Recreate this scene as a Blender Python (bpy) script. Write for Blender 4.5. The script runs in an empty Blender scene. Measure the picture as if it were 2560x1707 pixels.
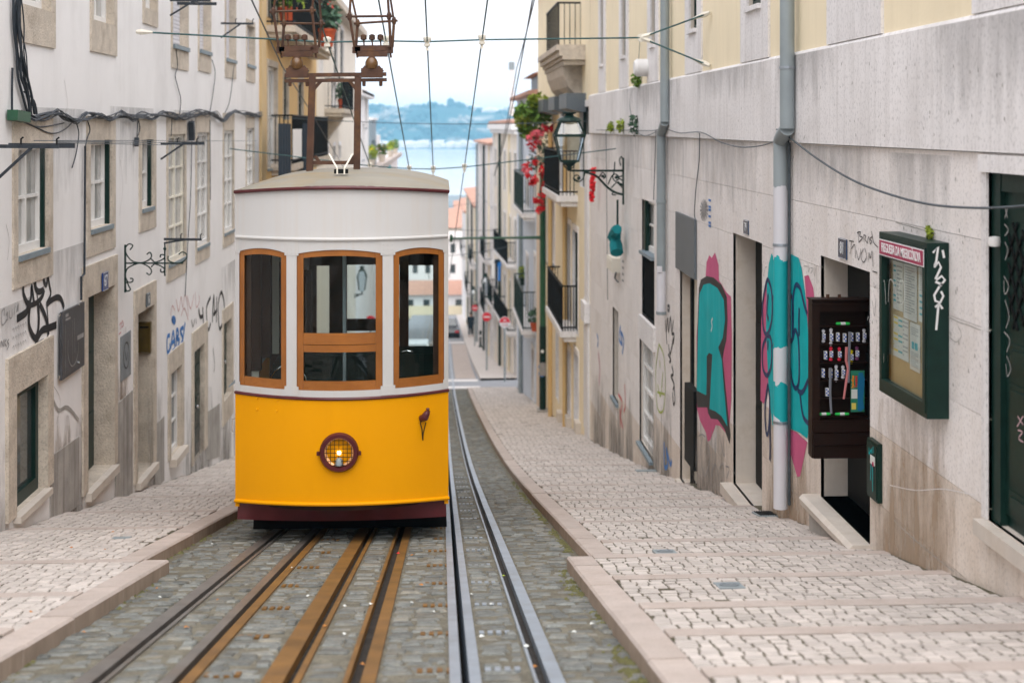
import bpy, bmesh, math, random
from mathutils import Vector, Matrix
random.seed(7)
S = bpy.context.scene
COL = S.collection
# ---------------------------------------------------------------- camera, sky, sun, exposure
FPX, CAMH, HORIZON = 3555.0, 1.18, 315.0
YAW = math.atan(174 / FPX)
cam_d = bpy.data.cameras.new('camera'); cam = bpy.data.objects.new('camera', cam_d); COL.objects.link(cam)
cam.location = (0, 0, CAMH); cam.rotation_euler = (math.pi / 2, 0, -YAW)
cam_d.sensor_width = 36; cam_d.lens = FPX / 2560 * 36
cam_d.shift_y = -(853.5 - HORIZON) / 2560
cam_d.clip_start = .1; cam_d.clip_end = 20000
cam_d.dof.use_dof = True; cam_d.dof.focus_distance = 11.75; cam_d.dof.aperture_fstop = 1.9
S.camera = cam
S.view_settings.view_transform = 'Standard'; S.view_settings.look = 'None'
S.view_settings.exposure = 1.65; S.view_settings.gamma = 1.0; S.view_settings.use_curve_mapping = False
SUN_EL, SUN_AZ = math.radians(58), math.radians(174)
world = bpy.data.worlds.new('World'); S.world = world; world.use_nodes = True
wn, wl = world.node_tree.nodes, world.node_tree.links
wn.clear()
wo = wn.new('ShaderNodeOutputWorld'); bg = wn.new('ShaderNodeBackground'); bg.inputs[1].default_value = .15
sky = wn.new('ShaderNodeTexSky'); sky.sky_type = 'NISHITA'; sky.sun_disc = False
sky.sun_elevation = SUN_EL; sky.sun_rotation = SUN_AZ; sky.dust_density = 3
wtc = wn.new('ShaderNodeTexCoord'); wmp = wn.new('ShaderNodeMapping'); wmp.inputs['Scale'].default_value = (1.5, 1.5, 4)
wnz = wn.new('ShaderNodeTexNoise'); wnz.inputs['Scale'].default_value = 2.2; wnz.inputs['Detail'].default_value = 6
wrp = wn.new('ShaderNodeValToRGB')
wrp.color_ramp.elements[0].position = .3; wrp.color_ramp.elements[0].color = (2.72, 2.66, 2.82, 1)
wrp.color_ramp.elements[1].position = .7; wrp.color_ramp.elements[1].color = (3.15, 3.06, 3.18, 1)
wmx = wn.new('ShaderNodeMixRGB'); wmx.inputs[0].default_value = .93      # a thick cloud layer under the clear sky
wl.new(wtc.outputs['Generated'], wmp.inputs[0]); wl.new(wmp.outputs[0], wnz.inputs[0]); wl.new(wnz.outputs[0], wrp.inputs[0])
wl.new(sky.outputs[0], wmx.inputs[1]); wl.new(wrp.outputs[0], wmx.inputs[2])
wl.new(wmx.outputs[0], bg.inputs[0]); wl.new(bg.outputs[0], wo.inputs[0])
sun_d = bpy.data.lights.new('sun', 'SUN'); sun_d.energy = 1.05; sun_d.angle = math.radians(70); sun_d.color = (1, .99, .98)
sun = bpy.data.objects.new('sun', sun_d); COL.objects.link(sun)
sd = Vector((math.sin(SUN_AZ) * math.cos(SUN_EL), math.cos(SUN_AZ) * math.cos(SUN_EL), math.sin(SUN_EL)))
sun.rotation_euler = sd.to_track_quat('Z', 'Y').to_euler()
S.cycles.volume_bounces = 1
S.cycles.max_bounces = 8; S.cycles.diffuse_bounces = 4; S.cycles.transparent_max_bounces = 16

# ---------------------------------------------------------------- helpers
def ray(px, py):
    a = (px - 1280) / FPX
    return Vector((math.sin(YAW) + a * math.cos(YAW), math.cos(YAW) - a * math.sin(YAW), (HORIZON - py) / FPX))
CAM = Vector((0, 0, CAMH))
def at(px, py, Y):
    d = ray(px, py); return CAM + d * (Y / d.y)
PROF = [(-14, 2.688), (16, -3.072), (20, -3.82), (24, -4.53), (28, -5.19), (35, -6.28), (42, -7.34), (54, -9.06), (58, -9.6), (75, -11.6), (100, -13.9), (150, -18.8), (260, -28)]
def zs(y):
    for (a, za), (b, zb) in zip(PROF, PROF[1:]):
        if y <= b: return za + (zb - za) * (y - a) / (b - a)
    return PROF[-1][1]
def ground(px, py, off=0.):
    d = ray(px, py); lo, hi = 2., 240.
    for _ in range(50):
        m = (lo + hi) / 2; p = CAM + d * (m / d.y)
        if p.z > zs(p.y) + off: lo = m
        else: hi = m
    return CAM + d * (lo / d.y)

def mat(name, col, rough=.75, var=.1, sc=6., bump=0., bsc=40., streak=0., stain=0., stcol=None, metal=0., rnd=0., spec=.3,
        grain=0., gsc=120., ssc=(7, 7, .35), stsc=.9, world=False):
    m = bpy.data.materials.new(name); m.use_nodes = True
    n, l = m.node_tree.nodes, m.node_tree.links
    p = n['Principled BSDF']; p.inputs['Roughness'].default_value = rough; p.inputs['Metallic'].default_value = metal
    p.inputs['Specular IOR Level'].default_value = spec
    c3 = lambda k: tuple(min(1, max(0, x * k)) for x in col) + (1,)
    tc = n.new('ShaderNodeTexCoord'); co = tc.outputs['Object']
    if world: gp = n.new('ShaderNodeNewGeometry'); co = gp.outputs['Position']
    if rnd and world:
        oi = n.new('ShaderNodeObjectInfo'); fa = n.new('ShaderNodeMath'); fa.operation = 'ADD'; l.new(oi.outputs['Random'], fa.inputs[0]); l.new(gp.outputs['Random Per Island'], fa.inputs[1])
        fr_ = n.new('ShaderNodeMath'); fr_.operation = 'FRACT'; l.new(fa.outputs[0], fr_.inputs[0]); rsrc = fr_.outputs[0]
    elif rnd:
        oi = n.new('ShaderNodeObjectInfo'); rsrc = oi.outputs['Random']; ad = n.new('ShaderNodeVectorMath'); ad.operation = 'ADD'
        mu = n.new('ShaderNodeVectorMath'); mu.operation = 'SCALE'; mu.inputs[3].default_value = 37.
        cb = n.new('ShaderNodeCombineXYZ')
        for i in range(3): l.new(oi.outputs['Random'], cb.inputs[i])
        l.new(cb.outputs[0], mu.inputs[0]); l.new(co, ad.inputs[0]); l.new(mu.outputs[0], ad.inputs[1]); co = ad.outputs[0]
    def noise(scale, det=5, vec=None, rgh=.55):
        t = n.new('ShaderNodeTexNoise'); t.inputs['Scale'].default_value = scale; t.inputs['Detail'].default_value = det
        t.inputs['Roughness'].default_value = rgh; l.new(vec or co, t.inputs[0]); return t.outputs[0]
    def ramp(src, a, b, ca, cb_):
        r = n.new('ShaderNodeValToRGB'); e = r.color_ramp.elements
        e[0].position, e[1].position = a, b; e[0].color, e[1].color = ca, cb_; l.new(src, r.inputs[0]); return r.outputs[0]
    def mix(f, a, b):
        x = n.new('ShaderNodeMixRGB'); l.new(a, x.inputs[1])
        if isinstance(f, float): x.inputs[0].default_value = f
        else: l.new(f, x.inputs[0])
        if isinstance(b, tuple): x.inputs[2].default_value = b
        else: l.new(b, x.inputs[2])
        return x.outputs[0]
    out = ramp(noise(sc), .3, .7, c3(1 - var), c3(1 + var))
    sg = tuple(stcol) + (1,) if stcol else c3(.35)
    g = lambda v: (v, v, v, 1)
    if grain: out = mix(ramp(noise(gsc, 2), .52, .68, g(0), g(grain)), out, c3(.4))
    if streak:
        mp = n.new('ShaderNodeMapping'); mp.inputs['Scale'].default_value = ssc; l.new(co, mp.inputs[0])
        out = mix(ramp(noise(1., 6, mp.outputs[0], .65), .48, .74, g(0), g(streak)), out, sg)
    if stain: out = mix(ramp(noise(stsc, 8, None, .7), .5, .7, g(0), g(stain)), out, sg)
    if rnd:
        hv = n.new('ShaderNodeHueSaturation'); mr = n.new('ShaderNodeMapRange'); mr.inputs[3].default_value = 1 - rnd; mr.inputs[4].default_value = 1 + rnd
        l.new(rsrc, mr.inputs[0]); l.new(mr.outputs[0], hv.inputs['Value']); l.new(out, hv.inputs['Color']); out = hv.outputs[0]
    l.new(out, p.inputs['Base Color'])
    if bump:
        b = n.new('ShaderNodeBump'); b.inputs['Strength'].default_value = bump; b.inputs['Distance'].default_value = .02
        l.new(noise(bsc, 4), b.inputs['Height']); l.new(b.outputs[0], p.inputs['Normal'])
    return m
def glassmat(name, tint=(.9, .95, .95), refl=.12):
    m = bpy.data.materials.new(name); m.use_nodes = True; n, l = m.node_tree.nodes, m.node_tree.links
    n.remove(n['Principled BSDF']); t = n.new('ShaderNodeBsdfTransparent'); t.inputs[0].default_value = tint + (1,)
    g = n.new('ShaderNodeBsdfGlossy'); g.inputs['Roughness'].default_value = .02
    f = n.new('ShaderNodeLayerWeight'); f.inputs[0].default_value = .5
    pw = n.new('ShaderNodeMath'); pw.operation = 'POWER'; pw.inputs[1].default_value = 4.; l.new(f.outputs['Facing'], pw.inputs[0])
    ad = n.new('ShaderNodeMath'); ad.operation = 'MULTIPLY_ADD'; ad.inputs[1].default_value = .55; ad.inputs[2].default_value = .018 + refl; l.new(pw.outputs[0], ad.inputs[0])
    x = n.new('ShaderNodeMixShader'); l.new(ad.outputs[0], x.inputs[0]); l.new(t.outputs[0], x.inputs[1]); l.new(g.outputs[0], x.inputs[2])
    l.new(x.outputs[0], n['Material Output'].inputs[0]); return m
def emit(name, col, s):
    m = bpy.data.materials.new(name); m.use_nodes = True; p = m.node_tree.nodes['Principled BSDF']
    p.inputs['Base Color'].default_value = col + (1,); p.inputs['Emission Color'].default_value = col + (1,); p.inputs['Emission Strength'].default_value = s
    return m
DIRT = (.12, .10, .075)
M = dict(
 white_wall=mat('white_plaster', (.83, .815, .80), .85, .04, .7, .1, 30, .16, .28, (.50, .475, .45), ssc=(3, 3, .3), stsc=.6),
 stone=mat('beige_limestone', (.59, .52, .43), .85, .14, 5, .5, 45, .2, .6, (.30, .24, .18), grain=.45, gsc=50, ssc=(4, 4, .6), stsc=3.5),
 panel=mat('pale_stone_cladding', (.83, .79, .76), .6, .05, 1.3, .06, 60, .26, .34, (.50, .43, .35), grain=.35, gsc=45, ssc=(9, 9, .7), rnd=.03, stsc=.8),
 panelworn=mat('tan_stained_cladding', (.74, .66, .58), .65, .07, 1.6, .1, 60, .4, .5, (.44, .335, .24), grain=.4, gsc=45, ssc=(10, 10, .5), rnd=.04, stsc=1.1),
 band=mat('pale_stone_band', (.82, .795, .78), .6, .05, 1.0, .06, 60, .36, .3, (.40, .37, .34), grain=.35, gsc=35, ssc=(11, 11, .5)),
 damp=mat('damp_plaster', (.40, .38, .35), .85, .2, 3, .3, 40, .7, .5, (.14, .12, .10)),
 yellow_wall=mat('yellow_plaster', (.88, .77, .55), .85, .04, 1, .08, 30, .15, .08, (.5, .38, .2)),
 yellow2=mat('ochre_plaster', (.66, .45, .20), .85, .06, 1, .08, 30, .15, .1, (.4, .28, .12)),
 cream=mat('cream_plaster', (.80, .73, .62), .85, .05, .8, .08, 30, .2, .12, (.45, .38, .28)),
 pinkw=mat('pink_white_plaster', (.80, .76, .74), .85, .05, .7, .08, 30, .2, .1, (.5, .45, .4)),
 blue_wall=mat('pale_blue_plaster', (.60, .66, .76), .85, .05, 1, .08, 30, .15, .1, (.35, .37, .4)),
 green=mat('dark_green_paint', (.005, .024, .018), .42, .2, 9, .05, 30, spec=.25),
 green2=mat('green_pole_paint', (.015, .085, .04), .4, .2, 6, .05, 30, .2, 0, (.02, .03, .02), spec=.5),
 black=mat('black_paint', (.005, .006, .006), .6, .2, 8, spec=.15),
 dark=mat('dark_interior_and_shade', (.004, .004, .004), .95, .2, 3),
 white=mat('white_paint', (.76, .745, .72), .45, .03, 6),
 greysill=mat('grey_sill', (.20, .25, .28), .5, .1, 8),
 shutter=mat('white_roller_shutter', (.68, .68, .72), .5, .04, 5),
 glass=mat('window_glass', (.05, .06, .06), .06, .5, 1.2, spec=.8),
 curtain=mat('curtained_glass', (.42, .42, .40), .12, .3, 3, spec=.7),
 kerb=mat('pink_limestone_kerb', (.48, .41, .365), .75, .08, 4, .15, 60, .4, .2, (.33, .25, .19), grain=.3, gsc=90, rnd=.06),
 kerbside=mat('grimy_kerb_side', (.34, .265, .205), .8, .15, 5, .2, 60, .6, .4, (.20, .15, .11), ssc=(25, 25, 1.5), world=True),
 calcada=mat('white_limestone_sett', (.54, .487, .445), .7, .10, 14, .25, 90, .0, .3, (.42, .385, .34), rnd=.13, stsc=3, world=True),
 bed=mat('mossy_joint_sand', (.11, .095, .065), .95, .35, 14, .5, 60, 0, .7, (.06, .075, .025), stsc=2.2),
 cobble=mat('basalt_sett', (.165, .172, .158), .6, .3, 14, .7, 30, .0, .8, (.25, .22, .165), rnd=.28, stsc=5, grain=.5, gsc=60, world=True),
 mortar=mat('street_mortar', (.18, .165, .125), .95, .35, 9, 1., 45, 0, .6, (.12, .105, .075), stsc=6, grain=.6, gsc=55, world=True),
 asphalt=mat('asphalt', (.30, .31, .33), .9, .15, 2, .3, 80),
 earth=mat('earth', (.16, .14, .11), .95, .2, .2),
 steel=mat('worn_steel', (.40, .45, .50), .42, .14, 5, .1, 60, 0, .4, (.24, .23, .22), metal=.75, stsc=4),
 darksteel=mat('brown_steel', (.19, .175, .16), .38, .2, 6, .1, 60, 0, .6, (.13, .07, .03), metal=.45),
 rust=mat('orange_rust', (.18, .09, .022), .6, .3, 4, .2, 60, 0, .5, (.15, .08, .035), stsc=2.5),
 rustiron=mat('rusty_iron', (.072, .034, .020), .6, .35, 8, .15, 60, 0, .5, (.2, .09, .02), stsc=5),
 insul=mat('brown_porcelain', (.12, .055, .012), .35, .2, 5, spec=.6),
 groove=mat('groove_dirt', (.035, .03, .025), .95, .4, 12, .3),
 tyellow=mat('yellow_tram_paint', (.84, .355, .0), .45, .02, 1.2, .01, 20, .12, .08, (.66, .25, .0), spec=.12, ssc=(6, 6, .5)),
 twhite=mat('white_tram_paint', (.57, .565, .555), .4, .02, 1.5, .0, 20, .20, .07, (.55, .40, .25), ssc=(14, 14, .35), spec=.45),
 maroon=mat('maroon_paint', (.085, .011, .014), .35, .2, 8, spec=.5),
 roof=mat('weathered_roof_paint', (.235, .215, .17), .6, .12, 1.6, .1, 30, 0, .7, (.27, .18, .06), stsc=1.1),
 wood=mat('varnished_pine', (.31, .108, .018), .32, .16, 5, .05, 60, .55, .3, (.22, .06, .006), ssc=(45, 45, 1.2), spec=.5, stsc=6),
 woodh=mat('varnished_pine_rail', (.325, .115, .019), .32, .16, 5, .05, 60, .55, .3, (.22, .06, .006), ssc=(1.5, 40, 45), spec=.5, stsc=6),
 darkwood=mat('dark_brown_wood', (.016, .006, .0035), .5, .3, 4, .05, 40, .4, 0, (.008, .004, .002), ssc=(1.5, 30, 40), spec=.2),
 interior=mat('brown_interior', (.05, .024, .014), .6, .3, 3, spec=.12),
 leather=mat('dark_green_leather', (.005, .013, .009), .55, .2, 4, spec=.15),
 creampaint=mat('cream_paint', (.74, .70, .60), .5, .05, 4),
 chrome=mat('chrome', (.7, .72, .72), .15, .05, 3, metal=1.),
 grey=mat('grey_zinc', (.30, .345, .36), .5, .1, 3, .05, 30, .35, .2, (.18, .20, .2), metal=.2),
 pipewhite=mat('white_pipe_paint', (.66, .66, .69), .6, .03, 4, .05, 30, .15, .1, (.45, .45, .45)),
 slate=mat('dark_slate_board', (.055, .055, .06), .45, .25, 6, .05, 30, .3, 0, (.12, .12, .12), ssc=(20, 20, 1)),
 greyboard=mat('grey_metal_sheet', (.115, .135, .15), .45, .08, 1.2, 0, 30, 0, .2, (.05, .06, .065), stsc=2.2),
 teal=mat('teal_spray_paint', (.004, .40, .42), .7, .12, 2.5, .05, 30, .4, .3, (.10, .50, .52), spec=.12),
 pink=mat('pink_spray_paint', (.56, .10, .22), .7, .08, 3, .05, 30, .1, .1, (.6, .3, .38)),
 pinklight=mat('faded_pink_paint', (.60, .40, .42), .7, .1, 6),
 ink=mat('black_spray_paint', (.018, .018, .02), .55, .3, 6),
 fadeink=mat('faded_grey_paint', (.30, .29, .28), .8, .2, 8),
 navy=mat('navy_spray_paint', (.01, .03, .11), .5, .2, 6),
 bluep=mat('blue_spray_paint', (.02, .17, .50), .5, .1, 6),
 redp=mat('red_spray_paint', (.60, .10, .10), .6, .1, 6),
 fadered=mat('faded_red_paint', (.62, .33, .33), .7, .1, 6),
 limep=mat('lime_spray_paint', (.38, .45, .10), .6, .1, 6),
 whitep=mat('white_marker', (.75, .75, .74), .6, .05, 6),
 marble=mat('worn_marble', (.62, .56, .49), .5, .1, 3, .1, 40, .2, .45, (.34, .27, .19), stsc=3),
 signblue=mat('blue_enamel', (.015, .05, .20), .25, .1, 5, spec=.6),
 signnavy=mat('navy_enamel', (.02, .045, .10), .25, .1, 5, spec=.6),
 signred=mat('red_sign', (.72, .03, .05), .35, .05, 5),
 crimson=mat('crimson_label', (.36, .03, .09), .4, .05, 5),
 paper=mat('white_paper', (.66, .68, .64), .8, .05, 4),
 corkboard=mat('faded_cork', (.52, .42, .25), .85, .12, 2, 0, 30, .2, .3, (.36, .26, .13)),
 print=mat('printed_grey', (.35, .38, .38), .8, .1, 9),
 cyanprint=mat('printed_cyan', (.10, .42, .48), .8, .1, 9),
 yellowprint=mat('printed_yellow', (.75, .60, .12), .8, .1, 9),
 cable=mat('black_cable', (.03, .037, .046), .5, .3, 20),
 greycable=mat('grey_cable', (.06, .075, .085), .5, .3, 20),
 wire=mat('verdigris_wire', (.03, .085, .085), .5, .3, 20),
 terracotta=mat('terracotta_roof', (.47, .27, .20), .85, .15, 3, .3, 20, .3, .2, (.33, .17, .11)),
 pot=mat('terracotta_pot', (.50, .09, .03), .7, .1, 4),
 foliage=mat('green_foliage', (.10, .19, .022), .6, .45, 5, rnd=.2),
 foliage2=mat('yellow_green_foliage', (.26, .33, .035), .6, .4, 5, rnd=.2),
 foliage3=mat('blue_green_foliage', (.06, .12, .07), .6, .4, 5, rnd=.2),
 moss=mat('moss', (.13, .125, .05), .95, .4, 15, .6, 80),
 flower=mat('red_petals', (.72, .022, .03), .6, .25, 9, rnd=.1),
 flowerpink=mat('pink_petals', (.80, .16, .20), .6, .25, 9, rnd=.1),
 laundry=mat('teal_cloth', (.01, .20, .22), .9, .2, 8),
 navycloth=mat('navy_cloth', (.018, .03, .045), .9, .3, 6),
 skin=mat('skin', (.5, .28, .2), .6), hair=mat('dark_hair', (.02, .015, .01), .7),
 carblack=mat('black_car_paint', (.015, .018, .022), .2, .1, 3, spec=.6), carwhite=mat('white_car_paint', (.72, .74, .74), .25, .02, 3, spec=.6),
 rubber=mat('black_rubber', (.02, .02, .02), .85),
 water=mat('river_water', (.48, .49, .51), .18, .04, .02, .06, .5, spec=.6),
 hill=mat('far_woodland', (.025, .065, .065), .95, .4, .02), hillbare=mat('far_bare_cliff', (.42, .36, .31), .95, .2, .05),
 farwall=mat('far_pale_walls', (.62, .57, .54), .9, .15, .2),
 limegreen=mat('lime_green_lace', (.03, .55, .09), .6), whitelace=mat('white_lace', (.68, .68, .72), .7), bluelabel=mat('blue_check_label', (.03, .10, .42), .5),
 redlace=mat('red_lace', (.75, .03, .07), .6), yellowlace=mat('yellow_lace', (.85, .70, .02), .6), mauvelace=mat('mauve_lace', (.22, .06, .16), .6),
 pinklace=mat('pink_lace', (.62, .22, .22), .6), greylace=mat('grey_lace', (.20, .21, .24), .6),
 packgreen=mat('green_card', (.03, .22, .13), .5), insole=mat('blue_insole', (.01, .16, .32), .6), orangeprint=mat('orange_print', (.85, .30, .02), .5),
 lampglass=glassmat('lamp_glass', (.80, .86, .90), .10), tramglass=glassmat('tram_glass', (.92, .96, .96), .0), boardglass=glassmat('display_glass', (.85, .88, .86), .05),
 bulb=emit('lit_bulb', (1., .82, .55), 1.6), reflector=mat('lamp_reflector', (.72, .52, .38), .3, .1, 4, metal=.6),
)
def stainmat(name, col, ax, k, top=False):
    m = bpy.data.materials.new(name); m.use_nodes = True; n, l = m.node_tree.nodes, m.node_tree.links; p = n['Principled BSDF']; p.inputs['Base Color'].default_value = col + (1,); p.inputs['Roughness'].default_value = .9
    tc = n.new('ShaderNodeTexCoord'); sp = n.new('ShaderNodeSeparateXYZ'); l.new(tc.outputs['Generated'], sp.inputs[0])
    def mth(op, a, b):
        x = n.new('ShaderNodeMath'); x.operation = op
        for i, v in enumerate((a, b)):
            if isinstance(v, (int, float)): x.inputs[i].default_value = v
            else: l.new(v, x.inputs[i])
        return x.outputs[0]
    g = sp.outputs[ax]; z = sp.outputs[2]; side = mth('MULTIPLY', mth('MULTIPLY', g, mth('SUBTRACT', 1., g)), 4.); up = z if top else mth('SUBTRACT', 1., z)
    mp = n.new('ShaderNodeMapping'); mp.inputs['Scale'].default_value = (5, 5, 1.2); l.new(tc.outputs['Object'], mp.inputs[0]); nz = n.new('ShaderNodeTexNoise'); nz.inputs['Scale'].default_value = 1.1; nz.inputs['Detail'].default_value = 8; nz.inputs['Roughness'].default_value = .65; l.new(mp.outputs[0], nz.inputs[0])
    a = mth('MULTIPLY', mth('POWER', side, .6), mth('POWER', up, .8)); rp = n.new('ShaderNodeMapRange'); rp.inputs[1].default_value = .34; rp.inputs[2].default_value = .72; rp.inputs[4].default_value = k; l.new(mth('ADD', nz.outputs[0], mth('MULTIPLY', mth('SUBTRACT', a, .5), .45)), rp.inputs[0]); l.new(rp.outputs[0], p.inputs['Alpha']); return m
M['damp_grey'] = stainmat('grey_damp_stain', (.24, .22, .195), 1, .65); M['damp_tan'] = stainmat('tan_water_stain', (.40, .29, .19), 1, .75); M['drip_grey'] = stainmat('grey_drip_stain', (.36, .35, .34), 1, .34, True)
LOC = {}
class B:
    def __init__(s): s.v = []; s.f = []
    def add(s, vs, fs):
        k = len(s.v); s.v += [tuple(v) for v in vs]; s.f += [tuple(i + k for i in f) for f in fs]; return s
    def hexa(s, p):   # 8 points: bottom ring 0-3, top ring 4-7
        return s.add(p, [(0, 3, 2, 1), (4, 5, 6, 7), (0, 1, 5, 4), (1, 2, 6, 5), (2, 3, 7, 6), (3, 0, 4, 7)])
    def box(s, a, b):
        x0, y0, z0 = a; x1, y1, z1 = b
        return s.hexa([(x0, y0, z0), (x1, y0, z0), (x1, y1, z0), (x0, y1, z0), (x0, y0, z1), (x1, y0, z1), (x1, y1, z1), (x0, y1, z1)])
    def bar(s, p, q, w, h=None, up=(0, 0, 1)):
        p, q = Vector(p), Vector(q); d = (q - p).normalized(); up = Vector(up)
        if abs(d.dot(up)) > .95: up = Vector((0, 1, 0))
        a = d.cross(up).normalized() * (w / 2); b = a.cross(d).normalized() * ((h or w) / 2)
        return s.hexa([p - a - b, p + a - b, q + a - b, q - a - b, p - a + b, p + a + b, q + a + b, q - a + b])
    def prism(s, pts, off):
        n = len(pts); off = Vector(off); a = [Vector(p) for p in pts]
        return s.add(a + [p + off for p in a], [tuple(range(n))[::-1], tuple(range(n, 2 * n))] + [(i, (i + 1) % n, n + (i + 1) % n, n + i) for i in range(n)])
    def tube(s, pts, r, n=6):
        pts = [Vector(p) for p in pts]; rings = []; k = len(s.v); prev = None
        for i, p in enumerate(pts):
            d = (pts[min(i + 1, len(pts) - 1)] - pts[max(i - 1, 0)]).normalized()
            if prev is None:
                a = d.cross(Vector((0, 0, 1)))
                if a.length < .1: a = d.cross(Vector((0, 1, 0)))
            else: a = prev - d * prev.dot(d)
            a.normalize(); prev = a; b = d.cross(a); rr = r[i] if isinstance(r, (list, tuple)) else r
            s.v += [tuple(p + (a * math.cos(t) + b * math.sin(t)) * rr) for t in [2 * math.pi * j / n for j in range(n)]]
        for i in range(len(pts) - 1):
            for j in range(n):
                s.f.append((k + i * n + j, k + i * n + (j + 1) % n, k + (i + 1) * n + (j + 1) % n, k + (i + 1) * n + j))
        s.f.append(tuple(k + j for j in range(n))[::-1]); s.f.append(tuple(k + (len(pts) - 1) * n + j for j in range(n)))
        return s
    def lathe(s, c, prof, n=16, ax='z', ph=0., cap=True):
        k = len(s.v); c = Vector(c)
        for r, h in prof:
            for j in range(n):
                t = 2 * math.pi * j / n + ph; x, y = r * math.cos(t), r * math.sin(t)
                s.v.append(tuple(c + (Vector((x, y, h)) if ax == 'z' else Vector((x, h, y)) if ax == 'y' else Vector((h, x, y)))))
        for i in range(len(prof) - 1):
            for j in range(n):
                s.f.append((k + i * n + j, k + i * n + (j + 1) % n, k + (i + 1) * n + (j + 1) % n, k + (i + 1) * n + j))
        if cap: s.f.append(tuple(k + j for j in range(n))[::-1]); s.f.append(tuple(k + (len(prof) - 1) * n + j for j in range(n)))
        return s
    def mesh(s, name, off=Vector()):
        me = bpy.data.meshes.new(name); me.from_pydata([(x - off.x, y - off.y, z - off.z) for x, y, z in s.v], [], s.f); return me
    def obj(s, name, m, parent=None, smooth=False, fix=True, loc=None, kind=None, label=None, cat=None, group=None, weld=False):
        off = Vector()
        if parent is not None: off = root_loc(parent)
        elif loc is not None: off = Vector(loc)
        me = s.mesh(name, off)
        if fix or weld:
            bm = bmesh.new(); bm.from_mesh(me)
            if weld: bmesh.ops.remove_doubles(bm, verts=bm.verts, dist=1e-4)
            if fix: bmesh.ops.recalc_face_normals(bm, faces=bm.faces); 
            bm.to_mesh(me); bm.free()
        me.materials.append(M[m] if isinstance(m, str) else m)
        o = bpy.data.objects.new(name, me); COL.objects.link(o)
        if parent is not None: o.parent = parent
        else: o.location = off; LOC[o.name] = off
        if smooth:
            me.polygons.foreach_set('use_smooth', [True] * len(me.polygons))
            me.set_sharp_from_angle(angle=math.radians(35))
        if kind: o['kind'] = kind
        if label: o['label'] = label
        if cat: o['category'] = cat
        if group: o['group'] = group
        return o
def root_loc(o):
    while o.parent is not None: o = o.parent
    return LOC[o.name]
def thing(name, label, cat, loc=(0, 0, 0), group=None):
    o = bpy.data.objects.new(name, None); COL.objects.link(o); o.empty_display_size = .2
    o.location = loc; LOC[o.name] = Vector(loc); o['label'] = label; o['category'] = cat
    if group: o['group'] = group
    return o
def poly(pts3, off=(0, 0, 0)):
    b = B(); o = Vector(off); b.add([Vector(p) + o for p in pts3], [tuple(range(len(pts3)))]); return b
def catenary(p, q, sag, n=12):
    p, q = Vector(p), Vector(q)
    return [p.lerp(q, i / n) - Vector((0, 0, sag * 4 * (i / n) * (1 - i / n))) for i in range(n + 1)]
def smoothline(pts, n=4):
    P = [Vector(p) for p in pts]; out = []
    for i in range(len(P) - 1):
        a, b, c, d = P[max(i - 1, 0)], P[i], P[i + 1], P[min(i + 2, len(P) - 1)]
        for k in range(n):
            t = k / n
            out.append(.5 * ((2 * b) + (c - a) * t + (2 * a - 5 * b + 4 * c - d) * t * t + (3 * b - a - 3 * c + d) * t ** 3))
    out.append(P[-1]); return out
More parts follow.
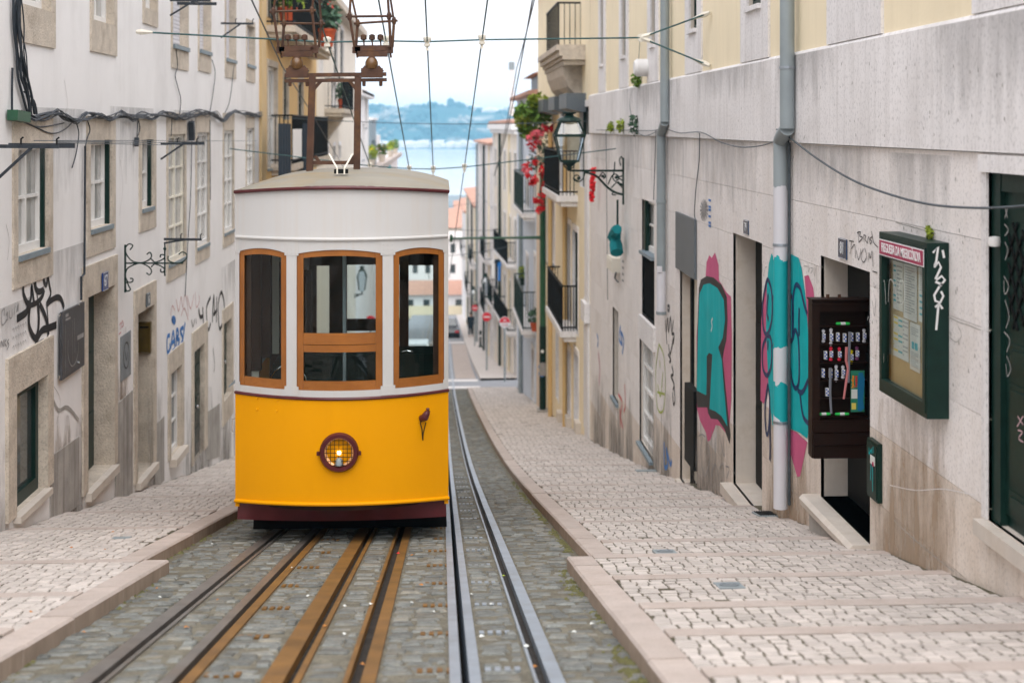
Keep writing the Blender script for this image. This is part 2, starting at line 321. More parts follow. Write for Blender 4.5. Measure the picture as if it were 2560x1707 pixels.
class W:   # a wall plane: u runs along it, n points out of it
    def __init__(s, p0, p1, n, flat=False):
        s.p = Vector((p0[0], p0[1], 0)); q = Vector((p1[0], p1[1], 0)); s.d = (q - s.p).normalized()
        s.n = Vector((s.d.y, -s.d.x, 0)); s.len = (q - s.p).length
        if s.n.dot(Vector((n[0], n[1], 0))) < 0: s.n = -s.n
        s.base = s.p.dot(s.d) if flat else 0
        if flat: s.p = s.p - s.d * s.base
    def P(s, u, z, o=0.): v = s.p + s.d * u + s.n * o; return Vector((v.x, v.y, z))
    def px(s, px, py, o=0.):
        d = ray(px, py); t = (s.p + s.n * o - CAM).dot(s.n) / d.dot(s.n); v = CAM + d * t
        return (v - s.p).dot(s.d), v.z
    def at(s, px, py, o=0.): u, z = s.px(px, py, o); return s.P(u, z, o)
    def box(s, b, u0, u1, z0, z1, o0, o1):
        return b.hexa([s.P(u0, z0, o0), s.P(u1, z0, o0), s.P(u1, z0, o1), s.P(u0, z0, o1), s.P(u0, z1, o0), s.P(u1, z1, o0), s.P(u1, z1, o1), s.P(u0, z1, o1)])
    def face(s, b, u0, u1, z0, z1, ops, o=0.):
        us = sorted({u0, u1} | {x for p in ops for x in p[:2] if u0 < x < u1}); zz = sorted({z0, z1} | {x for p in ops for x in p[2:4] if z0 < x < z1})
        for a, c in zip(us, us[1:]):
            for e, g in zip(zz, zz[1:]):
                mu, mz = (a + c) / 2, (e + g) / 2
                if any(p[0] < mu < p[1] and p[2] < mz < p[3] for p in ops): continue
                b.add([s.P(a, e, o), s.P(c, e, o), s.P(c, g, o), s.P(a, g, o)], [(0, 1, 2, 3)])
        return b
    def reveal(s, b, p, dep, o=0.):
        a, c, e, g = p[:4]
        for q in (((a, e), (a, g)), ((c, e), (c, g)), ((a, e), (c, e)), ((a, g), (c, g))):
            b.add([s.P(*q[0], o), s.P(*q[1], o), s.P(*q[1], -dep), s.P(*q[0], -dep)], [(0, 1, 2, 3)])
        return b
    def op(s, pa, pb, top, bot):   # opening from photo measurements of its two edges, a top point and a bottom point
        ua, ub = s.px(pa, 500)[0], s.px(pb, 500)[0]
        return (min(ua, ub), max(ua, ub), s.px(*bot)[1], s.px(*top)[1])
    def stroke(s, b, pts, w, o=.004, smooth=True, taper=False):
        q = [Vector((*s.px(x, y), 0)) for x, y in pts]
        if smooth and len(q) > 2: q = smoothline(q, 4)
        L, R = [], []
        for i, p in enumerate(q):
            d = (q[min(i + 1, len(q) - 1)] - q[max(i - 1, 0)]).normalized(); n = Vector((-d.y, d.x, 0)) * (w / 2)
            if taper: n *= .35 + .65 * math.sin(math.pi * min(1, (i + .6) / len(q)))
            L.append(s.P((p + n).x, (p + n).y, o)); R.append(s.P((p - n).x, (p - n).y, o))
        k = len(L); b.add(L + R, [(i, i + 1, k + i + 1, k + i) for i in range(k - 1)]); return b
    def patch(s, pts, o): return poly([s.P(*s.px(x, y), o) for x, y in pts])
def text(s, parent, name, m, origin, right, up, size, ext=.001, align='CENTER', bold=0., sx=1.):
    cu = bpy.data.curves.new('lettering', 'FONT'); cu.body = s; cu.size = size; cu.extrude = ext; cu.align_x = align; cu.align_y = 'CENTER'; cu.offset = bold; cu.resolution_u = 3
    t = bpy.data.objects.new('lettering', cu); COL.objects.link(t); bpy.context.view_layer.update()
    me = bpy.data.meshes.new_from_object(t.evaluated_get(bpy.context.evaluated_depsgraph_get())); bpy.data.objects.remove(t)
    r, u = Vector(right).normalized(), Vector(up).normalized(); n = r.cross(u); o0 = Vector(origin) - root_loc(parent)
    for v in me.vertices: v.co = o0 + r * (v.co.x * sx) + u * v.co.y + n * v.co.z
    me.materials.clear(); me.materials.append(M[m]); me.name = name
    o = bpy.data.objects.new(name, me); COL.objects.link(o); o.parent = parent; return o
def window(parent, w, op, dep, cols=2, rows=2, fm='white', gm='curtain', fw=.05, sill='greysill', sw=.04, name='window', th=.05, part=True):
    u0, u1, z0, z1 = op[:4]; b = B(); mw = fw * .7
    w.box(b, u0, u0 + fw, z0, z1, -dep, -dep + th); w.box(b, u1 - fw, u1, z0, z1, -dep, -dep + th)
    w.box(b, u0 + fw, u1 - fw, z0, z0 + fw * 1.3, -dep, -dep + th); w.box(b, u0 + fw, u1 - fw, z1 - fw, z1, -dep, -dep + th)
    cw = (u1 - u0 - 2 * fw) / cols; rh = (z1 - z0 - 2.3 * fw) / rows
    for i in range(1, cols): w.box(b, u0 + fw + cw * i - mw / 2, u0 + fw + cw * i + mw / 2, z0 + fw * 1.3, z1 - fw, -dep + .003, -dep + th * .9)
    for j in range(1, rows): w.box(b, u0 + fw, u1 - fw, z0 + 1.3 * fw + rh * j - mw * .35, z0 + 1.3 * fw + rh * j + mw * .35, -dep + .006, -dep + th * .8)
    f = b.obj(name, fm, parent)
    for i in range(cols):
        for j in range(rows):
            g = B(); w.box(g, u0 + fw + cw * i + .002, u0 + fw + cw * (i + 1) - .002, z0 + 1.3 * fw + rh * j + .002, z0 + 1.3 * fw + rh * (j + 1) - .002, -dep - .006, -dep + .012); g.obj('pane', gm, f, fix=False)
    if sill:
        g = B(); w.box(g, u0 - .0, u1 + .0, z0 - .05, z0 - .002, -dep, sw); g.obj('sill', sill, f)
    return f
def shutter(parent, w, op, dep, m='shutter', pitch=.055, sill='greysill', sw=.05):
    u0, u1, z0, z1 = op[:4]; b = B(); z = z0
    while z < z1 - .01:
        t = min(z + pitch - .008, z1); w.box(b, u0, u1, z, t, -dep, -dep + .02); z += pitch
    w.box(b, u0, u1, z0, z1, -dep - .02, -dep)
    f = b.obj('roller_shutter', m, parent)
    if sill:
        g = B(); w.box(g, u0, u1, z0 - .06, z0 - .002, -dep, sw); g.obj('sill', sill, f)
    return f
def surround(parent, w, op, wl, wr, wt, wb, m='stone', o=.02, name='stone_surround'):
    u0, u1, z0, z1 = op[:4]
    for nm, a in (('jamb_stone', (u0 - wl, u0, z0, z1)), ('jamb_stone', (u1, u1 + wr, z0, z1)), ('lintel', (u0 - wl, u1 + wr, z1, z1 + wt)), ('apron_stone', (u0 - wl, u1 + wr, z0 - wb, z0))):
        if min(a[1] - a[0], a[3] - a[2]) <= .01: continue
        b = B(); w.box(b, a[0] + .001, a[1] - .001, a[2] + .001, a[3] - .001, -.03, o); b.obj(nm, m, parent)
def door(parent, w, op, dep, m='green', panels=3, knob=True):
    u0, u1, z0, z1 = op[:4]; b = B(); w.box(b, u0, u1, z0, z1, -dep - .05, -dep)
    d = b.obj('door', m, parent); h = (z1 - z0) / panels; mu = (u0 + u1) / 2
    for i in range(panels):
        for a, c in ((u0 + .06, mu - .03), (mu + .03, u1 - .06)):
            if c - a < .05: continue
            g = B(); w.box(g, a, c, z0 + h * i + .07, z0 + h * (i + 1) - .05, -dep, -dep + .015); g.obj('door_panel', m, d)
    if knob:
        g = B(); p = w.P(mu + .05, z0 + (z1 - z0) * .45, -dep + .03); g.lathe(p, [(.01, -.03), (.03, -.02), (.03, .02), (.01, .03)], 8); g.obj('handle', 'chrome', d)
    return d
def balcony(parent, w, u0, u1, z, dep, h=.95, slab='stone', rail='black', nb=None, sl=.14):
    b = B(); w.box(b, u0 - .05, u1 + .05, z - sl, z, 0, dep + .06); w.box(b, u0 + .02, u1 - .02, z - sl * 1.8, z - sl, 0, dep - .04); d = b.obj('balcony', slab, parent)
    b = B(); rr = .018
    for zz in (z + .08, z + h):
        b.bar(w.P(u0, zz, .0), w.P(u0, zz, dep), rr * 2.2, rr * 2); b.bar(w.P(u1, zz, .0), w.P(u1, zz, dep), rr * 2.2, rr * 2); b.bar(w.P(u0, zz, dep), w.P(u1, zz, dep), rr * 2.2, rr * 2)
    nb = nb or max(4, int((u1 - u0) / .12))
    for i in range(nb + 1):
        u = u0 + (u1 - u0) * i / nb; b.bar(w.P(u, z, dep), w.P(u, z + h, dep), .02)
    for i in range(1, 5):
        for u in (u0, u1): b.bar(w.P(u, z, dep * i / 5), w.P(u, z + h, dep * i / 5), .02)
    b.obj('railing', rail, d); return d
def foliage(name, m, c, r, n, size, parent=None, seed=1, shape=None, **kw):
    rd = random.Random(seed); b = B(); c = Vector(c)
    for _ in range(n):
        while True:
            q = Vector((rd.uniform(-1, 1), rd.uniform(-1, 1), rd.uniform(-1, 1)))
            if .35 < q.length < 1: break
        p = c + Vector((q.x * r[0], q.y * r[1], q.z * r[2])); s = size * rd.uniform(.6, 1.3)
        a = Vector((rd.gauss(0, 1), rd.gauss(0, 1), rd.gauss(0, .6))).normalized(); t = a.cross(Vector((rd.gauss(0, 1), rd.gauss(0, 1), rd.gauss(0, 1)))).normalized()
        b.add([p - a * s, p + t * s * .45, p + a * s, p - t * s * .45], [(0, 1, 2, 3)])
    return b.obj(name, m, parent, fix=False, **kw)
# ---------------------------------------------------------------- setting: terrain, street, pavements
def strip(b, pts, x0, x1, dz=0., step=2.):
    ys = []; y = pts[0]
    while y < pts[1]: ys.append(y); y += step
    ys.append(pts[1]); f = lambda x, y: x(y) if callable(x) else x
    ys = sorted(set(ys) | {p[0] for p in PROF if pts[0] < p[0] < pts[1]})
    v = [(f(x, y), y, zs(y) + dz) for y in ys for x in (x0, x1)]
    return b.add(v, [(2 * i, 2 * i + 1, 2 * i + 3, 2 * i + 2) for i in range(len(ys) - 1)])
b = B(); ys = [-40, -14, 16, 20, 24, 28, 35, 42, 54, 58, 75, 100, 150, 260, 420, 520, 2060, 4200]
zz = [2.0] + [zs(y) for y in ys[1:13]] + [-28, -35, -37, -37, -20]
for (y0, z0), (y1, z1) in zip(list(zip(ys, zz)), list(zip(ys, zz))[1:]):
    b.add([(-1500, y0, z0 - .35), (1500, y0, z0 - .35), (1500, y1, z1 - .35), (-1500, y1, z1 - .35)], [(0, 1, 2, 3)])
b.obj('ground', 'earth', kind='structure', loc=(0, 0, 0))
WATER_Z = -33.
b = B(); b.add([(-1400, 395, WATER_Z), (1400, 395, WATER_Z), (1400, 2100, WATER_Z), (-1400, 2100, WATER_Z)], [(0, 1, 2, 3)]); b.obj('river', 'water', kind='structure', loc=(0, 0, 0))
GAPS = [(-1.545, -1.41), (-1.182, -1.041), (-.757, -.593), (-.415, -.279), (.03, .162), (.382, .507)]
LANES = [(-2.2, -1.545), (-1.41, -1.182), (-1.041, -.757), (-.593, -.415), (-.279, .03), (.162, .382), (.507, 1.12)]
b = B()
for a, c in LANES: strip(b, (-4, 59), a, c, 0, .5)
street = b.obj('street', 'mortar', kind='structure', loc=(0, 0, 0))
b = B(); strip(b, (59, 152), lambda y: -3.2, lambda y: 1.75 - (y - 59) * .003, 0)
b.add([(1.6, 58.6, zs(58.6) - .002), (9, 58.6, zs(58.6) + .1), (9, 64.5, zs(64.5) + .1), (1.6, 64.5, zs(64.5) - .002)], [(0, 1, 2, 3)])
road = b.obj('road', 'asphalt', kind='structure', loc=(0, 0, 0))
for ya, yb in ((59.3, 60.6), (64.0, 65.4), (97, 98.5)):
    b = B(); strip(b, (ya, yb), -3.1, 1.6, .006); b.obj('pale_crossing', 'panel', road, fix=False)
b = B(); strip(b, (66, 96), .6, 1.55, .006); b.obj('side_strip', 'kerb', road, fix=False)
# sett and stone pieces
def stone_var(seed, dome=.35, lo=.74, hi=.84):
    r = random.Random(seed); j = lambda k: r.uniform(-k, k)
    base = [(-.5 + j(.05), -.5 + j(.05)), (.5 + j(.05), -.5 + j(.05)), (.5 + j(.05), .5 + j(.05)), (-.5 + j(.05), .5 + j(.05))]
    ins = r.uniform(lo, hi)
    v = [(x, y, -1) for x, y in base] + [(x, y, dome) for x, y in base] + [(x * ins, y * ins, 1 + j(.12)) for x, y in base]
    return v, [(0, 1, 5, 4), (1, 2, 6, 5), (2, 3, 7, 6), (3, 0, 4, 7), (4, 5, 9, 8), (5, 6, 10, 9), (6, 7, 11, 10), (7, 4, 8, 11), (8, 9, 10, 11)]
VARS = [stone_var(i) for i in range(10)]; CUBES = [stone_var(i + 50, .55, .90, .95) for i in range(10)]
def lay(parent, name, stuffname, m, items, VARS=VARS):
    """items: (x, y, z, sx, sy, h, slope, yaw); the 300 that show largest become parts, the rest one part"""
    def vis(i):
        x, y = i[0], i[1]; xc = x * math.cos(YAW) - y * math.sin(YAW); d = x * math.sin(YAW) + y * math.cos(YAW)
        px = 1280 + FPX * xc / d; py = HORIZON + FPX * (CAMH - i[2]) / d
        return -20 < px < 2580 and py < 1725
    items = sorted(items, key=lambda i: (not vis(i), i[1])); meshes = []
    for v, f in VARS:
        me = bpy.data.meshes.new(name); me.from_pydata(v, [], f); me.materials.append(M[m]); meshes.append(me)
    b = B()
    for k, (x, y, z, sx, sy, h, sl, yaw) in enumerate(items):
        if k < 300:
            o = bpy.data.objects.new(name, meshes[k % 10]); COL.objects.link(o); o.parent = parent
            o.location = (x, y, z); o.scale = (sx, sy, h); o.rotation_euler = (-math.atan(sl), 0, yaw)
        else:
            v, f = VARS[(k * 7) % 10]; c, s_ = math.cos(yaw), math.sin(yaw); n = len(b.v)
            for p in v[4:]:
                qx, qy = p[0] * sx, p[1] * sy; ry = qx * s_ + qy * c
                b.v.append((x + qx * c - qy * s_, y + ry, z + p[2] * h - sl * ry))
            b.f += [tuple(i - 4 + n for i in q) for q in f[4:]]
            # short skirts so that the joints have depth
            b.v += [(q[0], q[1], q[2] - h * 1.3) for q in b.v[n:n + 4]]; t = len(b.v) - 4
            b.f += [(t + i, t + (i + 1) % 4, n + (i + 1) % 4, n + i) for i in range(4)]
    if b.v: b.obj(stuffname, m, parent, fix=False, kind='stuff')
items = []; rd = random.Random(3); y = 4.6
while y < 58:
    dy = rd.uniform(.08, .118) * (1 if y < 16 else 1.25 if y < 30 else 1.8)
    for a, c in LANES:
        a2, c2 = max(a, -2.0) + .012, min(c, .98) - .012; x = a2 + (rd.uniform(-.08, 0) if c2 - a2 > .25 else 0)
        while x < c2 - .03:
            L = min(rd.uniform(.09, .18), c2 - a2); x1 = min(x + L, c2); x0 = max(x, a2)
            if x1 - x0 > .04 and rd.random() > .12:
                items.append(((x0 + x1) / 2, y + rd.uniform(-.026, .026), zs(y) + rd.uniform(-.013, -.001), (x1 - x0) * rd.uniform(.85, 1.02), dy * rd.uniform(.75, 1.02), .013, .192, rd.gauss(0, .10)))
            x = x1 + .006
    y += dy
lay(street, 'cobble', 'distant_cobbles', 'cobble', items)

def track(label, rails, slot):
    t = thing('tram_track', label, 'tram track', (0, 6, zs(6)), 'interlaced tram tracks of the street')
    for (hx, gx, lx, m) in rails:
        b = B()
        for (a, c) in (hx, lx):
            strip(b, (-4, 148), a, c, .012, 1.); k = len(b.v)
            for x in (a, c): strip2(b, x)
        b.obj('rail', m, t, fix=False)
        b = B(); strip(b, (-4, 59), gx[0] - .004, gx[1] + .004, -.035, 1.); b.obj('rail_groove', 'groove', t, fix=False)
    for (a, c, m) in slot[1:]:
        b = B(); strip(b, (-4, 148), a, c, .012, 1.)
        for x in (a, c): strip2(b, x, .012, .3)
        b.obj('slot_rail', m, t, fix=False)
    b = B(); strip(b, (-4, 59), slot[0][0] - .003, slot[0][1] + .003, -.28, 1.); b.obj('cable_slot', 'groove', t, fix=False)
    return t
def strip2(b, x, top=.010, dep=.05):
    ys = sorted({-4 + i for i in range(64) if -4 + i <= 59} | {16, 20, 24, 28, 35, 42, 54, 58, 59})
    v = [(x, y, zs(y) + d) for y in ys for d in (top, -dep)]
    b.add(v, [(2 * i, 2 * i + 1, 2 * i + 3, 2 * i + 2) for i in range(len(ys) - 1)])
tA = track('brown and rusty tram track with a cable slot, running under the yellow tram', [((-1.545, -1.468), (-1.468, -1.432), (-1.432, -1.41), 'darksteel'), ((-.341, -.279), (-.393, -.341), (-.415, -.393), 'rust')],
           [(-1.129, -1.094), (-1.182, -1.129, 'darksteel'), (-1.094, -1.041, 'rust')])
tB = track('shiny steel tram track with an open cable slot, passing the right side of the tram', [((-.757, -.664), (-.664, -.622), (-.622, -.593), 'rust'), ((.444, .507), (.396, .444), (.382, .396), 'steel')],
           [(.078, .113), (.03, .078, 'steel'), (.113, .162, 'steel')])
for t, x0, xs, m in ((tB, .185, 1, 'steel'), (tA, -1.02, 1, 'rust'), (tB, -.11, 1, 'rust')):
    y = 5.15
    while y < 21:
        b = B()
        for i in range(4):
            xa = x0 + i * .043; b.hexa([(xa, y, zs(y)), (xa + .024, y, zs(y)), (xa + .024, y + .085, zs(y + .085)), (xa, y + .085, zs(y + .085))] + [(xa, y, zs(y) + .011), (xa + .024, y, zs(y) + .011), (xa + .024, y + .085, zs(y + .085) + .011), (xa, y + .085, zs(y + .085) + .011)])
        b.obj('tie_comb', m, t, fix=False); y += .98

def pavement(x_in, x_out, x_near, y_split, bands, y_end, side, hk):
    """x_in: wall, x_out: kerb face far section, x_near: kerb face near section; side +1 = right pavement"""
    kw = .17; ped = .25
    def top(i, y):   # tread i runs from bands[i] to bands[i+1]
        ya, yb = bands[i], bands[i + 1]; t = (y - ya) / (yb - ya)
        return (zs(ya) * (1 - t) + zs(yb) * t) + hk - .015 + .030 * t
    b = B()
    for i in range(len(bands) - 1):
        ya, yb = bands[i], bands[i + 1]; xk = (x_near if yb <= y_split + .01 else x_out) + side * (kw + .006); xw = x_in + side * .3
        b.add([(xk, ya, top(i, ya) - .005), (xw, ya, top(i, ya) - .005), (xw, yb, top(i, yb) - .005), (xk, yb, top(i, yb) - .005)], [(0, 1, 2, 3)])
        b.add([(xk, yb, top(i, yb) - .005), (xw, yb, top(i, yb) - .005), (xw, yb, top(i, yb) - .1), (xk, yb, top(i, yb) - .1)], [(0, 1, 2, 3)])
    p = b.obj('pavement', 'bed', kind='structure', loc=(0, 0, 0), fix=False)
    items = []; rd = random.Random(5 + side)
    for i in range(len(bands) - 1):
        ya, yb = bands[i], bands[i + 1]
        xk = (x_near if yb <= y_split + .01 else x_out) + side * kw; sl = -(top(i, yb) - top(i, ya)) / (yb - ya)
        y = ya + .01; big = 1. if ya < 16 else 1.25 if ya < 30 else 1.7
        e = yb - (.17 if yb < 25 else .105)
        nrow = max(1, round((e - y) / (.080 * big))); dy = (e - y) / nrow
        x0_, xe = min(xk, x_in) + .006, max(xk, x_in) - .004; cols = [x0_]
        while cols[-1] < xe - .03: cols.append(min(xe, cols[-1] + rd.uniform(.072, .096) * big))
        ph = [rd.uniform(0, 6) for _ in cols]
        for r_ in range(nrow):
            yy = y + dy * (r_ + .5)
            if rd.random() < .12: ph = [q + rd.uniform(-.6, .6) for q in ph]
            ed = [c_ + .012 * big * math.sin(r_ * 1.1 + q) + rd.uniform(-.010, .010) for c_, q in zip(cols, ph)]
            for xa, xb in zip(ed, ed[1:]):
                if rd.random() < .004: continue
                gx, gy = rd.uniform(.007, .012), rd.uniform(.014, .022)
                items.append(((xa + xb) / 2, yy + rd.uniform(-.005, .005) + .008 * math.sin(xa * 6 + i), top(i, yy) - .012 + rd.uniform(-.0015, .0015), xb - xa - gx, dy - gy, .012, sl, rd.uniform(-.05, .05)))
    lay(p, 'paving_stone', 'distant_paving_stones', 'calcada', items, CUBES)
    for i in range(len(bands) - 1):     # edging stones at the downhill lip of every tread
        ya, yb = bands[i], bands[i + 1]; xk = (x_near if yb <= y_split + .01 else x_out) + side * (kw + .001)
        x = min(xk, x_in); xe = max(xk, x_in)
        n = max(1, round((xe - x) / (.95 if yb < 20 else 2.2))); w = (xe - x) / n
        for k in range(n):
            b = B(); a, c = x + w * k + .0015, x + w * (k + 1) - .0015; y0 = yb - (.165 if yb < 25 else .10); dz = rd.uniform(-.002, .003)
            b.hexa([(a, y0, top(i, y0) - .08), (c, y0, top(i, y0) - .08), (c, yb, top(i, yb) - .1), (a, yb, top(i, yb) - .1), (a, y0, top(i, y0) + dz), (c, y0, top(i, y0) + dz), (c, yb, top(i, yb) + dz), (a, yb, top(i, yb) + dz)])
            b.obj('step_stone', 'kerb', p)
    y = bands[0]
    while y < y_end:
        L = rd.uniform(.85, 1.35) if y < 20 else 3.2; y1 = min(y + L, y_end)
        if y < y_split < y1: y1 = y_split
        xf = x_near if y < y_split - .01 else x_out; xa, xb = sorted((xf, xf + side * kw)); dz = rd.uniform(-.003, .004); a, c = y + .0025, y1 - .0025
        b = B(); r = .012; xi, xo = xf + side * kw, xf
        sec = [(xo, -.2), (xo, hk - r), (xo + side * r, hk + .002), (xi, hk + .002), (xi, -.2)]
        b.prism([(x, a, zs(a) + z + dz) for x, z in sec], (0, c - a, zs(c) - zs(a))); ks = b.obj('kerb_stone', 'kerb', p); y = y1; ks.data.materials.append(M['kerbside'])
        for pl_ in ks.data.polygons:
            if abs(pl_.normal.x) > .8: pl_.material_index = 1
    return p
RB = [3.5, 4.6, 5.6, 6.53, 7.38, 8.55, 9.7, 10.7, 12.4, 13.9, 15.1, 16.2, 17.5, 18.9] + [20.3 + 1.5 * i for i in range(26)]
RB = [y for y in RB if y < 58] + [58.4]
LB = [4.2, 5.4, 6.9, 8.2, 9.85, 12.4, 14.2, 16.4, 18.4] + [20.4 + 2. * i for i in range(19)]
LB = [y for y in LB if y < 58] + [58.4]
XL, XR = -3.7, 3.05
pavR = pavement(XR, 1.02, .85, 9.7, RB, 58.4, 1, .095)
pavL = pavement(XL, -2.06, -1.87, 9.85, LB, 58.4, -1, .095)
b = B()   # pale pavement of the next block, past the side street
v = []
for y, xk, xw in ((64.5, 1.72, 3.6), (80, 1.62, 2.9), (97, 1.52, 2.5), (125, 1.5, 2.2), (150, 1.45, 2.1)): v += [(xk, y, zs(y) + .11), (xw, y, zs(y) + .12)]
b.add(v, [(2 * i, 2 * i + 1, 2 * i + 3, 2 * i + 2) for i in range(4)])
b.add([(xk, y, z) for (xk, y, z0) in v[::2] for z in (z0, z0 - .2)], [(2 * i, 2 * i + 1, 2 * i + 3, 2 * i + 2) for i in range(4)])
b.obj('pavement', mat('pale_far_paving', (.60, .55, .51), .8, .06, 3, .2, 20), kind='structure', loc=(0, 0, 0))
# moss in the gutter, along the right kerb
rd = random.Random(9); b = B()
for _ in range(1800):
    y = 4.8 + 15 * rd.random() ** 1.5; xk = .85 if y < 9.7 else 1.0
    side = rd.random() < .82
    x = (xk - abs(rd.gauss(0, .035))) if side else (-1.87 if y < 9.85 else -2.06) + abs(rd.gauss(0, .025))
    if math.sin(y * 2.3) + math.sin(y * 5.1 + 1) < rd.uniform(-1.2, .6): continue
    s = rd.uniform(.006, .016); z = zs(y) + .004
    b.add([(x - s, y - s, z), (x + s, y - s, z), (x + s * .6, y + s, z), (x - s, y + s * .6, z), (x, y, z + s * .8)], [(0, 1, 4), (1, 2, 4), (2, 3, 4), (3, 0, 4)])
b.obj('gutter_moss', 'moss', kind='stuff', loc=(0, 0, 0), fix=False)

# ---------------------------------------------------------------- left white house
L = W((XL, 0), (XL, 10), (1, 0)); R = W((XR, 0), (XR, 10), (-1, 0))
def shell(parent, w, u0, u1, z0, z1, ops, m, back=7., roofm='terracotta', o=0.):
    b = B(); w.face(b, u0, u1, z0, z1, ops, o); f = b.obj('wall', m, parent, fix=False, weld=True)
    b = B()
    for u in (u0, u1): b.add([w.P(u, z0, o), w.P(u, z1, o), w.P(u, z1, -back), w.P(u, z0, -back)], [(0, 1, 2, 3)])
    b.add([w.P(u0, z0, -back), w.P(u1, z0, -back), w.P(u1, z1, -back), w.P(u0, z1, -back)], [(0, 1, 2, 3)]); b.obj('side_wall', m, parent, fix=False, weld=True)
    b = B(); b.prism([w.P(u0, z1, .3), w.P(u0, z1 + .12, .3), w.P(u0, z1 + .5, -back / 2), w.P(u0, z1, -back)], w.d * (u1 - u0)); b.obj('roof', roofm, parent)
    return f
white_house = thing('white_house', 'white plastered house with stone framed windows along the whole left edge', 'house', (XL, 16, zs(16)))
ZT = L.px(116, 613)[1]
lops = []
def lop(pa, pb, top, bot, dep): o = L.op(pa, pb, top, bot) + (dep,); lops.append(o); return o
U = [lop(49, 123, (49, -230), (123, 30), .12), lop(230, 281, (230, -230), (273, 62), .12), lop(360, 388, (360, -110), (388, 30), .12)]
US = [lop(429, 467, (430, -190), (430, 110), .12), lop(496, 524, (496, -140), (496, 123), .12), lop(563, 587, (563, -110), (563, 145), .12), lop(616, 635, (616, 60), (616, 160), .12)]
Mw = [lop(41, 116, (41, 362), (42, 640), .10), lop(223, 277, (223, 352), (223, 575), .11), lop(352, 381, (352, 350), (352, 523), .11),
      lop(418, 461, (418, 337), (421, 660), .06), lop(490, 520, (490, 332), (490, 620), .06), lop(558, 582, (558, 327), (560, 583), .06), lop(615, 633, (615, 321), (615, 470), .06)]
G1 = lop(34, 112, (34, 985), (34, 1290), .11); G2 = lop(216, 282, (216, 744), (213, 1232), .21); G3 = lop(341, 383, (341, 786), (341, 1204), .19)
G4 = lop(425, 452, (425, 935), (425, 1147), .1); G5 = lop(483, 509, (483, 880), (483, 1160), .06); G6 = lop(557, 577, (557, 811), (557, 1005), .08)
shell(white_house, L, 2, 28.95, -7, 4.7, lops, 'white_wall', back=6)
for o in lops: b = B(); L.reveal(b, o, o[4] + .01); b.obj('window_reveal', 'stone', white_house, fix=False, weld=True)
for o in U:
    window(white_house, L, o, o[4], 2, 2, 'white', 'curtain', .06, sill='white', sw=-.05); surround(white_house, L, o, .10, .16 if o is not U[2] else .1, .12, .34 if o is not U[2] else .2)
for o in US: shutter(white_house, L, o, o[4]); surround(white_house, L, o, .06, .06, .1, .33)
for i, o in enumerate(Mw):
    if i < 3: window(white_house, L, o, o[4], 2 if i < 2 else 1, 2, 'white', 'curtain', .055); surround(white_house, L, o, .13, .17, .26, .28, o=.018)
    else: window(white_house, L, o, o[4], 2, 4, 'creampaint' if i == 3 else 'white', 'curtain', .05); surround(white_house, L, o, .07, .08, .3, .24)
    b = B(); L.box(b, o[1] - .035, o[1] - .001, o[2], o[3], -o[4] + .05, -.012); b.obj('shutter_edge', 'green', white_house)
window(white_house, L, G1, G1[4], 1, 1, 'green', 'glass', .09, sill=None); surround(white_house, L, G1, .24, .2, .34, .0, o=.03)
b = B(); L.box(b, G1[0] - .02, G1[1] + .03, G1[2] - .06, G1[2] - .002, -.1, .07); b.obj('marble_sill', 'marble', white_house)
door(white_house, L, G2, G2[4], 'green', 3); surround(white_house, L, G2, .2, .16, .33, 0, o=.022)
door(white_house, L, G3, G3[4], 'green', 3); surround(white_house, L, G3, .17, .12, .3, 0, o=.022)
for g in (G2, G3):
    b = B(); L.box(b, g[0] - .06, g[1] + .04, g[2] - .09, g[2] - .003, -.2, .07); b.obj('door_step', 'marble', white_house)
window(white_house, L, G4, G4[4], 1, 3, 'white', 'glass', .05, sill=None); surround(white_house, L, G4, .17, .17, .3, 0)
b = B(); L.box(b, G4[0] - .05, G4[1] + .08, G4[2] - .10, G4[2] - .003, -.1, .1); b.obj('marble_sill', 'marble', white_house)
door(white_house, L, G5, G5[4], 'green', 7); surround(white_house, L, G5, .15, .3, .3, 0)
door(white_house, L, G6, G6[4], 'green', 4); surround(white_house, L, G6, .1, .2, .25, .4)
for pts in ([(124, 1141), (196, 1090), (196, 1262), (124, 1312)], [(288, 1012), (330, 975), (330, 1238), (288, 1262)], [(386, 1062), (409, 1040), (409, 1200), (386, 1225)], [(516, 1030), (548, 1008), (548, 1140), (516, 1150)]):
    b = B(); b.prism([L.P(*L.px(*p), .010) for p in pts], L.n * -.03); b.obj('cement_plinth', 'damp', white_house)
def plate(parent, w, pxa, pxb, ya, yb, s, m='signblue', o=.02):
    (ua, za), (ub, zb) = w.px(pxa, ya), w.px(pxb, yb); u0, u1 = sorted((ua, ub)); b = B(); w.box(b, u0, u1, zb, za, o - .015, o); f = b.obj('number_plate', m, parent)
    rt = w.d if w is L else -w.d
    if m == 'signnavy': e = .0
    b = B(); e = .008
    for q in ((u0 + e, u1 - e, za - .004, za - .001), (u0 + e, u1 - e, zb + .001, zb + .004)): w.box(b, *q, o, o + .002)
    b.obj('plate_border', 'whitep', f)
    text(s, f, 'plate_number', 'whitep', w.P((u0 + u1) / 2, (za + zb) / 2, o + .002), rt, (0, 0, 1), (za - zb) * .86, bold=.0004, sx=min(.85, (u1 - u0) * .74 / ((za - zb) * .86 * .58 * len(s))))
plate(white_house, L, 247.5, 261, 683, 722, '67', 'signblue', .044)
plate(white_house, L, 359, 367.5, 735, 763, '6', 'greyboard', .044)
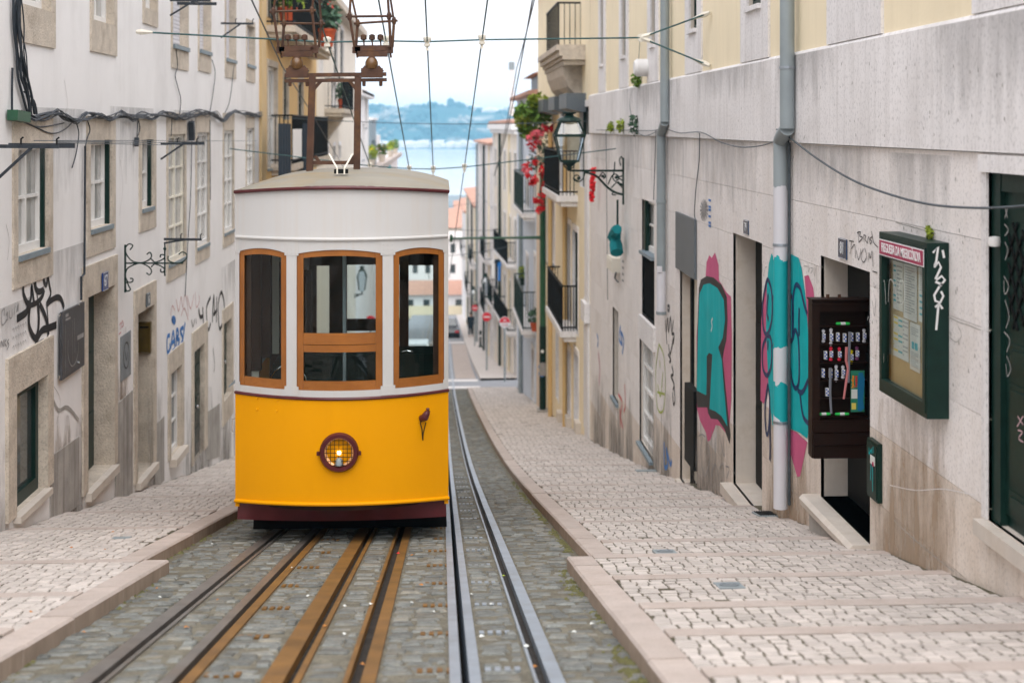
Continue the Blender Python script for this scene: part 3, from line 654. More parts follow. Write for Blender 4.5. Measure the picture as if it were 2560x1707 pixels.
# slate board, poster, letter box on the left house
t = thing('notice_board', 'dark slate board with faint chalk drawing left of door 67', 'board', L.at(171, 850))
b = B(); b.prism([L.P(*L.px(*p), .05) for p in ((143, 781), (199, 754), (199, 912), (142, 951))], L.n * -.025); bd = b.obj('board', 'slate', t)
b = B()
L.stroke(b, [(157, 850), (156, 880), (160, 905), (167, 915), (176, 905), (182, 880), (183, 855)], .012, .053); L.stroke(b, [(150, 790), (158, 786)], .03, .053); L.stroke(b, [(150, 800), (163, 794)], .02, .053)
L.stroke(b, [(180, 845), (196, 836)], .045, .053); L.stroke(b, [(167, 800), (168, 905)], .006, .053); L.stroke(b, [(173, 795), (174, 880)], .01, .053); L.stroke(b, [(150, 812), (150, 935)], .008, .053)
b.obj('chalk_marks', 'fadeink', bd, fix=False)
b = B()
for p in ((147, 787), (196, 762), (196, 906), (146, 942)): b.lathe(L.at(*p, .05), [(.012, 0), (.012, .012)], 8, 'x')
b.obj('fixing_screw', 'chrome', bd)
t = thing('poster', 'small grey poster with a round drawing between the two left doors', 'poster', L.at(313, 900))
b = B(); b.prism([L.P(*L.px(*p), .012) for p in ((300, 843), (325, 825), (325, 935), (300, 955))], L.n * -.008); p = b.obj('sheet', mat('grey_paper', (.22, .24, .25), .7, .12, 6), t)
b = B(); cz = [(313 + 7 * math.cos(a / 12 * 2 * math.pi), 888 - 0 + 32 * math.sin(a / 12 * 2 * math.pi) - 4 * math.cos(a / 12 * 2 * math.pi)) for a in range(13)]
L.stroke(b, cz, .018, .0145); L.stroke(b, [(310, 880), (313, 900), (316, 880)], .015, .0145); b.obj('printed_face', 'ink', p, fix=False)
t = thing('letter_box', 'brass brown letter box hung in the reveal of the second left door', 'letter box', L.at(366, 850))
b = B(); u1 = G3[1]; pz = [L.px(366, 891)[1], L.px(366, 815)[1]]
b.hexa([L.P(u1 - .09, pz[0], -.17), L.P(u1 - .005, pz[0], -.17), L.P(u1 - .005, pz[0], -.02), L.P(u1 - .09, pz[0], -.02), L.P(u1 - .09, pz[1], -.17), L.P(u1 - .005, pz[1], -.17), L.P(u1 - .005, pz[1], -.02), L.P(u1 - .09, pz[1], -.02)])
bx = b.obj('case', mat('aged_brass', (.12, .08, .02), .4, .2, 9, metal=.5), t)
b = B(); b.bar(L.P(u1 - .094, pz[1] - .06, -.15), L.P(u1 - .094, pz[1] - .06, -.04), .006, .02); b.obj('slot', 'black', bx)
# graffiti on the left house
def tags(parent, w, name, m, strokes, wd, o=.0045, taper=False):
    wd = [q * 1.3 for q in wd] if isinstance(wd, list) else wd * 1.3
    if len(strokes) <= 3:
        for i, s_ in enumerate(strokes): b = B(); w.stroke(b, s_, (wd if not isinstance(wd, list) else wd[i]), o + i * .00005, taper=taper); last = b.obj(name, m, parent, fix=False)
        return last
    b = B()
    for i, s_ in enumerate(strokes): w.stroke(b, s_, wd if not isinstance(wd, list) else wd[i], o + i * .00005, taper=taper)
    return b.obj(name, m, parent, fix=False)
tags(white_house, L, 'graffiti', 'ink', [
    [(57, 711), (58, 735), (66, 756), (72, 760)], [(72, 760), (77, 740), (78, 715), (82, 740), (84, 758)], [(84, 698), (88, 720), (96, 729), (108, 724)], [(110, 724), (104, 742), (90, 757), (70, 765)],
    [(107, 688), (110, 706), (115, 712), (119, 690)], [(119, 690), (123, 715), (126, 735), (115, 760)], [(115, 762), (128, 750), (143, 743), (153, 750), (159, 770)],
    [(70, 762), (66, 778), (58, 786), (41, 797)], [(74, 764), (71, 790), (72, 815), (79, 835), (88, 845), (94, 825), (96, 795), (94, 760)], [(98, 760), (108, 780), (116, 805), (120, 838)], [(116, 760), (119, 800), (120, 830)],
    [(140, 812), (120, 820), (104, 826), (93, 845), (88, 862), (87, 878)], [(87, 868), (97, 860), (108, 854)], [(88, 700), (92, 740), (95, 760)]], [.045, .04, .045, .04, .04, .032, .045, .055, .05, .05, .02, .055, .045, .016])
tags(white_house, L, 'graffiti', 'fadeink', [[(3, 778), (4, 812), (15, 802)], [(3, 778), (10, 772), (9, 790)], [(14, 790), (17, 780), (18, 798), (13, 800)], [(22, 776), (23, 794), (29, 792), (29, 772)], [(34, 786), (37, 764)], [(40, 780), (43, 762), (44, 778), (46, 758)],
    [(1, 868), (2, 852), (7, 866), (8, 848)], [(11, 866), (11, 846)], [(15, 848), (11, 856), (15, 866)], [(21, 848), (17, 854), (21, 862), (16, 874)]], .010)
tags(white_house, L, 'graffiti', 'fadeink', [[(30 + i * 6, 826 + j * 22 - i * 3), (33 + i * 6, 820 + j * 22 - i * 3), (34 + i * 6, 830 + j * 22 - i * 3)] for i in range(6) for j in range(3)], .005)
tags(white_house, L, 'graffiti', 'bluep', [[(424, 838), (418, 842), (417, 868), (419, 882), (424, 872), (424, 858)], [(426, 872), (430, 840), (433, 830), (437, 868)], [(428, 858), (437, 850)], [(434, 806), (429, 798), (434, 794), (438, 802), (434, 808)],
    [(440, 866), (441, 824), (446, 834), (441, 846), (448, 850), (444, 868)], [(458, 818), (450, 826), (456, 844), (452, 862)], [(462, 806), (456, 852)], [(455, 864), (456, 868)], [(430, 880), (436, 874), (440, 884)]], .046)
tags(white_house, L, 'graffiti', 'fadered', [[(426, 788), (430, 764), (436, 776)], [(440, 748), (446, 778), (452, 742), (456, 768), (462, 736), (468, 762), (470, 790)], [(468, 740), (476, 772), (484, 736)], [(488, 730), (490, 768), (498, 752), (496, 738)], [(452, 790), (460, 770), (470, 800)]], .014)
tags(white_house, L, 'graffiti', 'ink', [[(496, 772), (500, 792), (508, 788)], [(506, 768), (508, 808)], [(526, 742), (516, 768), (517, 806), (521, 824), (526, 808)], [(530, 806), (534, 738), (536, 790)], [(533, 786), (542, 776)], [(541, 742), (540, 806)],
    [(546, 800), (545, 760), (553, 730), (560, 760), (558, 800), (549, 822), (546, 800)]], .048)
tags(white_house, L, 'graffiti', 'fadered', [[(298, 812), (303, 806), (300, 824)], [(304, 800), (308, 812), (303, 818)], [(296, 836), (302, 830)]], .012)
tags(white_house, L, 'graffiti', 'fadeink', [[(294, 1060), (297, 1095), (300, 1060)], [(302, 1052), (302, 1090)], [(308, 1046), (306, 1086), (312, 1080)], [(316, 1040), (314, 1086), (320, 1078)], [(478, 800), (482, 816), (486, 798)], [(489, 796), (490, 810)], [(532, 870), (536, 910), (534, 930)], [(455, 960), (460, 1000), (456, 985)]], .03)
tags(white_house, L, 'wall_crack', 'damp', [[(112, 962), (128, 990), (145, 1025), (168, 1018), (196, 1050)]], .03)

def stain(parent, w, u0, u1, h, m, o=.0025, z0=None):
    b = B(); za = zs(u0) + .06; zb = zs(u1) + .06
    if z0 is not None: za = zb = z0
    b.add([w.P(u0, za, o), w.P(u1, zb, o), w.P(u1, zb + h, o), w.P(u0, za + h, o)], [(0, 1, 2, 3)]); b.obj('damp_stain', m, parent, fix=False)
for u0, u1, h in ((10.6, 12.4, .8), (13.7, 15.0, 1.0), (16.2, 17.25, 1.5), (18.0, 19.0, 1.5), (20.4, 23.2, 1.3), (23.6, 25.2, 1.2), (25.3, 28.5, 1.6)): stain(white_house, L, u0, u1, h, 'damp_grey')
stain(white_house, L, 13.6, 14.6, .9, 'damp_tan'); stain(white_house, L, 16.3, 17.2, 2.0, 'damp_tan')

for pts in ([(14, 560), (22, 600), (18, 650)], [(160, 200), (168, 260), (160, 285)], [(300, 400), (306, 470), (298, 540)], [(130, 960), (150, 1000), (140, 1060)]):
    b = B(); L.stroke(b, pts, .006, .003); b.obj('wall_crack', 'damp', white_house, fix=False)

def drip(parent, w, u0, u1, z1, h, m='drip_grey', o=.0028):
    b = B(); b.add([w.P(u0, z1 - h, o), w.P(u1, z1 - h, o), w.P(u1, z1, o), w.P(u0, z1, o)], [(0, 1, 2, 3)]); b.obj('drip_stain', m, parent, fix=False)
for u0, u1, z1, h in ((11.3, 13.2, -.35, .5), (12.8, 15.0, 1.35, .9), (16.0, 18.5, 1.4, .9), (19.5, 23, 1.4, 1.1), (13.5, 15.1, -.02, .6), (24, 28.5, -1.2, 1.0)): drip(white_house, L, u0, u1, z1, h)
# ---------------------------------------------------------------- right stone-clad house
stone_house = thing('stone_house', 'pale stone-clad house with yellow upper floor filling the right edge', 'house', (XR, 16, zs(16)))
rops = []
def rop(pa, pb, top, bot, dep): o = R.op(pa, pb, top, bot) + (dep,); rops.append(o); return o
D81 = rop(2052, 2175, (2051, 638), (2050, 1238), .22); D79 = rop(1833, 1905, (1833, 582), (1830, 1204), .24)
o = R.px(2471, 431)[1]; o2 = R.px(2476, 1303)[1]; DR = (6.55, R.px(2471, 431)[0], o2, o, .065); rops.append(DR)
DP = rop(1700, 1743, (1700, 676), (1700, 1196), .14); W1 = rop(1605, 1636, (1604, 497), (1620, 800), .13); W2 = rop(1599, 1633, (1599, 836), (1599, 1100), .1)
SL = rop(1532, 1546, (1533, 767), (1540, 1000), .1)
UP = []
for pa, pb in ((2490, 2760), (2100, 2178), (1872, 1908), (1727, 1746), (1629, 1641), (1556, 1567), (1503, 1511)):
    u = sorted((R.px(pa, 100)[0], R.px(pb, 100)[0] if pb < 2560 else 6.4)); q = (u[0], u[1], 2.35, 4.1, .09); rops.append(q); UP.append(q)
RU0, RU1 = 3.0, 29.25
zl = [1.03, .535, .04, -.46, -.96, -1.46, -1.96, -2.46, -2.96, -3.46, -3.96, -4.46, -4.96, -5.46, -5.96]
shell(stone_house, R, RU0, RU1, -7, 4.5, rops, 'damp', back=7, o=-.028)
for q in rops: b = B(); R.reveal(b, q, q[4] + .01, -.001); b.obj('door_reveal', 'marble', stone_house, fix=False, weld=True)
rd = random.Random(21)
for k, (zt, zb) in enumerate(zip(zl, zl[1:])):
    us = [RU0]; u = RU0 + (.9 if k % 2 else 1.9)
    while u < RU1: us.append(u); u += rd.uniform(1.8, 2.6)
    us.append(RU1)
    for ua, ub in zip(us, us[1:]):
        if zs(ua) - .3 > zt: continue
        cuts = sorted({ua, ub} | {e for q in rops for e in q[:2] if ua < e < ub})
        for a, c in zip(cuts, cuts[1:]):
            segs = [(zb, zt)]
            for q in rops:
                if q[0] <= a + 1e-6 and q[1] >= c - 1e-6:
                    ns = []
                    for s0, s1 in segs:
                        if q[3] <= s0 or q[2] >= s1: ns.append((s0, s1)); continue
                        if q[2] > s0: ns.append((s0, q[2]))
                        if q[3] < s1: ns.append((q[3], s1))
                    segs = ns
            for s0, s1 in segs:
                e0 = .0012 if a == ua else 0; e1 = .0012 if c == ub else 0
                if s1 - s0 > .01: b = B(); R.box(b, a + e0, c - e1, s0 + (.0018 if s0 == zb else 0), s1 - (.0018 if s1 == zt else 0), -.027, 0); b.obj('stone_panel', 'panelworn' if zt < zs((a + c) / 2) + 1.15 else 'panel', stone_house, fix=False)
b = B(); b.prism([R.P(RU0, 1.035, -.02), R.P(RU0, 1.035, .032), R.P(RU0, 1.79, .032), R.P(RU0, 1.815, .012), R.P(RU0, 1.815, -.02)], R.d * (RU1 - RU0)); b.obj('stone_band', 'band', stone_house)
b = B(); R.face(b, RU0, RU1, 1.815, 4.5, [q for q in rops if q[3] > 2], .0); b.obj('upper_wall', 'yellow_wall', stone_house, fix=False, weld=True)
for i, q in enumerate(UP):
    ww = q[1] - q[0]
    surround(stone_house, R, q, .30, .30, .2, q[2] - 1.817, 'band', .024)
    window(stone_house, R, q, q[4], 2, 2, 'green', 'glass', .05, sill='band', sw=.06)
# far right green door with a diamond lattice
d = door(stone_house, R, DR, DR[4], 'green', 1, False)
u0, u1, z0, z1 = DR[:4]; um = u1 - .13
for (za, zb2) in ((z0 + .10, z0 + .22), (z0 + .27, z0 + .80), (z0 + .86, z0 + 1.02)):
    b = B(); R.box(b, um - .55, um - .06, za, zb2, -DR[4], -DR[4] + .022); R.box(b, um - .52, um - .09, za + .03, zb2 - .03, -DR[4] + .022, -DR[4] + .032); b.obj('door_panel', 'green', d)
b = B(); R.box(b, u1 - .12, u1, z0, z1, -DR[4], -DR[4] + .045); R.box(b, u0, u1 - .12, z1 - .1, z1, -DR[4], -DR[4] + .04); b.obj('door_frame', 'green', d)
b = B(); R.box(b, um - .55, um - .04, z0 + 1.08, z0 + 1.70, -DR[4] + .002, -DR[4] + .006); b.obj('lattice_pane', 'glass', d)
b = B()
for i in range(-6, 7):
    for s in (-1, 1):
        pts = []
        for k in range(9):
            uu = um - .55 + .51 * k / 8; z = z0 + 1.39 + s * (uu - um + .295) * 1.5 + i * .16
            if z0 + 1.08 <= z <= z0 + 1.70: pts.append(R.P(uu, z, -DR[4] + .016))
        if len(pts) > 1: b.bar(pts[0], pts[-1], .014, .02, up=R.n)
b.obj('lattice', 'black', d)
b = B(); R.box(b, u0, u1 + .05, z0 - .09, z0 - .003, -.06, .07); b.obj('marble_sill', 'marble', stone_house)
b = B(); R.box(b, u0 - .2, u1 + .07, z1 + .003, z1 + .10, -.02, .035); b.obj('lintel', 'band', stone_house)
b = B(); R.box(b, u1 + .003, u1 + .075, z0, z1, -.02, .012); b.obj('jamb_stone', 'band', stone_house)
b = B(); b.lathe(R.at(2486, 604, .01), [(.0, -.03), (.03, -.025), (.034, 0), (.03, .025), (.0, .03)], 12); b.obj('bell_knob', 'white', stone_house, smooth=True)
tags(d, R, 'graffiti', 'fadeink', [[(2506, 520), (2512, 545)], [(2512, 522), (2505, 546)], [(2504, 560), (2514, 575), (2505, 590)], [(2505, 605), (2513, 625), (2506, 650)], [(2503, 690), (2515, 715), (2505, 735), (2503, 700)], [(2506, 750), (2516, 790), (2508, 820)], [(2504, 830), (2518, 850), (2510, 880)], [(2510, 890), (2520, 920), (2512, 940), (2508, 910)]], .006, -.015)
tags(d, R, 'graffiti', 'pinklight', [[(2531, 1040), (2545, 1062)], [(2545, 1040), (2530, 1066)], [(2532, 1075), (2543, 1080), (2534, 1095), (2545, 1105)]], .006, -.028)
# doors 81 and 79, the door under the grey sheet, and the windows
door(stone_house, R, D81, D81[4], 'black', 3, False); door(stone_house, R, D79, D79[4], 'black', 3)
b = B(); z = D81[2]; u0, u1 = D81[:2]
b.prism([R.P(u0 - .02, z - .10, -.24), R.P(u0 - .02, z, -.24), R.P(u0 - .02, z, .13), R.P(u0 - .02, z - .03, .16), R.P(u0 - .02, z - .08, .15), R.P(u0 - .02, z - .10, .12)], R.d * (u1 - u0 + .10)); b.obj('door_step', 'marble', stone_house)
b = B(); R.box(b, u0 + .02, u1 + .06, zs(u1) - .2, z - .105, -.2, .08); b.obj('step_base', 'damp', stone_house)
b = B(); z = D79[2]; u0, u1 = D79[:2]; R.box(b, u0 - .04, u1 + .06, z - .11, z - .003, -.24, .13); b.obj('door_step', 'marble', stone_house)
b = B(); R.box(b, u0, u1 + .03, zs(u1) - .3, z - .113, -.2, .08); b.obj('step_base', 'damp', stone_house)
door(stone_house, R, DP, DP[4], 'creampaint', 1, False)
b = B()
for pa in (1703, 1735): u = R.px(pa, 900, -.13)[0]; R.box(b, u - .05, u + .05, DP[2], DP[3], -.14, -.09)
b.obj('door_frame', 'black', stone_house)
b = B(); (ua, za), (ub, zb) = R.px(1715, 955), R.px(1738, 1178); R.box(b, ub, ua, zb, za, -.06, .02); b.obj('door_barrier', 'black', stone_house)
b = B(); R.box(b, DP[0] - .02, DP[1] + .03, DP[2] - .08, DP[2] - .003, -.1, .06); b.obj('door_step', 'marble', stone_house)
b = B(); b.prism([R.P(*R.px(*p), .035) for p in ((1695, 529), (1742.5, 549), (1742.5, 699), (1695, 669))], R.n * -.028); b.obj('metal_sheet', 'greyboard', stone_house)
zc = R.px(1604, 632)[1]
window(stone_house, R, (W1[0], W1[1], zc + .05, W1[3]), W1[4], 2, 2, 'white', 'curtain', .06, sill='greysill', sw=.05)
b = B(); R.box(b, W1[1] - .16, W1[1] - .01, zc + .05, W1[3], -.10, -.03); b.obj('shutter_edge', 'green', stone_house)
b = B(); n = 12
for i in range(n): u = W1[0] + .03 + (W1[1] - W1[0] - .06) * i / (n - 1); b.bar(R.P(u, W1[2], -.03), R.P(u, zc - .01, -.03), .02)
R.box(b, W1[0], W1[1], W1[2], W1[2] + .03, -.05, 0); b.obj('window_grille', 'black', stone_house)
b = B(); R.box(b, W1[0], W1[1], W1[2], zc, -.14, -.10); b.obj('lower_pane', 'dark', stone_house)
b = B(); R.box(b, W1[0] - .12, W1[1] + .12, W1[2] - .36, W1[2] - .01, -.02, .04); b.obj('apron_stone', 'band', stone_house)
window(stone_house, R, W2, W2[4], 1, 4, 'white', 'curtain', .07, sill='greysill', sw=.06)
b = B(); R.box(b, SL[0], SL[1], SL[2], SL[3], -.14, -.1); b.obj('slot_window', 'dark', stone_house)
b = B(); R.box(b, SL[0] - .03, SL[1] + .03, SL[2] - .06, SL[2] - .002, -.1, .05); b.obj('sill', 'greysill', stone_house)
plate(stone_house, R, 1861, 1872.5, 549, 588, '79', 'signnavy', .012); plate(stone_house, R, 2099, 2119, 594, 650, '81', 'signnavy', .012)
b = B(); (ua, za), (ub, zb) = R.px(2180, 1092), R.px(2206, 1258); R.box(b, ub, ua, zb, za, 0, .035); R.box(b, ub + .012, ua - .012, zb + .02, za - .02, .035, .042); mb = b.obj('meter_hatch', 'green', stone_house)
b = B(); (ua, za), (ub, zb) = R.px(2191, 1135), R.px(2202, 1165); R.box(b, ub, ua, zb, za, .042, .045); b.obj('sticker', 'paper', mb)
tags(mb, R, 'graffiti', 'teal', [[(2189, 1118), (2189, 1134), (2194, 1124)], [(2195, 1120), (2196, 1134)], [(2199, 1116), (2199, 1132)], [(2194, 1160), (2193, 1200)], [(2198, 1165), (2198, 1228)]], .009, .047)
b = B(); b.lathe(R.at(2183, 1160, .044), [(.018, -.004), (.018, .004)], 10, 'x'); b.obj('sticker', 'crimson', mb)
# painted pieces on the stone house
def rpatch(name, m, pts, o): return R.patch(pts, o).obj(name, m, stone_house, fix=False)
rpatch('graffiti', 'pink', [(1742, 840), (1750, 735), (1763, 715), (1767, 655), (1774, 638), (1780, 645), (1788, 631), (1797, 662), (1798, 700), (1816, 730), (1828, 742), (1830, 840), (1829, 1000), (1822, 1090), (1800, 1064), (1790, 1062), (1776, 1100), (1770, 1103), (1765, 1080), (1750, 1050), (1743, 1020)], .0030)
rpatch('graffiti', 'ink', [(1742, 985), (1744, 830), (1748, 720), (1753, 699), (1768, 690), (1785, 694), (1805, 712), (1818, 742), (1820, 800), (1817, 850), (1810, 880), (1808, 897), (1814, 960), (1822, 1040), (1827, 1085), (1825, 1110), (1812, 1072), (1795, 1048), (1778, 1046), (1771, 1032), (1769, 1018), (1744, 1018)], .0045)
rpatch('graffiti', 'teal', [(1743, 976), (1746, 830), (1750, 735), (1760, 712), (1775, 708), (1795, 720), (1811, 750), (1814, 800), (1808, 845), (1797, 868), (1806, 900), (1812, 980), (1820, 1066), (1805, 1040), (1790, 1028), (1775, 1022), (1778, 960), (1782, 886), (1774, 882), (1768, 890), (1768, 950), (1767, 988)], .0060)
tags(stone_house, R, 'graffiti', 'whitep', [[(1783, 795), (1780, 805), (1782, 815), (1779, 828)]], .02, .0075)
tags(stone_house, R, 'graffiti', 'fadeink', [[(1748, 1090), (1756, 1085), (1764, 1092)], [(1758, 1090), (1752, 1130), (1762, 1190), (1775, 1150), (1770, 1110)], [(1780, 1075), (1782, 1150), (1779, 1215)], [(1788, 1070), (1790, 1140), (1788, 1218)], [(1800, 1085), (1806, 1120), (1812, 1140), (1808, 1090)], [(1778, 1190), (1790, 1160), (1800, 1215)], [(1800, 1170), (1808, 1160), (1812, 1200)], [(1815, 1165), (1824, 1170), (1818, 1195)]], .014)
rpatch('graffiti', 'pink', [(1902, 1000), (1904, 800), (1909, 735), (1918, 694), (1926, 700), (1924, 960), (1910, 1010)], .0030)
rpatch('graffiti', 'pink', [(2012, 690), (2022, 688), (2034, 720), (2038, 760), (2037, 900), (2027, 900), (2018, 770)], .0030)
rpatch('graffiti', 'pink', [(1966, 1078), (1975, 1073), (1992, 1080), (2019, 1105), (2001, 1190), (1994, 1192), (1976, 1130)], .0030)
rpatch('graffiti', 'teal', [(1918, 720), (1923, 660), (1930, 633), (1936, 645), (1948, 640), (1962, 626), (1976, 634), (1998, 645), (2005, 670), (2012, 720), (2018, 770), (2022, 840), (2026, 900), (2026, 1060), (2019, 1096), (2000, 1081), (1966, 1066), (1932, 1062), (1924, 990), (1922, 960), (1916, 820)], .0045)
tags(stone_house, R, 'graffiti', 'navy', [[(1918, 702), (1908, 760), (1910, 820), (1920, 835), (1931, 800), (1932, 740), (1924, 702), (1918, 702)], [(1922, 735), (1919, 780), (1923, 800)], [(1932, 745), (1946, 740)], [(1920, 838), (1908, 870), (1909, 920), (1920, 938), (1930, 910), (1930, 850), (1920, 838)], [(1922, 850), (1921, 875)], [(1921, 960), (1914, 1020), (1917, 1080), (1923, 1075), (1926, 1000), (1921, 960)],
    [(1926, 990), (1927, 1120), (1926, 1150)], [(1975, 738), (1983, 745), (1985, 780), (1984, 830)], [(1984, 850), (1984, 760), (1990, 715), (2002, 720), (2012, 760), (2020, 785)], [(2000, 770), (1999, 810), (2000, 840)], [(1970, 855), (1982, 850), (1990, 825), (1998, 850), (2000, 920), (1998, 960), (1990, 970), (1982, 950), (1978, 920), (1976, 940), (1966, 955)], [(1996, 975), (2008, 980), (2022, 950)], [(2002, 985), (2010, 1040), (2026, 1060)], [(1934, 860), (1940, 880), (1944, 900)], [(1938, 934), (1946, 942)]], .034, .0075)
tags(stone_house, R, 'graffiti', 'ink', [[(2146, 580), (2148, 604)], [(2144, 582), (2153, 580), (2150, 590), (2158, 594), (2148, 606)], [(2160, 590), (2162, 606)], [(2160, 588), (2166, 590), (2164, 598), (2170, 608)], [(2170, 608), (2173, 592), (2177, 610)], [(2182, 592), (2176, 598), (2181, 604), (2177, 610)], [(2180, 578), (2184, 600), (2188, 610), (2196, 618)],
    [(2124, 602), (2136, 604)], [(2130, 604), (2128, 635)], [(2130, 622), (2138, 612), (2140, 645)], [(2142, 625), (2148, 650), (2154, 622)], [(2160, 622), (2154, 640), (2160, 656), (2168, 640), (2163, 620)], [(2172, 655), (2174, 632), (2178, 645), (2182, 628), (2184, 666)], [(2183, 678), (2195, 682)]], .006)
tags(stone_house, R, 'graffiti', 'fadeink', [[(2012, 665), (2020, 666)], [(2022, 664), (2022, 680), (2026, 668)], [(2028, 670), (2034, 672), (2028, 684)], [(2036, 668), (2038, 690), (2042, 665), (2044, 710)], [(1906, 655), (1910, 690), (1914, 670), (1918, 668)], [(2186, 705), (2188, 720), (2192, 712)], [(2182, 750), (2188, 790), (2191, 745)]], .005)
b = B(); c = R.at(1763, 524, .005)
for i in range(16): R.stroke(b, [(1761, 524), (1761 + 10 * math.cos(i * .39), 526 + 28 * math.sin(i * .39))], .02 if i % 2 else .03, .0045 + .0001 * i, False)
b.obj('stencil', 'fadeink', stone_house, fix=False)
tags(stone_house, R, 'stencil', 'bluep', [[(1772, 500 + k * 8), (1778, 502 + k * 8)] for k in (0, 2, 3, 5, 7, 8)], .02)
tags(stone_house, R, 'stencil', 'fadeink', [[(1556, 652 + k * 16), (1560, 655 + k * 16)] for k in range(4)], .03)
tags(stone_house, R, 'graffiti', 'ink', [[(1670, 765), (1674, 765), (1673, 778), (1670, 772)], [(1664, 800), (1666, 830), (1670, 795), (1672, 830), (1677, 792), (1680, 830), (1684, 800)], [(1666, 832), (1668, 860)], [(1680, 835), (1686, 836), (1684, 860)], [(1672, 860), (1676, 885), (1684, 845)], [(1671, 885), (1678, 900), (1674, 905)], [(1680, 915), (1684, 935), (1678, 940), (1686, 960), (1683, 975)], [(1682, 980), (1684, 1010), (1688, 1000), (1686, 960)]], .03)
tags(stone_house, R, 'graffiti', 'limep', [[(1648, 860), (1641, 910), (1640, 960), (1643, 1010), (1650, 1030), (1660, 1020), (1664, 960), (1660, 890), (1648, 860)], [(1645, 960), (1652, 990), (1658, 930)], [(1644, 980), (1662, 985)], [(1650, 900), (1651, 920)]], .025)
tags(stone_house, R, 'graffiti', 'bluep', [[(1552, 815), (1548, 845), (1556, 860), (1552, 830), (1560, 850), (1556, 885)], [(1661, 1105), (1662, 1165), (1670, 1160), (1666, 1120), (1676, 1160), (1680, 1150)], [(1493, 835), (1496, 850), (1494, 868)]], .05)
tags(stone_house, R, 'graffiti', 'redp', [[(1546, 985), (1556, 1005), (1552, 1040), (1558, 1070)], [(1562, 960), (1564, 1010), (1560, 1030)], [(1550, 1020), (1552, 1070)]], .04)
tags(stone_house, R, 'graffiti', 'fadered', [[(1609, 822), (1612, 840), (1616, 818)], [(1620, 818), (1624, 830), (1621, 840)], [(1628, 850), (1630, 862)]], .04)
tags(stone_house, R, 'graffiti', 'pinklight', [[(1496, 880), (1500, 920), (1498, 960)]], .12)
# ---------------------------------------------------------------- downpipes
def pipe(label, segs, w, r, loc):
    t = thing('drainpipe', label, 'drainpipe', loc)
    for pts, m in segs: B().tube(pts, r, 12).obj('pipe', m, t, smooth=True)
    return t
u = R.px(1968, 200, .1)[0]; ul = R.px(1950, 420, .09)[0]; zz = lambda y, uu=u: R.px(0, 0) and (CAMH - (y - HORIZON) / FPX * uu)
up = [R.P(u, 4.4, .10), R.P(u, zz(322), .10)]; lo = lambda y: R.P(ul, zz(y, ul), .085)
PM = bpy.data.materials.new('painted_pipe'); PM.use_nodes = True; pn, pl = PM.node_tree.nodes, PM.node_tree.links; pp_ = pn['Principled BSDF']; pp_.inputs['Roughness'].default_value = .55
pg_ = pn.new('ShaderNodeNewGeometry'); ps_ = pn.new('ShaderNodeSeparateXYZ'); pl.new(pg_.outputs['Position'], ps_.inputs[0]); pz_ = pn.new('ShaderNodeTexNoise'); pz_.inputs['Scale'].default_value = 9.; pz_.inputs['Detail'].default_value = 5; pl.new(pg_.outputs['Position'], pz_.inputs[0])
pa_ = pn.new('ShaderNodeMath'); pa_.operation = 'MULTIPLY_ADD'; pa_.inputs[1].default_value = .28; pl.new(pz_.outputs[0], pa_.inputs[0]); pl.new(ps_.outputs[2], pa_.inputs[2])
pm_ = pn.new('ShaderNodeMapRange'); zlo_, zhi_ = lo(1280).z, lo(352).z; pm_.inputs[1].default_value = zlo_ + .14; pm_.inputs[2].default_value = zhi_ + .14; pl.new(pa_.outputs[0], pm_.inputs[0])
pr_ = pn.new('ShaderNodeValToRGB'); pl.new(pm_.outputs[0], pr_.inputs[0]); pr_.color_ramp.interpolation = 'CONSTANT'; fz = lambda y: (lo(y).z - zlo_) / (zhi_ - zlo_); W_, T_, G_ = (.64, .64, .67, 1), (.006, .39, .41, 1), (.30, .345, .36, 1)
pe_ = pr_.color_ramp.elements; pe_[0].position, pe_[0].color = 0, W_; pe_[1].position, pe_[1].color = fz(1052), T_
for y_, c_ in ((968, W_), (872, T_), (650, W_), (475, G_)): e_ = pe_.new(fz(y_)); e_.color = c_
pl.new(pr_.outputs[0], pp_.inputs['Base Color'])
t = pipe('thick grey drainpipe painted white and teal lower down, between doors 79 and 81', [(up, 'grey'), ([up[1], R.P((u + ul) / 2, zz(338), .10), lo(352)], 'grey'), ([lo(352), lo(1280)], PM)], R, .064, R.P(u, zs(u), .1))
for p in (R.P(u, zz(168), .10), lo(615), lo(1062)):
    b = B(); b.lathe(p, [(.068, -.012), (.070, -.012), (.070, .012), (.068, .012)], 12); b.bar(p + Vector((.06, 0, 0)), p + Vector((.12, 0, 0)), .02); b.obj('pipe_clamp', 'steel', t)
b = B(); b.tube([R.P(ul - .09, zz(350, ul), .03), R.P(ul - .09, zz(1265, ul), .03)], .014, 6); b.obj('side_tube', 'greycable', t)
u2 = R.px(1664, 200, .08)[0]; u3 = R.px(1653, 500, .08)[0]; z2 = lambda y, uu: CAMH - (y - HORIZON) / FPX * uu
t = pipe('second grey drainpipe beside the barred window, white at its foot', [([R.P(u2, 4.4, .09), R.P(u2, z2(305, u2), .09)], 'grey'), ([R.P(u2, z2(305, u2), .09), R.P(u3, z2(335, u3), .08)], 'grey'), ([R.P(u3, z2(335, u3), .08), R.P(u3, z2(680, u3), .08)], 'grey'), ([R.P(u3, z2(680, u3), .08), R.P(u3, z2(790, u3), .08)], 'pipewhite')], R, .062, R.P(u2, zs(u2), .1))
b = B(); p = R.P(u3, z2(674, u3), .08); b.box(p + Vector((-.07, -.075, -.04)), p + Vector((-.0, -.066, .04))); b.obj('pipe_sticker', 'pipewhite', t)
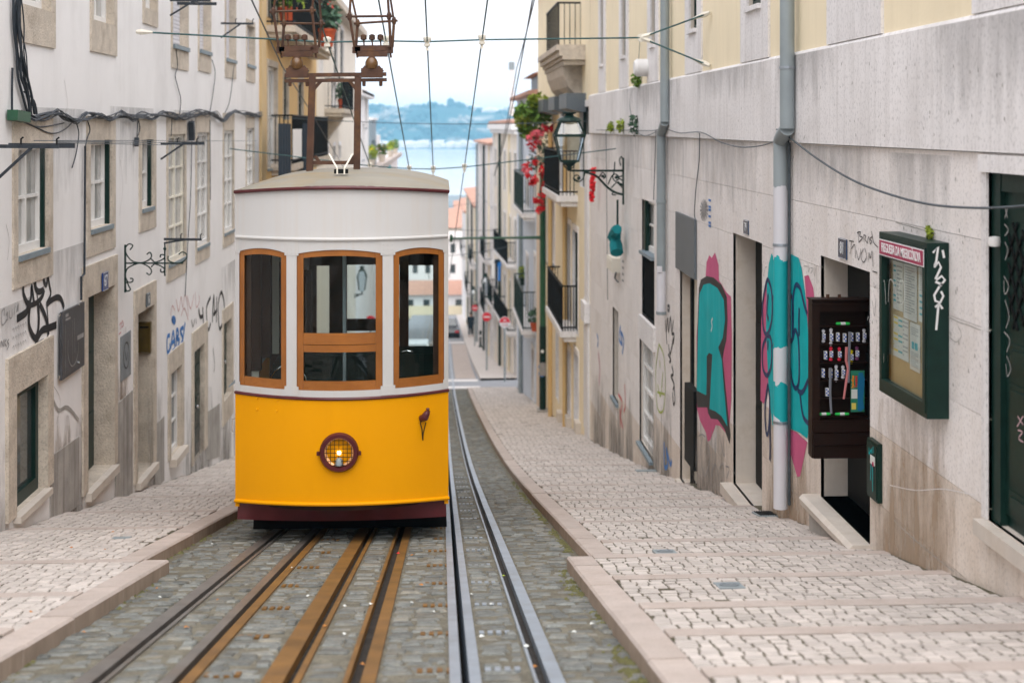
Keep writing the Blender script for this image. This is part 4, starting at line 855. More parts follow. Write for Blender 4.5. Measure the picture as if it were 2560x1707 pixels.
for y in (505, 785): B().lathe(R.P(u3, z2(y, u3), .08), [(.066, -.02), (.07, -.02), (.07, .02), (.066, .02)], 12).obj('pipe_clamp', 'grey', t)
# ---------------------------------------------------------------- display case for notices
nb = thing('notice_case', 'green glazed notice case with a red sign on the stone wall', 'notice case', R.P(9.1, -.2, .1))
NB0, NB1 = 8.43, 9.37; zt, zb = .475, -.585; dp = .135
b = B()
R.box(b, NB0, NB1, zb, zt, 0, .02); R.box(b, NB0, NB1, zt - .03, zt, .02, dp); R.box(b, NB0, NB1, zb, zb + .03, .02, dp); R.box(b, NB0, NB0 + .02, zb + .03, zt - .03, .02, dp); R.box(b, NB1 - .02, NB1, zb + .03, zt - .03, .02, dp)
b.obj('case', 'green', nb)
b = B(); f0 = dp - .03
R.box(b, NB0 + .021, NB0 + .07, zb + .031, zt - .031, f0, dp + .006); R.box(b, NB1 - .07, NB1 - .021, zb + .031, zt - .031, f0, dp + .006); R.box(b, NB0 + .07, NB1 - .07, zb + .031, zb + .09, f0, dp + .006); R.box(b, NB0 + .07, NB1 - .07, zt - .16, zt - .031, f0, dp + .004)
b.obj('glazed_door', 'green', nb)
b = B(); R.face(b, NB0 + .07, NB1 - .07, zb + .09, zt - .16, [], f0 + .01); b.obj('pane', 'boardglass', nb, fix=False)
b = B(); R.box(b, NB0 + .03, NB1 - .03, zb + .04, zt - .04, .021, .066); b.obj('backing', 'corkboard', nb)
b = B(); R.box(b, NB0 + .035, NB1 - .03, zt - .15, zt - .045, dp + .007, dp + .010); sg = b.obj('sign', 'whitep', nb)
b = B(); R.box(b, NB0 + .042, NB1 - .037, zt - .143, zt - .052, dp + .010, dp + .0115); b.obj('sign_field', 'crimson', sg)
text('FREGUESIA DA MISERICÓRDIA', sg, 'sign_lettering', 'whitep', R.P((NB0 + NB1) / 2, zt - .099, dp + .0125), -R.d, (0, 0, 1), .082, bold=.0012, sx=.70)
NS = W((XR, NB0), (XR - 1, NB0), (0, -1)); b = B()
def nst(pts, w):
    q = [NS.px(x, y, .0) for x, y in pts]; L_, R_ = [], []
    for i, p in enumerate(q):
        a, c = Vector(q[max(i - 1, 0)]), Vector(q[min(i + 1, len(q) - 1)]); d_ = (c - a).normalized(); n_ = Vector((-d_.y, d_.x)) * w / 2
        L_.append(NS.P(p[0] + n_.x, p[1] + n_.y, .003)); R_.append(NS.P(p[0] - n_.x, p[1] - n_.y, .003))
    k = len(L_); b.add(L_ + R_, [(i, i + 1, k + i + 1, k + i) for i in range(k - 1)])
for s_ in ([(2332, 632), (2345, 617), (2340, 655), (2336, 664)], [(2356, 625), (2360, 645)], [(2335, 668), (2346, 655), (2352, 668), (2338, 698)], [(2340, 700), (2354, 690), (2362, 700), (2350, 715)], [(2338, 704), (2356, 712)], [(2348, 716), (2335, 738), (2338, 752), (2350, 756), (2358, 740), (2352, 728)], [(2346, 760), (2340, 825)], [(2338, 768), (2347, 758), (2356, 772)]): nst(s_, .014)
b.obj('graffiti', 'whitep', nb, fix=False)
def nbbox(a, c, e, g, o, m, name, lab, dark=None):
    uu = lambda t: NB1 - .07 - t * (NB1 - NB0 - .14); zz_ = lambda t: zt - .16 - t * (zt - .16 - zb - .09)
    t = thing(name, lab, 'notice', R.P(uu((a + c) / 2), zz_((e + g) / 2), o), 'notices pinned in the glazed case')
    b = B(); R.box(b, uu(c), uu(a), zz_(g), zz_(e), o, o + .002); s_ = b.obj('sheet', m, t)
    if dark:
        b = B()
        for (x0, x1, y0, y1, mm) in dark:
            g2 = B(); R.box(g2, uu(a + (c - a) * x1), uu(a + (c - a) * x0), zz_(e + (g - e) * y1), zz_(e + (g - e) * y0), o + .002, o + .003); g2.obj('print', mm, s_)
lines = lambda y0, y1, n, m='print', x0=.12, x1=.85: [(x0, x1 - (.25 if i % 3 == 2 else 0), y0 + (y1 - y0) * i / n, y0 + (y1 - y0) * (i + .35) / n, m) for i in range(n)]
nbbox(.03, .28, .03, .42, .069, 'paper', 'notice_sheet', 'pale notice with green printed bars, top left in the glazed case', lines(.08, .9, 8, 'cyanprint', .05, .3) + lines(.08, .9, 10, 'print', .4, .9))
nbbox(.30, .62, .02, .46, .070, 'paper', 'notice_sheet', 'tall printed notice, top middle in the glazed case', lines(.06, .92, 18))
nbbox(.66, .98, .02, .44, .069, 'paper', 'notice_sheet', 'notice with wide cyan bars at its foot, top right in the glazed case', lines(.04, .45, 10) + lines(.5, .95, 4, 'cyanprint', .08, .95))
nbbox(.04, .42, .47, .80, .069, 'paper', 'notice_sheet', 'notice with yellow and cyan printed squares, lower left in the glazed case', lines(.02, .95, 7, 'yellowprint', .03, .3) + lines(.06, .95, 7, 'cyanprint', .34, .6) + lines(.06, .95, 9, 'print', .64, .95))
nbbox(.46, .70, .47, .84, .071, 'paper', 'notice_sheet', 'white notice printed N 5 in large teal letters, lower middle of the case', lines(.1, .28, 4) + [(.2, .42, .4, .55, 'cyanprint'), (.5, .78, .4, .55, 'cyanprint')] + lines(.62, .95, 8))
nbbox(.74, .99, .47, .86, .069, 'paper', 'notice_sheet', 'plain typed notice, lower right in the glazed case', lines(.12, .92, 14))
tags(nb, R, 'pane_scrawl', 'marble', [[(2234, 915), (2240, 850), (2246, 835), (2250, 865), (2246, 905), (2254, 915), (2256, 885), (2246, 880)]], .009, dp - .008)
tags(nb, R, 'pane_scrawl', 'whitep', [[(2222, 755), (2221, 775), (2226, 790), (2219, 800), (2224, 812)], [(2214, 800), (2217, 790)], [(2221, 870), (2224, 890), (2222, 905), (2227, 920)]], .004, dp - .008)
tags(nb, R, 'pane_scrawl', 'paper', [[(2262, 760), (2258, 700), (2252, 730), (2256, 705)], [(2268, 755), (2272, 700), (2284, 712), (2290, 745)], [(2300, 700), (2308, 706), (2312, 740), (2302, 760), (2296, 730), (2300, 700)]], .004, dp - .008)
t = foliage('weed_tuft', 'foliage2', R.P(8.72, zt + .04, .02), (.02, .04, .045), 50, .022, None, 4, loc=R.P(8.7, zt, .04)); t['label'] = 'small bright green weed growing on top of the notice case'; t['category'] = 'weed'
# ---------------------------------------------------------------- brown shoelace cabinet in the doorway of 81
CY = 10.75; cab = thing('display_cabinet', 'dark brown wooden cabinet of shoelaces hung in the doorway of 81', 'cabinet', at(2100, 1145, CY))
cp = lambda px, py, d=0.: (lambda v: Vector((v.x, CY + d, v.z)))(at(px, py, CY))
xA, xB = cp(2028, 900).x, cp(2190, 900).x; zT, zB = cp(2100, 750).z, cp(2100, 1146).z; wi = lambda px: cp(px, 900).x; wz = lambda py: cp(2100, py).z
b = B(); b.box((xA, CY + .06, zB + .02), (xB, CY + .09, zT)); b.obj('back_panel', 'darkwood', cab)
b = B(); b.box((xA, CY - .03, zB + .012), (wi(2047), CY + .06, zT)); b.box((wi(2047), CY - .02, wz(778)), (xB, CY + .06, zT)); b.box((xA - .008, CY - .045, zT), (xB, CY + .1, zT + .012)); b.box((xA - .004, CY - .04, zT - .035), (xB, CY - .03, zT - .02)); b.obj('frame', 'darkwood', cab)
for (ya, yb) in ((1048, 1077), (1079, 1109), (1111, 1142)):
    b = B(); b.box((xA + .008, CY - .045, wz(yb)), (xB, CY + .06, wz(ya))); b.box((xA + .008, CY - .05, wz(ya) - .006), (xB, CY - .045, wz(ya))); b.obj('plank', 'darkwood', cab)
for y in (816, 861, 907, 952, 997, 1042):
    b = B(); b.box((wi(2047), CY - .005, wz(y) - .004), (xB, CY + .06, wz(y) + .004)); b.obj('shelf', 'darkwood', cab)
b = B()
for px in (2072, 2101): b.bar(cp(px, 750, .03), cp(px, 737, .03), .022, .016)
b.obj('bracket', 'rustiron', cab)
GL = 'shoelaces displayed in the brown cabinet'
def lace(px, y0, y1, m, label, balls=True, w=.011):
    t = thing('shoelace_bundle', label, 'shoelaces', cp(px, y1, -.015), GL); x, za, zb2 = cp(px, y0).x, cp(px, y0).z, cp(px, y1).z; h = za - zb2
    if balls:
        b = B(); b.lathe((x, CY + .02, zb2 + h * .12), [(.002, -h * .12), (w * 1.25, -h * .06), (w * 1.35, h * .03), (w * .7, h * .14), (w * .6, h * .6), (w * 1.2, h * .7), (w * 1.25, h * .8), (.002, h * .88)], 10); b.obj('lace_loop', m, t, smooth=True)
    b = B(); l0, l1 = (.30, .70) if balls else (0, 1); b.box((x - w, CY - .002 - w * .3, zb2 + h * l0), (x + w, CY + .02, zb2 + h * l1)); lb = b.obj('paper_band', 'whitep', t)
    b = B()
    for k in range(4): b.box((x + (-w if k % 2 else 0), CY - .004 - w * .3, zb2 + h * (l0 + (l1 - l0) * (.08 + .22 * k))), (x + (0 if k % 2 else w), CY - .002 - w * .3, zb2 + h * (l0 + (l1 - l0) * (.08 + .22 * k + .18)))); 
    b.obj('check_print', 'bluelabel', lb)
for px, y0, y1, m, lb, bl in ((2060, 824, 858, 'whitelace', 'slim white lace bundle, first of the second shelf in the brown cabinet', True), (2079, 820, 866, 'whitelace', 'fat white lace bundle, second of the second shelf in the brown cabinet', True), (2095, 832, 853, 'whitelace', 'blue checked lace packet right of the fat white bundle', False), (2112, 834, 855, 'whitelace', 'blue checked lace packet in the middle of the second shelf', False), (2129, 832, 853, 'whitelace', 'blue checked lace packet right of the hanging grey laces', False), (2145, 832, 853, 'whitelace', 'blue checked lace packet before the last white bundle', False), (2162, 822, 858, 'whitelace', 'white lace bundle at the right end of the second shelf', True),
    (2064, 878, 898, 'whitelace', 'blue checked lace packet left of the red bundles', False), (2079, 867, 904, 'redlace', 'pinkish red lace bundle, left of the two red ones', True), (2100, 868, 904, 'redlace', 'red lace bundle beside the pink hanging laces', True), (2130, 875, 911, 'yellowlace', 'yellow lace bundle in the brown cabinet', True), (2144, 866, 902, 'mauvelace', 'mauve lace bundle next to the yellow one', True),
    (2058, 922, 943, 'whitelace', 'blue checked lace packet at the left of the fourth shelf', False), (2077, 922, 944, 'whitelace', 'blue checked lace packet behind the lower grey laces', False), (2092, 912, 956, 'whitelace', 'white lace bundle in the middle of the fourth shelf', True), (2109, 914, 948, 'whitelace', 'white lace bundle left of the insole pack', True), (2068, 970, 990, 'whitelace', 'blue checked lace packet low behind the grey laces', False)): lace(px, y0, y1, m, lb, bl)
for px, y, lb in ((2109, 810, 'green lace bundle lying alone on the top shelf of the brown cabinet'), (2061, 1036, 'green lace bundle lying at the bottom left of the cabinet'), (2107, 1036, 'green lace bundle lying at the bottom middle of the cabinet')):
    t = thing('shoelace_bundle', lb, 'shoelaces', cp(px, y), GL); p = cp(px, y, .02)
    B().lathe(p, [(.002, -.056), (.011, -.05), (.012, -.02), (.010, 0), (.012, .02), (.011, .05), (.002, .056)], 10, 'x').obj('lace_loop', 'limegreen', t, smooth=True)
    B().lathe(p, [(.0125, -.018), (.0125, .018)], 10, 'x').obj('paper_band', 'whitep', t)
for pts, m, lb in (([(2114, 866), (2113, 900), (2118, 920), (2110, 975), (2107, 996)], 'pinklace', 'pink striped laces hanging down the middle of the cabinet'), ([(2122, 828), (2121, 880), (2119, 955)], 'greylace', 'grey laces hanging beside the pink striped laces'), ([(2074, 918), (2073, 980), (2076, 1032)], 'greylace', 'grey laces hanging down low at the left of the cabinet')):
    t = thing('hanging_laces', lb, 'shoelaces', cp(*pts[0]), GL)
    for k in range(4): B().tube([cp(x + (k - 1.5) * 1.5 * (1 - .5 * i / len(pts)), y, -.022 - .004 * (k % 2)) for i, (x, y) in enumerate(pts)], .0032, 5).obj('lace', m, t)
t = thing('insole_pack', 'green card pack with a blue insole, hung in the brown cabinet', 'insole pack', cp(2142, 1028)); p0, p1 = cp(2125, 1028, -.03), cp(2159, 925, -.03)
b = B(); b.box((p0.x, CY - .022, p0.z), (p1.x, CY - .018, p1.z)); cd = b.obj('card', 'packgreen', t)
b = B(); pts = [cp(2144, 930), (cp(2154, 930)), cp(2159, 945), cp(2157, 975), cp(2155, 1000), cp(2158, 1018), cp(2150, 1026), cp(2142, 1024), cp(2142, 960)]; b.prism([(p.x, CY - .028, p.z) for p in pts], (0, .006, 0)); b.obj('insole', 'insole', t)
text('Palmilhas', cd, 'pack_lettering', 'orangeprint', ((cp(2130, 0).x), CY - .0235, wz(953)), (0, 0, 1), (-1, 0, 0), .026, bold=.001)
text('Terminé', cd, 'pack_lettering', 'signred', ((cp(2138, 0).x), CY - .0235, wz(953)), (0, 0, 1), (-1, 0, 0), .026, bold=.001)
b = B(); b.box((p0.x + .004, CY - .0235, wz(995)), (p0.x + .05, CY - .022, wz(972))); b.obj('printed_photo', 'paper', cd); b = B(); b.box((p0.x + .006, CY - .0235, wz(1022)), (p0.x + .04, CY - .022, wz(1006))); b.obj('printed_bars', 'yellowprint', cd)

for u0, u1, h, m in ((8.3, 9.9, 1.1, 'damp_tan'), (11.5, 13.3, 1.0, 'damp_tan'), (15.0, 17.3, 1.0, 'damp_grey'), (18.8, 19.8, 1.2, 'damp_grey'), (19.7, 21.2, 1.1, 'damp_grey'), (22.6, 23.6, 1.2, 'damp_grey'), (23.5, 25.0, 1.0, 'damp_grey'), (26.2, 28.9, 1.4, 'damp_grey'), (24.6, 26.0, 1.1, 'damp_grey')): stain(stone_house, R, u0, u1, h, m)

for pts, w_ in (([(2372, 792), (2400, 806), (2420, 812), (2450, 824), (2478, 828)], .006), ([(2375, 842), (2392, 855), (2405, 838), (2396, 815)], .005), ([(2236, 1300), (2290, 1350), (2340, 1392), (2386, 1428)], .007), ([(2286, 1345), (2287, 1375)], .005), ([(2225, 1212), (2290, 1225), (2360, 1222), (2440, 1238)], .006), ([(1975, 1220), (2010, 1250), (2034, 1272)], .006), ([(2240, 556), (2290, 570), (2340, 584)], .006), ([(1720, 100), (1740, 180), (1732, 240)], .005)):
    b = B(); R.stroke(b, pts, w_, .0035); b.obj('wall_crack', 'damp' if pts[0][1] != 1212 else 'band', stone_house, fix=False)
rd = random.Random(77)
b = B()
for _ in range(260):   # small chips and pits in the upper stone band and cladding
    px, py = rd.uniform(1780, 2540), rd.uniform(140, 1000); o_ = .0335 if R.px(px, py, .03)[1] > 1.04 else .003; u, z = R.px(px, py, o_)
    if any(q[0] - .05 < u < q[1] + .05 and q[2] - .05 < z < q[3] + .05 for q in rops) or z > 1.75 or abs(z - 1.03) < .04: continue
    s = rd.uniform(.003, .009); b.add([R.P(u - s, z - s * 1.5, o_), R.P(u + s, z - s, o_), R.P(u + s * .6, z + s * 2, o_), R.P(u - s * .7, z + s, o_)], [(0, 1, 2, 3)])
b.obj('stone_pits', 'damp', stone_house, fix=False, kind='stuff')

for u0, u1, z1, h in ((13.6, 17.2, 1.02, .75), (17.5, 21.0, 1.02, .8), (21.5, 25.0, 1.02, .9), (25.2, 29.0, 1.02, 1.0), (9.8, 12.6, 1.02, .5), (8.4, 9.6, 1.0, .5)): drip(stone_house, R, u0, u1, z1, h)
for u0, u1, z1, h in ((10.8, 12.8, 1.785, .45), (13.2, 17.0, 1.785, .35), (6.5, 8.8, 1.785, .6), (18, 24, 1.785, .5)): drip(stone_house, R, u0, u1, z1, h, o=.0345)
# ---------------------------------------------------------------- the tram
TX, TY, HW, BOW = -.844, 12.05, .895, .35
tram = thing('tram', 'yellow and white funicular tram with brown wooden windows and a lit round headlight', 'tram', (TX, 15, zs(15)))
fy = lambda x: TY - BOW * (1 - min(1, (x / HW) ** 2))
def FP(x, z, d=0.): return Vector((TX + x, fy(x) + d, z))
def fstrip(b, x0, x1, zl, zh, d0, d1, n=None):
    zl_, zh_ = (zl if callable(zl) else (lambda x: zl)), (zh if callable(zh) else (lambda x: zh)); n = n or max(1, int(abs(x1 - x0) / .07)); k = len(b.v)
    for i in range(n + 1):
        x = x0 + (x1 - x0) * i / n; b.v += [tuple(FP(x, zl_(x), d0)), tuple(FP(x, zh_(x), d0)), tuple(FP(x, zh_(x), d1)), tuple(FP(x, zl_(x), d1))]
    for i in range(n):
        a = k + 4 * i; c = a + 4
        b.f += [(a, a + 1, c + 1, c), (a + 1, a + 2, c + 2, c + 1), (a + 2, a + 3, c + 3, c + 2), (a + 3, a, c, c + 3)]
    b.f += [(k, k + 3, k + 2, k + 1), (k + 4 * n, k + 4 * n + 1, k + 4 * n + 2, k + 4 * n + 3)]; return b
ZLIP, ZWAIST, ZSILL, ZBELT = -1.965, -1.055, -.99, .25
zlip = lambda x: ZLIP + .05 * (1 - (x / HW) ** 2)
ztrim = lambda x: .625 + .05 * (1 - (x / HW) ** 2)
b = B(); fstrip(b, -HW, HW, lambda x: zlip(x) + .012, ZWAIST - .012, 0, .04, 30); b.obj('front_panel', 'tyellow', tram, smooth=True)
b = B(); n = 24
for i in range(n + 1):
    x = -HW + .02 + (2 * HW - .04) * i / n; yb_ = TY - .02 - .10 * (1 - (x / HW) ** 2)
    b.v += [(TX + x, yb_, -2.115), (TX + x, fy(x) + .05, zlip(x) - .008), (TX + x, fy(x) + .09, zlip(x) - .008), (TX + x, yb_ + .04, -2.115)]
for i in range(n):
    a = 4 * i; c = a + 4; b.f += [(a, a + 1, c + 1, c), (a + 1, a + 2, c + 2, c + 1), (a + 2, a + 3, c + 3, c + 2), (a + 3, a, c, c + 3)]
b.obj('skirt', 'maroon', tram, smooth=True)
b = B(); b.tube([FP(x, zlip(x), -.004) for x in [-HW + 2 * HW * i / 30 for i in range(31)]], .016, 8); b.obj('lower_moulding', 'tyellow', tram, smooth=True)
b = B(); b.tube([FP(x, ZWAIST, -.004) for x in [-HW + 2 * HW * i / 30 for i in range(31)]], .013, 8); b.obj('waist_moulding', 'maroon', tram, smooth=True)
b = B(); fstrip(b, -HW, HW, ZWAIST + .010, ZSILL, .0, .05, 30); b.obj('waist_rail', 'twhite', tram, smooth=True)
b = B(); fstrip(b, -HW, HW, ZBELT + .012, lambda x: ztrim(x) - .012, 0, .04, 30); b.obj('destination_panel', 'twhite', tram, smooth=True)
b = B(); b.tube([FP(x, ZBELT, -.005) for x in [-HW + .01 + 2 * (HW - .01) * i / 30 for i in range(31)]], .015, 8); b.obj('belt_moulding', 'twhite', tram, smooth=True)
b = B(); b.tube([FP(x, ztrim(x), -.018) for x in [-HW + 2 * HW * i / 30 for i in range(31)]], .017, 8); b.obj('roof_trim', 'maroon', tram, smooth=True)
WIN = [(-.858, -.439), (-.352, .352), (.439, .858)]
arch = lambda a, c, z, r: (lambda x: z + r * (1 - ((2 * x - a - c) / (c - a)) ** 2))
b = B()
for a, c in ((-HW, -.858), (-.439, -.352), (.352, .439), (.858, HW)): fstrip(b, a, c, ZSILL + .001, ZBELT - .012, 0, .05, 2)
for a, c in WIN: fstrip(b, a, c, arch(a, c, .13, .036), ZBELT - .012, 0, .05, 12)
b.obj('window_posts', 'twhite', tram, smooth=True)
for a, c in ((-.455, -.336), (.336, .455), (-HW, -.85), (.85, HW)):
    b = B(); fstrip(b, a, c, .115, ZBELT - .014, -.004, -.001, 2); b.obj('bracket_plate', 'twhite', tram); b = B(); fstrip(b, a, c, ZWAIST + .016, ZSILL + .03 if abs(a) < .5 else ZSILL + .03, -.004, -.001, 2)
    b.obj('bracket_plate', 'twhite', tram)
    if abs(a + c) < 1:
        b = B()
        for dx in (.025, .06, .094):
            for z in (.135, .165, .2, -1.03): b.lathe(FP(a + dx, z, -.006), [(.004, -.003), (.004, .003)], 6, 'y')
        b.obj('rivets', 'twhite', tram, kind='stuff')
for i, (a, c) in enumerate(WIN):
    s = .046 if i != 1 else .056; ia, ic = a + s, c - s; d0, d1 = .010, .045; z0 = ZSILL + .002
    at_, it = arch(a, c, .128, .035), arch(ia, ic, .095, .020)
    wood = thing
    b = B(); fstrip(b, a + .002, ia, z0, lambda x: at_(x), d0, d1, 2); f = b.obj('window_frame', 'wood', tram)
    b = B(); fstrip(b, ic, c - .002, z0, lambda x: at_(x), d0, d1, 2); b.obj('stile', 'wood', f)
    b = B(); fstrip(b, ia + .001, ic - .001, it, at_, d0, d1, 10); b.obj('arched_rail', 'woodh', f)
    b = B(); fstrip(b, ia + .001, ic - .001, z0, -.915, d0 + .001, d1, 6); b.obj('rail', 'woodh', f)
    if i == 1:
        b = B(); fstrip(b, ia + .001, ic - .001, -.612, -.522, d0 - .002, d1, 6); b.obj('rail', 'woodh', f)
        b = B(); fstrip(b, ia + .001, ic - .001, -.675, -.617, d0 + .001, d1, 6); b.obj('rail', 'woodh', f)
        b = B(); fstrip(b, ia, ic, -.522, it, .028, .031, 8); b.obj('pane', 'tramglass', f, fix=False)
        b = B(); fstrip(b, ia, ic, -.915, -.675, .028, .031, 8); b.obj('pane', 'tramglass', f, fix=False)
    else:
        b = B(); fstrip(b, ia, ic, -.915, it, .028, .031, 8); b.obj('pane', 'tramglass', f, fix=False)
# headlight
hz = -1.487; hp = FP(0, hz)
b = B(); b.lathe(hp, [(.118, -.03), (.122, -.045), (.150, -.045), (.160, -.03), (.160, .02), (.118, .02), (.118, -.03)], 32, 'y', cap=False); hl = b.obj('headlight', 'maroon', tram, smooth=True)
b = B(); b.lathe(hp, [(.118, -.02), (.10, .01), (.07, .03), (.03, .04), (.001, .042)], 28, 'y', cap=False); b.obj('reflector', 'reflector', hl, smooth=True)
b = B(); b.lathe(hp + Vector((0, -.018, -.004)), [(.002, -.022), (.014, -.016), (.018, 0), (.014, .016), (.002, .022)], 12, 'y'); b.obj('bulb', 'bulb', hl, smooth=True)
b = B(); b.lathe(hp + Vector((0, -.02, -.075)), [(.03, -.03), (.03, .01), (.018, .03)], 12); b.obj('bulb_socket', 'grey', hl, smooth=True)
b = B()
for i in range(-3, 4):
    o = i * .034; h = math.sqrt(max(0, .116 ** 2 - o * o)); b.bar(hp + Vector((o, -.036, -h)), hp + Vector((o, -.036, h)), .0045); b.bar(hp + Vector((-h, -.040, o)), hp + Vector((h, -.040, o)), .0045)
b.obj('wire_guard', 'black', hl)
b = B()
for s in (-1, 1): b.bar(hp + Vector((s * .155, -.03, -.005)), hp + Vector((s * .178, -.025, -.005)), .03, .03)
b.obj('hinge_lug', 'maroon', hl)
for px, py in ((642.8, 995), (693, 999), (643, 1023), (692, 1027)):
    X = at(px, py, TY - .15).x - TX; p = at(px, py, fy(X)); b = B(); b.lathe(p, [(.003, -.014), (.008, -.011), (.011, 0), (.011, .006)], 10, 'y'); b.obj('bolt', 'tyellow', tram, smooth=True)
p = at(1062, 1040, fy(.69)); b = B()
b.tube([p + Vector((-.035, .02, -.01)), p + Vector((-.02, -.04, -.01)), p + Vector((.0, -.055, .0)), p + Vector((.02, -.06, .04)), p + Vector((.028, -.06, .055))], [.022, .03, .033, .026, .014], 10); sk = b.obj('socket', 'maroon', tram, smooth=True)
b = B(); b.lathe(p + Vector((.026, -.06, .05)), [(.020, -.004), (.020, .006), (.012, .008), (.012, .02), (.018, .022), (.010, .03)], 10); b.obj('socket_cap', 'maroon', sk, smooth=True)
b = B()
for pts in ([(-.03, -.02), (-.035, -.05), (-.022, -.10), (-.018, -.16), (-.016, -.19)], [(.01, -.04), (0, -.08), (-.012, -.13), (-.016, -.19)]): b.tube([p + Vector((x, -.055, z)) for x, z in pts], .0045, 5)
b.obj('chain', 'black', sk)
# sides, in three stepped compartments, the roof and the underside
SEG = [(TY, 14.15, 0.), (14.15, 16.25, -.36), (16.25, 18.35, -.72)]
for k, (ya, yb, dz) in enumerate(SEG):
    for s in (-1, 1):
        x0, x1 = sorted((TX + s * HW, TX + s * (HW - .035))); n = 3; pw = (yb - ya) / n
        b = B(); b.hexa([(x0, ya, ZLIP + dz - .05), (x1, ya, ZLIP + dz - .05), (x1, yb, ZLIP + dz - .28), (x0, yb, ZLIP + dz - .28), (x0, ya, ZWAIST + dz - .012), (x1, ya, ZWAIST + dz - .012), (x1, yb, ZWAIST + dz - .012), (x0, yb, ZWAIST + dz - .012)]); b.obj('side_panel', 'tyellow', tram)
        b = B(); b.box((x0, ya, ZWAIST + dz - .010), (x1, yb, ZSILL + dz)); b.box((x0, ya, .12 + dz), (x1, yb, .62 + dz)); 
        for i in range(n + 1): yy = ya + pw * i; b.box((x0, max(ya, yy - .055), ZSILL + dz), (x1, min(yb, yy + .055), .12 + dz))
        b.obj('side_frame', 'twhite', tram)
        b = B(); xi0, xi1 = sorted((TX + s * (HW - .036), TX + s * (HW - .13)))
        for i in range(n + 1): yy = ya + pw * i; b.box((xi0, max(ya, yy - .05), ZSILL + dz), (xi1, min(yb, yy + .05), .12 + dz))
        b.obj('inner_post', 'interior', tram)
        for i in range(n):
            if i == 1 and k == 0 and False: continue
            y0, y1 = ya + pw * i + .056, ya + pw * (i + 1) - .056; b = B()
            for q in ((y0, y0 + .04, ZSILL + dz + .04, .08 + dz), (y1 - .04, y1, ZSILL + dz + .04, .08 + dz), (y0, y1, ZSILL + dz, ZSILL + dz + .04), (y0, y1, .08 + dz, .119 + dz)): b.box((TX + s * (HW - .008) - .012, q[0], q[2]), (TX + s * (HW - .008) + .0, q[1], q[3]))
            f = b.obj('side_window', 'wood', tram); b = B(); b.box((TX + s * (HW - .02), y0 + .04, ZSILL + dz + .04), (TX + s * (HW - .017), y1 - .04, .08 + dz)); b.obj('pane', 'tramglass', f, fix=False)
    b = B(); n = 24; xs = [-HW + 2 * HW * i / n for i in range(n + 1)]
    ry = [0., .10, .3, .6] if k == 0 else [0, .3]
    def rz(x, t): return .078 * (1 - abs(x / HW) ** 3.4) * t
    rows = []
    if k == 0:
        for d, t in ((-.03, 0.), (.03, .34), (.12, .60), (.26, .82), (.45, .95), (.7, 1.)): rows.append([(TX + x * 1.012, fy(x) + d + (TY - fy(x)) * min(1, max(0, d) * .9), ztrim(x) + .012 + rz(x, t)) for x in xs])
        rows.append([(TX + x * 1.012, yb, .64 + .05 * (1 - (x / HW) ** 2) + rz(x, 1.)) for x in xs])
    else:
        rows = [[(TX + x * 1.012, y, .64 + dz + .05 * (1 - (x / HW) ** 2) + rz(x, 1.)) for x in xs] for y in (ya, yb)]
    kk = len(b.v)
    for r in rows: b.v += r
    m_ = n + 1
    for i in range(len(rows) - 1):
        for j in range(n): b.f.append((kk + i * m_ + j, kk + i * m_ + j + 1, kk + (i + 1) * m_ + j + 1, kk + (i + 1) * m_ + j))
    b.obj('roof', 'roof', tram, smooth=True)
    def slab(z0, z1, d):
        b = B(); xs_ = [-HW + .05 + (2 * HW - .1) * i / 12 for i in range(13)]
        b.prism([(TX + x, (fy(x) + .06) if k == 0 else ya + d, z0) for x in xs_] + [(TX + HW - .05, yb, z0), (TX - HW + .05, yb, z0)], (0, 0, z1 - z0)); return b
    b = slab(.55 + dz, .60 + dz, .05); b.obj('ceiling', 'interior', tram)
    b = slab(ZLIP + dz - .02, ZLIP + dz + .02, 0); b.obj('floor', 'interior', tram)
    if k: 
        b = B(); b.box((TX - HW + .05, ya, .55 + dz), (TX + HW - .05, ya + .03, .62 + dz + .36 - .03)); b.obj('bulkhead', 'interior', tram)
yr = 18.35; dz = SEG[2][2]; rx = lambda px: at(px, 700, yr).x; rzz = lambda py: at(900, py, yr).z
RW = W((TX - HW, yr), (TX + HW, yr), (0, -1)); ops = []
for a, c, t, bt in ((766, 823, 664, 880), (867, 999, 662, 880), (1021, 1100, 664, 880)): ops.append((rx(a) - TX + HW, rx(c) - TX + HW, rzz(bt), rzz(t)))
b = B(); RW.face(b, 0, 2 * HW, ZLIP + dz - .4, .66 + dz, ops); RW.face(b, 0, 2 * HW, ZLIP + dz - .4, .66 + dz, ops, -.05)
for q in ops: RW.reveal(b, q, .05)
b.obj('rear_wall', 'interior', tram, fix=False, weld=True)
for q in ops:
    b = B(); RW.box(b, q[0], q[1], q[2], q[3], -.03, -.027); b.obj('rear_pane', 'tramglass', tram, fix=False)
b = B(); b.box((rx(868), yr - .04, rzz(826)), (rx(998), yr - .01, rzz(796))); b.obj('rear_board', 'interior', tram)
for px in (742, 845, 1010):      # inner partition posts
    b = B(); b.box((at(px, 0, 14.2).x - .045, 14.18, -1.9), (at(px, 0, 14.2).x + .045, 14.26, .5)); b.obj('partition_post', 'interior', tram)
b = B(); b.box((TX - HW + .06, 14.18, .02), (TX + HW - .06, 14.25, .5)); b.obj('partition_header', 'interior', tram)
b = B(); xx = at(861, 700, 12.4).x; b.tube([(xx, 12.4, -1.9), (xx, 12.4, .5)], .016, 8); b.obj('grab_pole', 'grey', tram, smooth=True)
b = B(); b.box((TX - .50, 12.5, -1.9), (TX + HW - .06, 12.9, -.84)); b.box((TX - .52, 12.48, -.84), (TX + HW - .05, 12.92, -.815)); b.obj('control_desk', 'leather', tram)
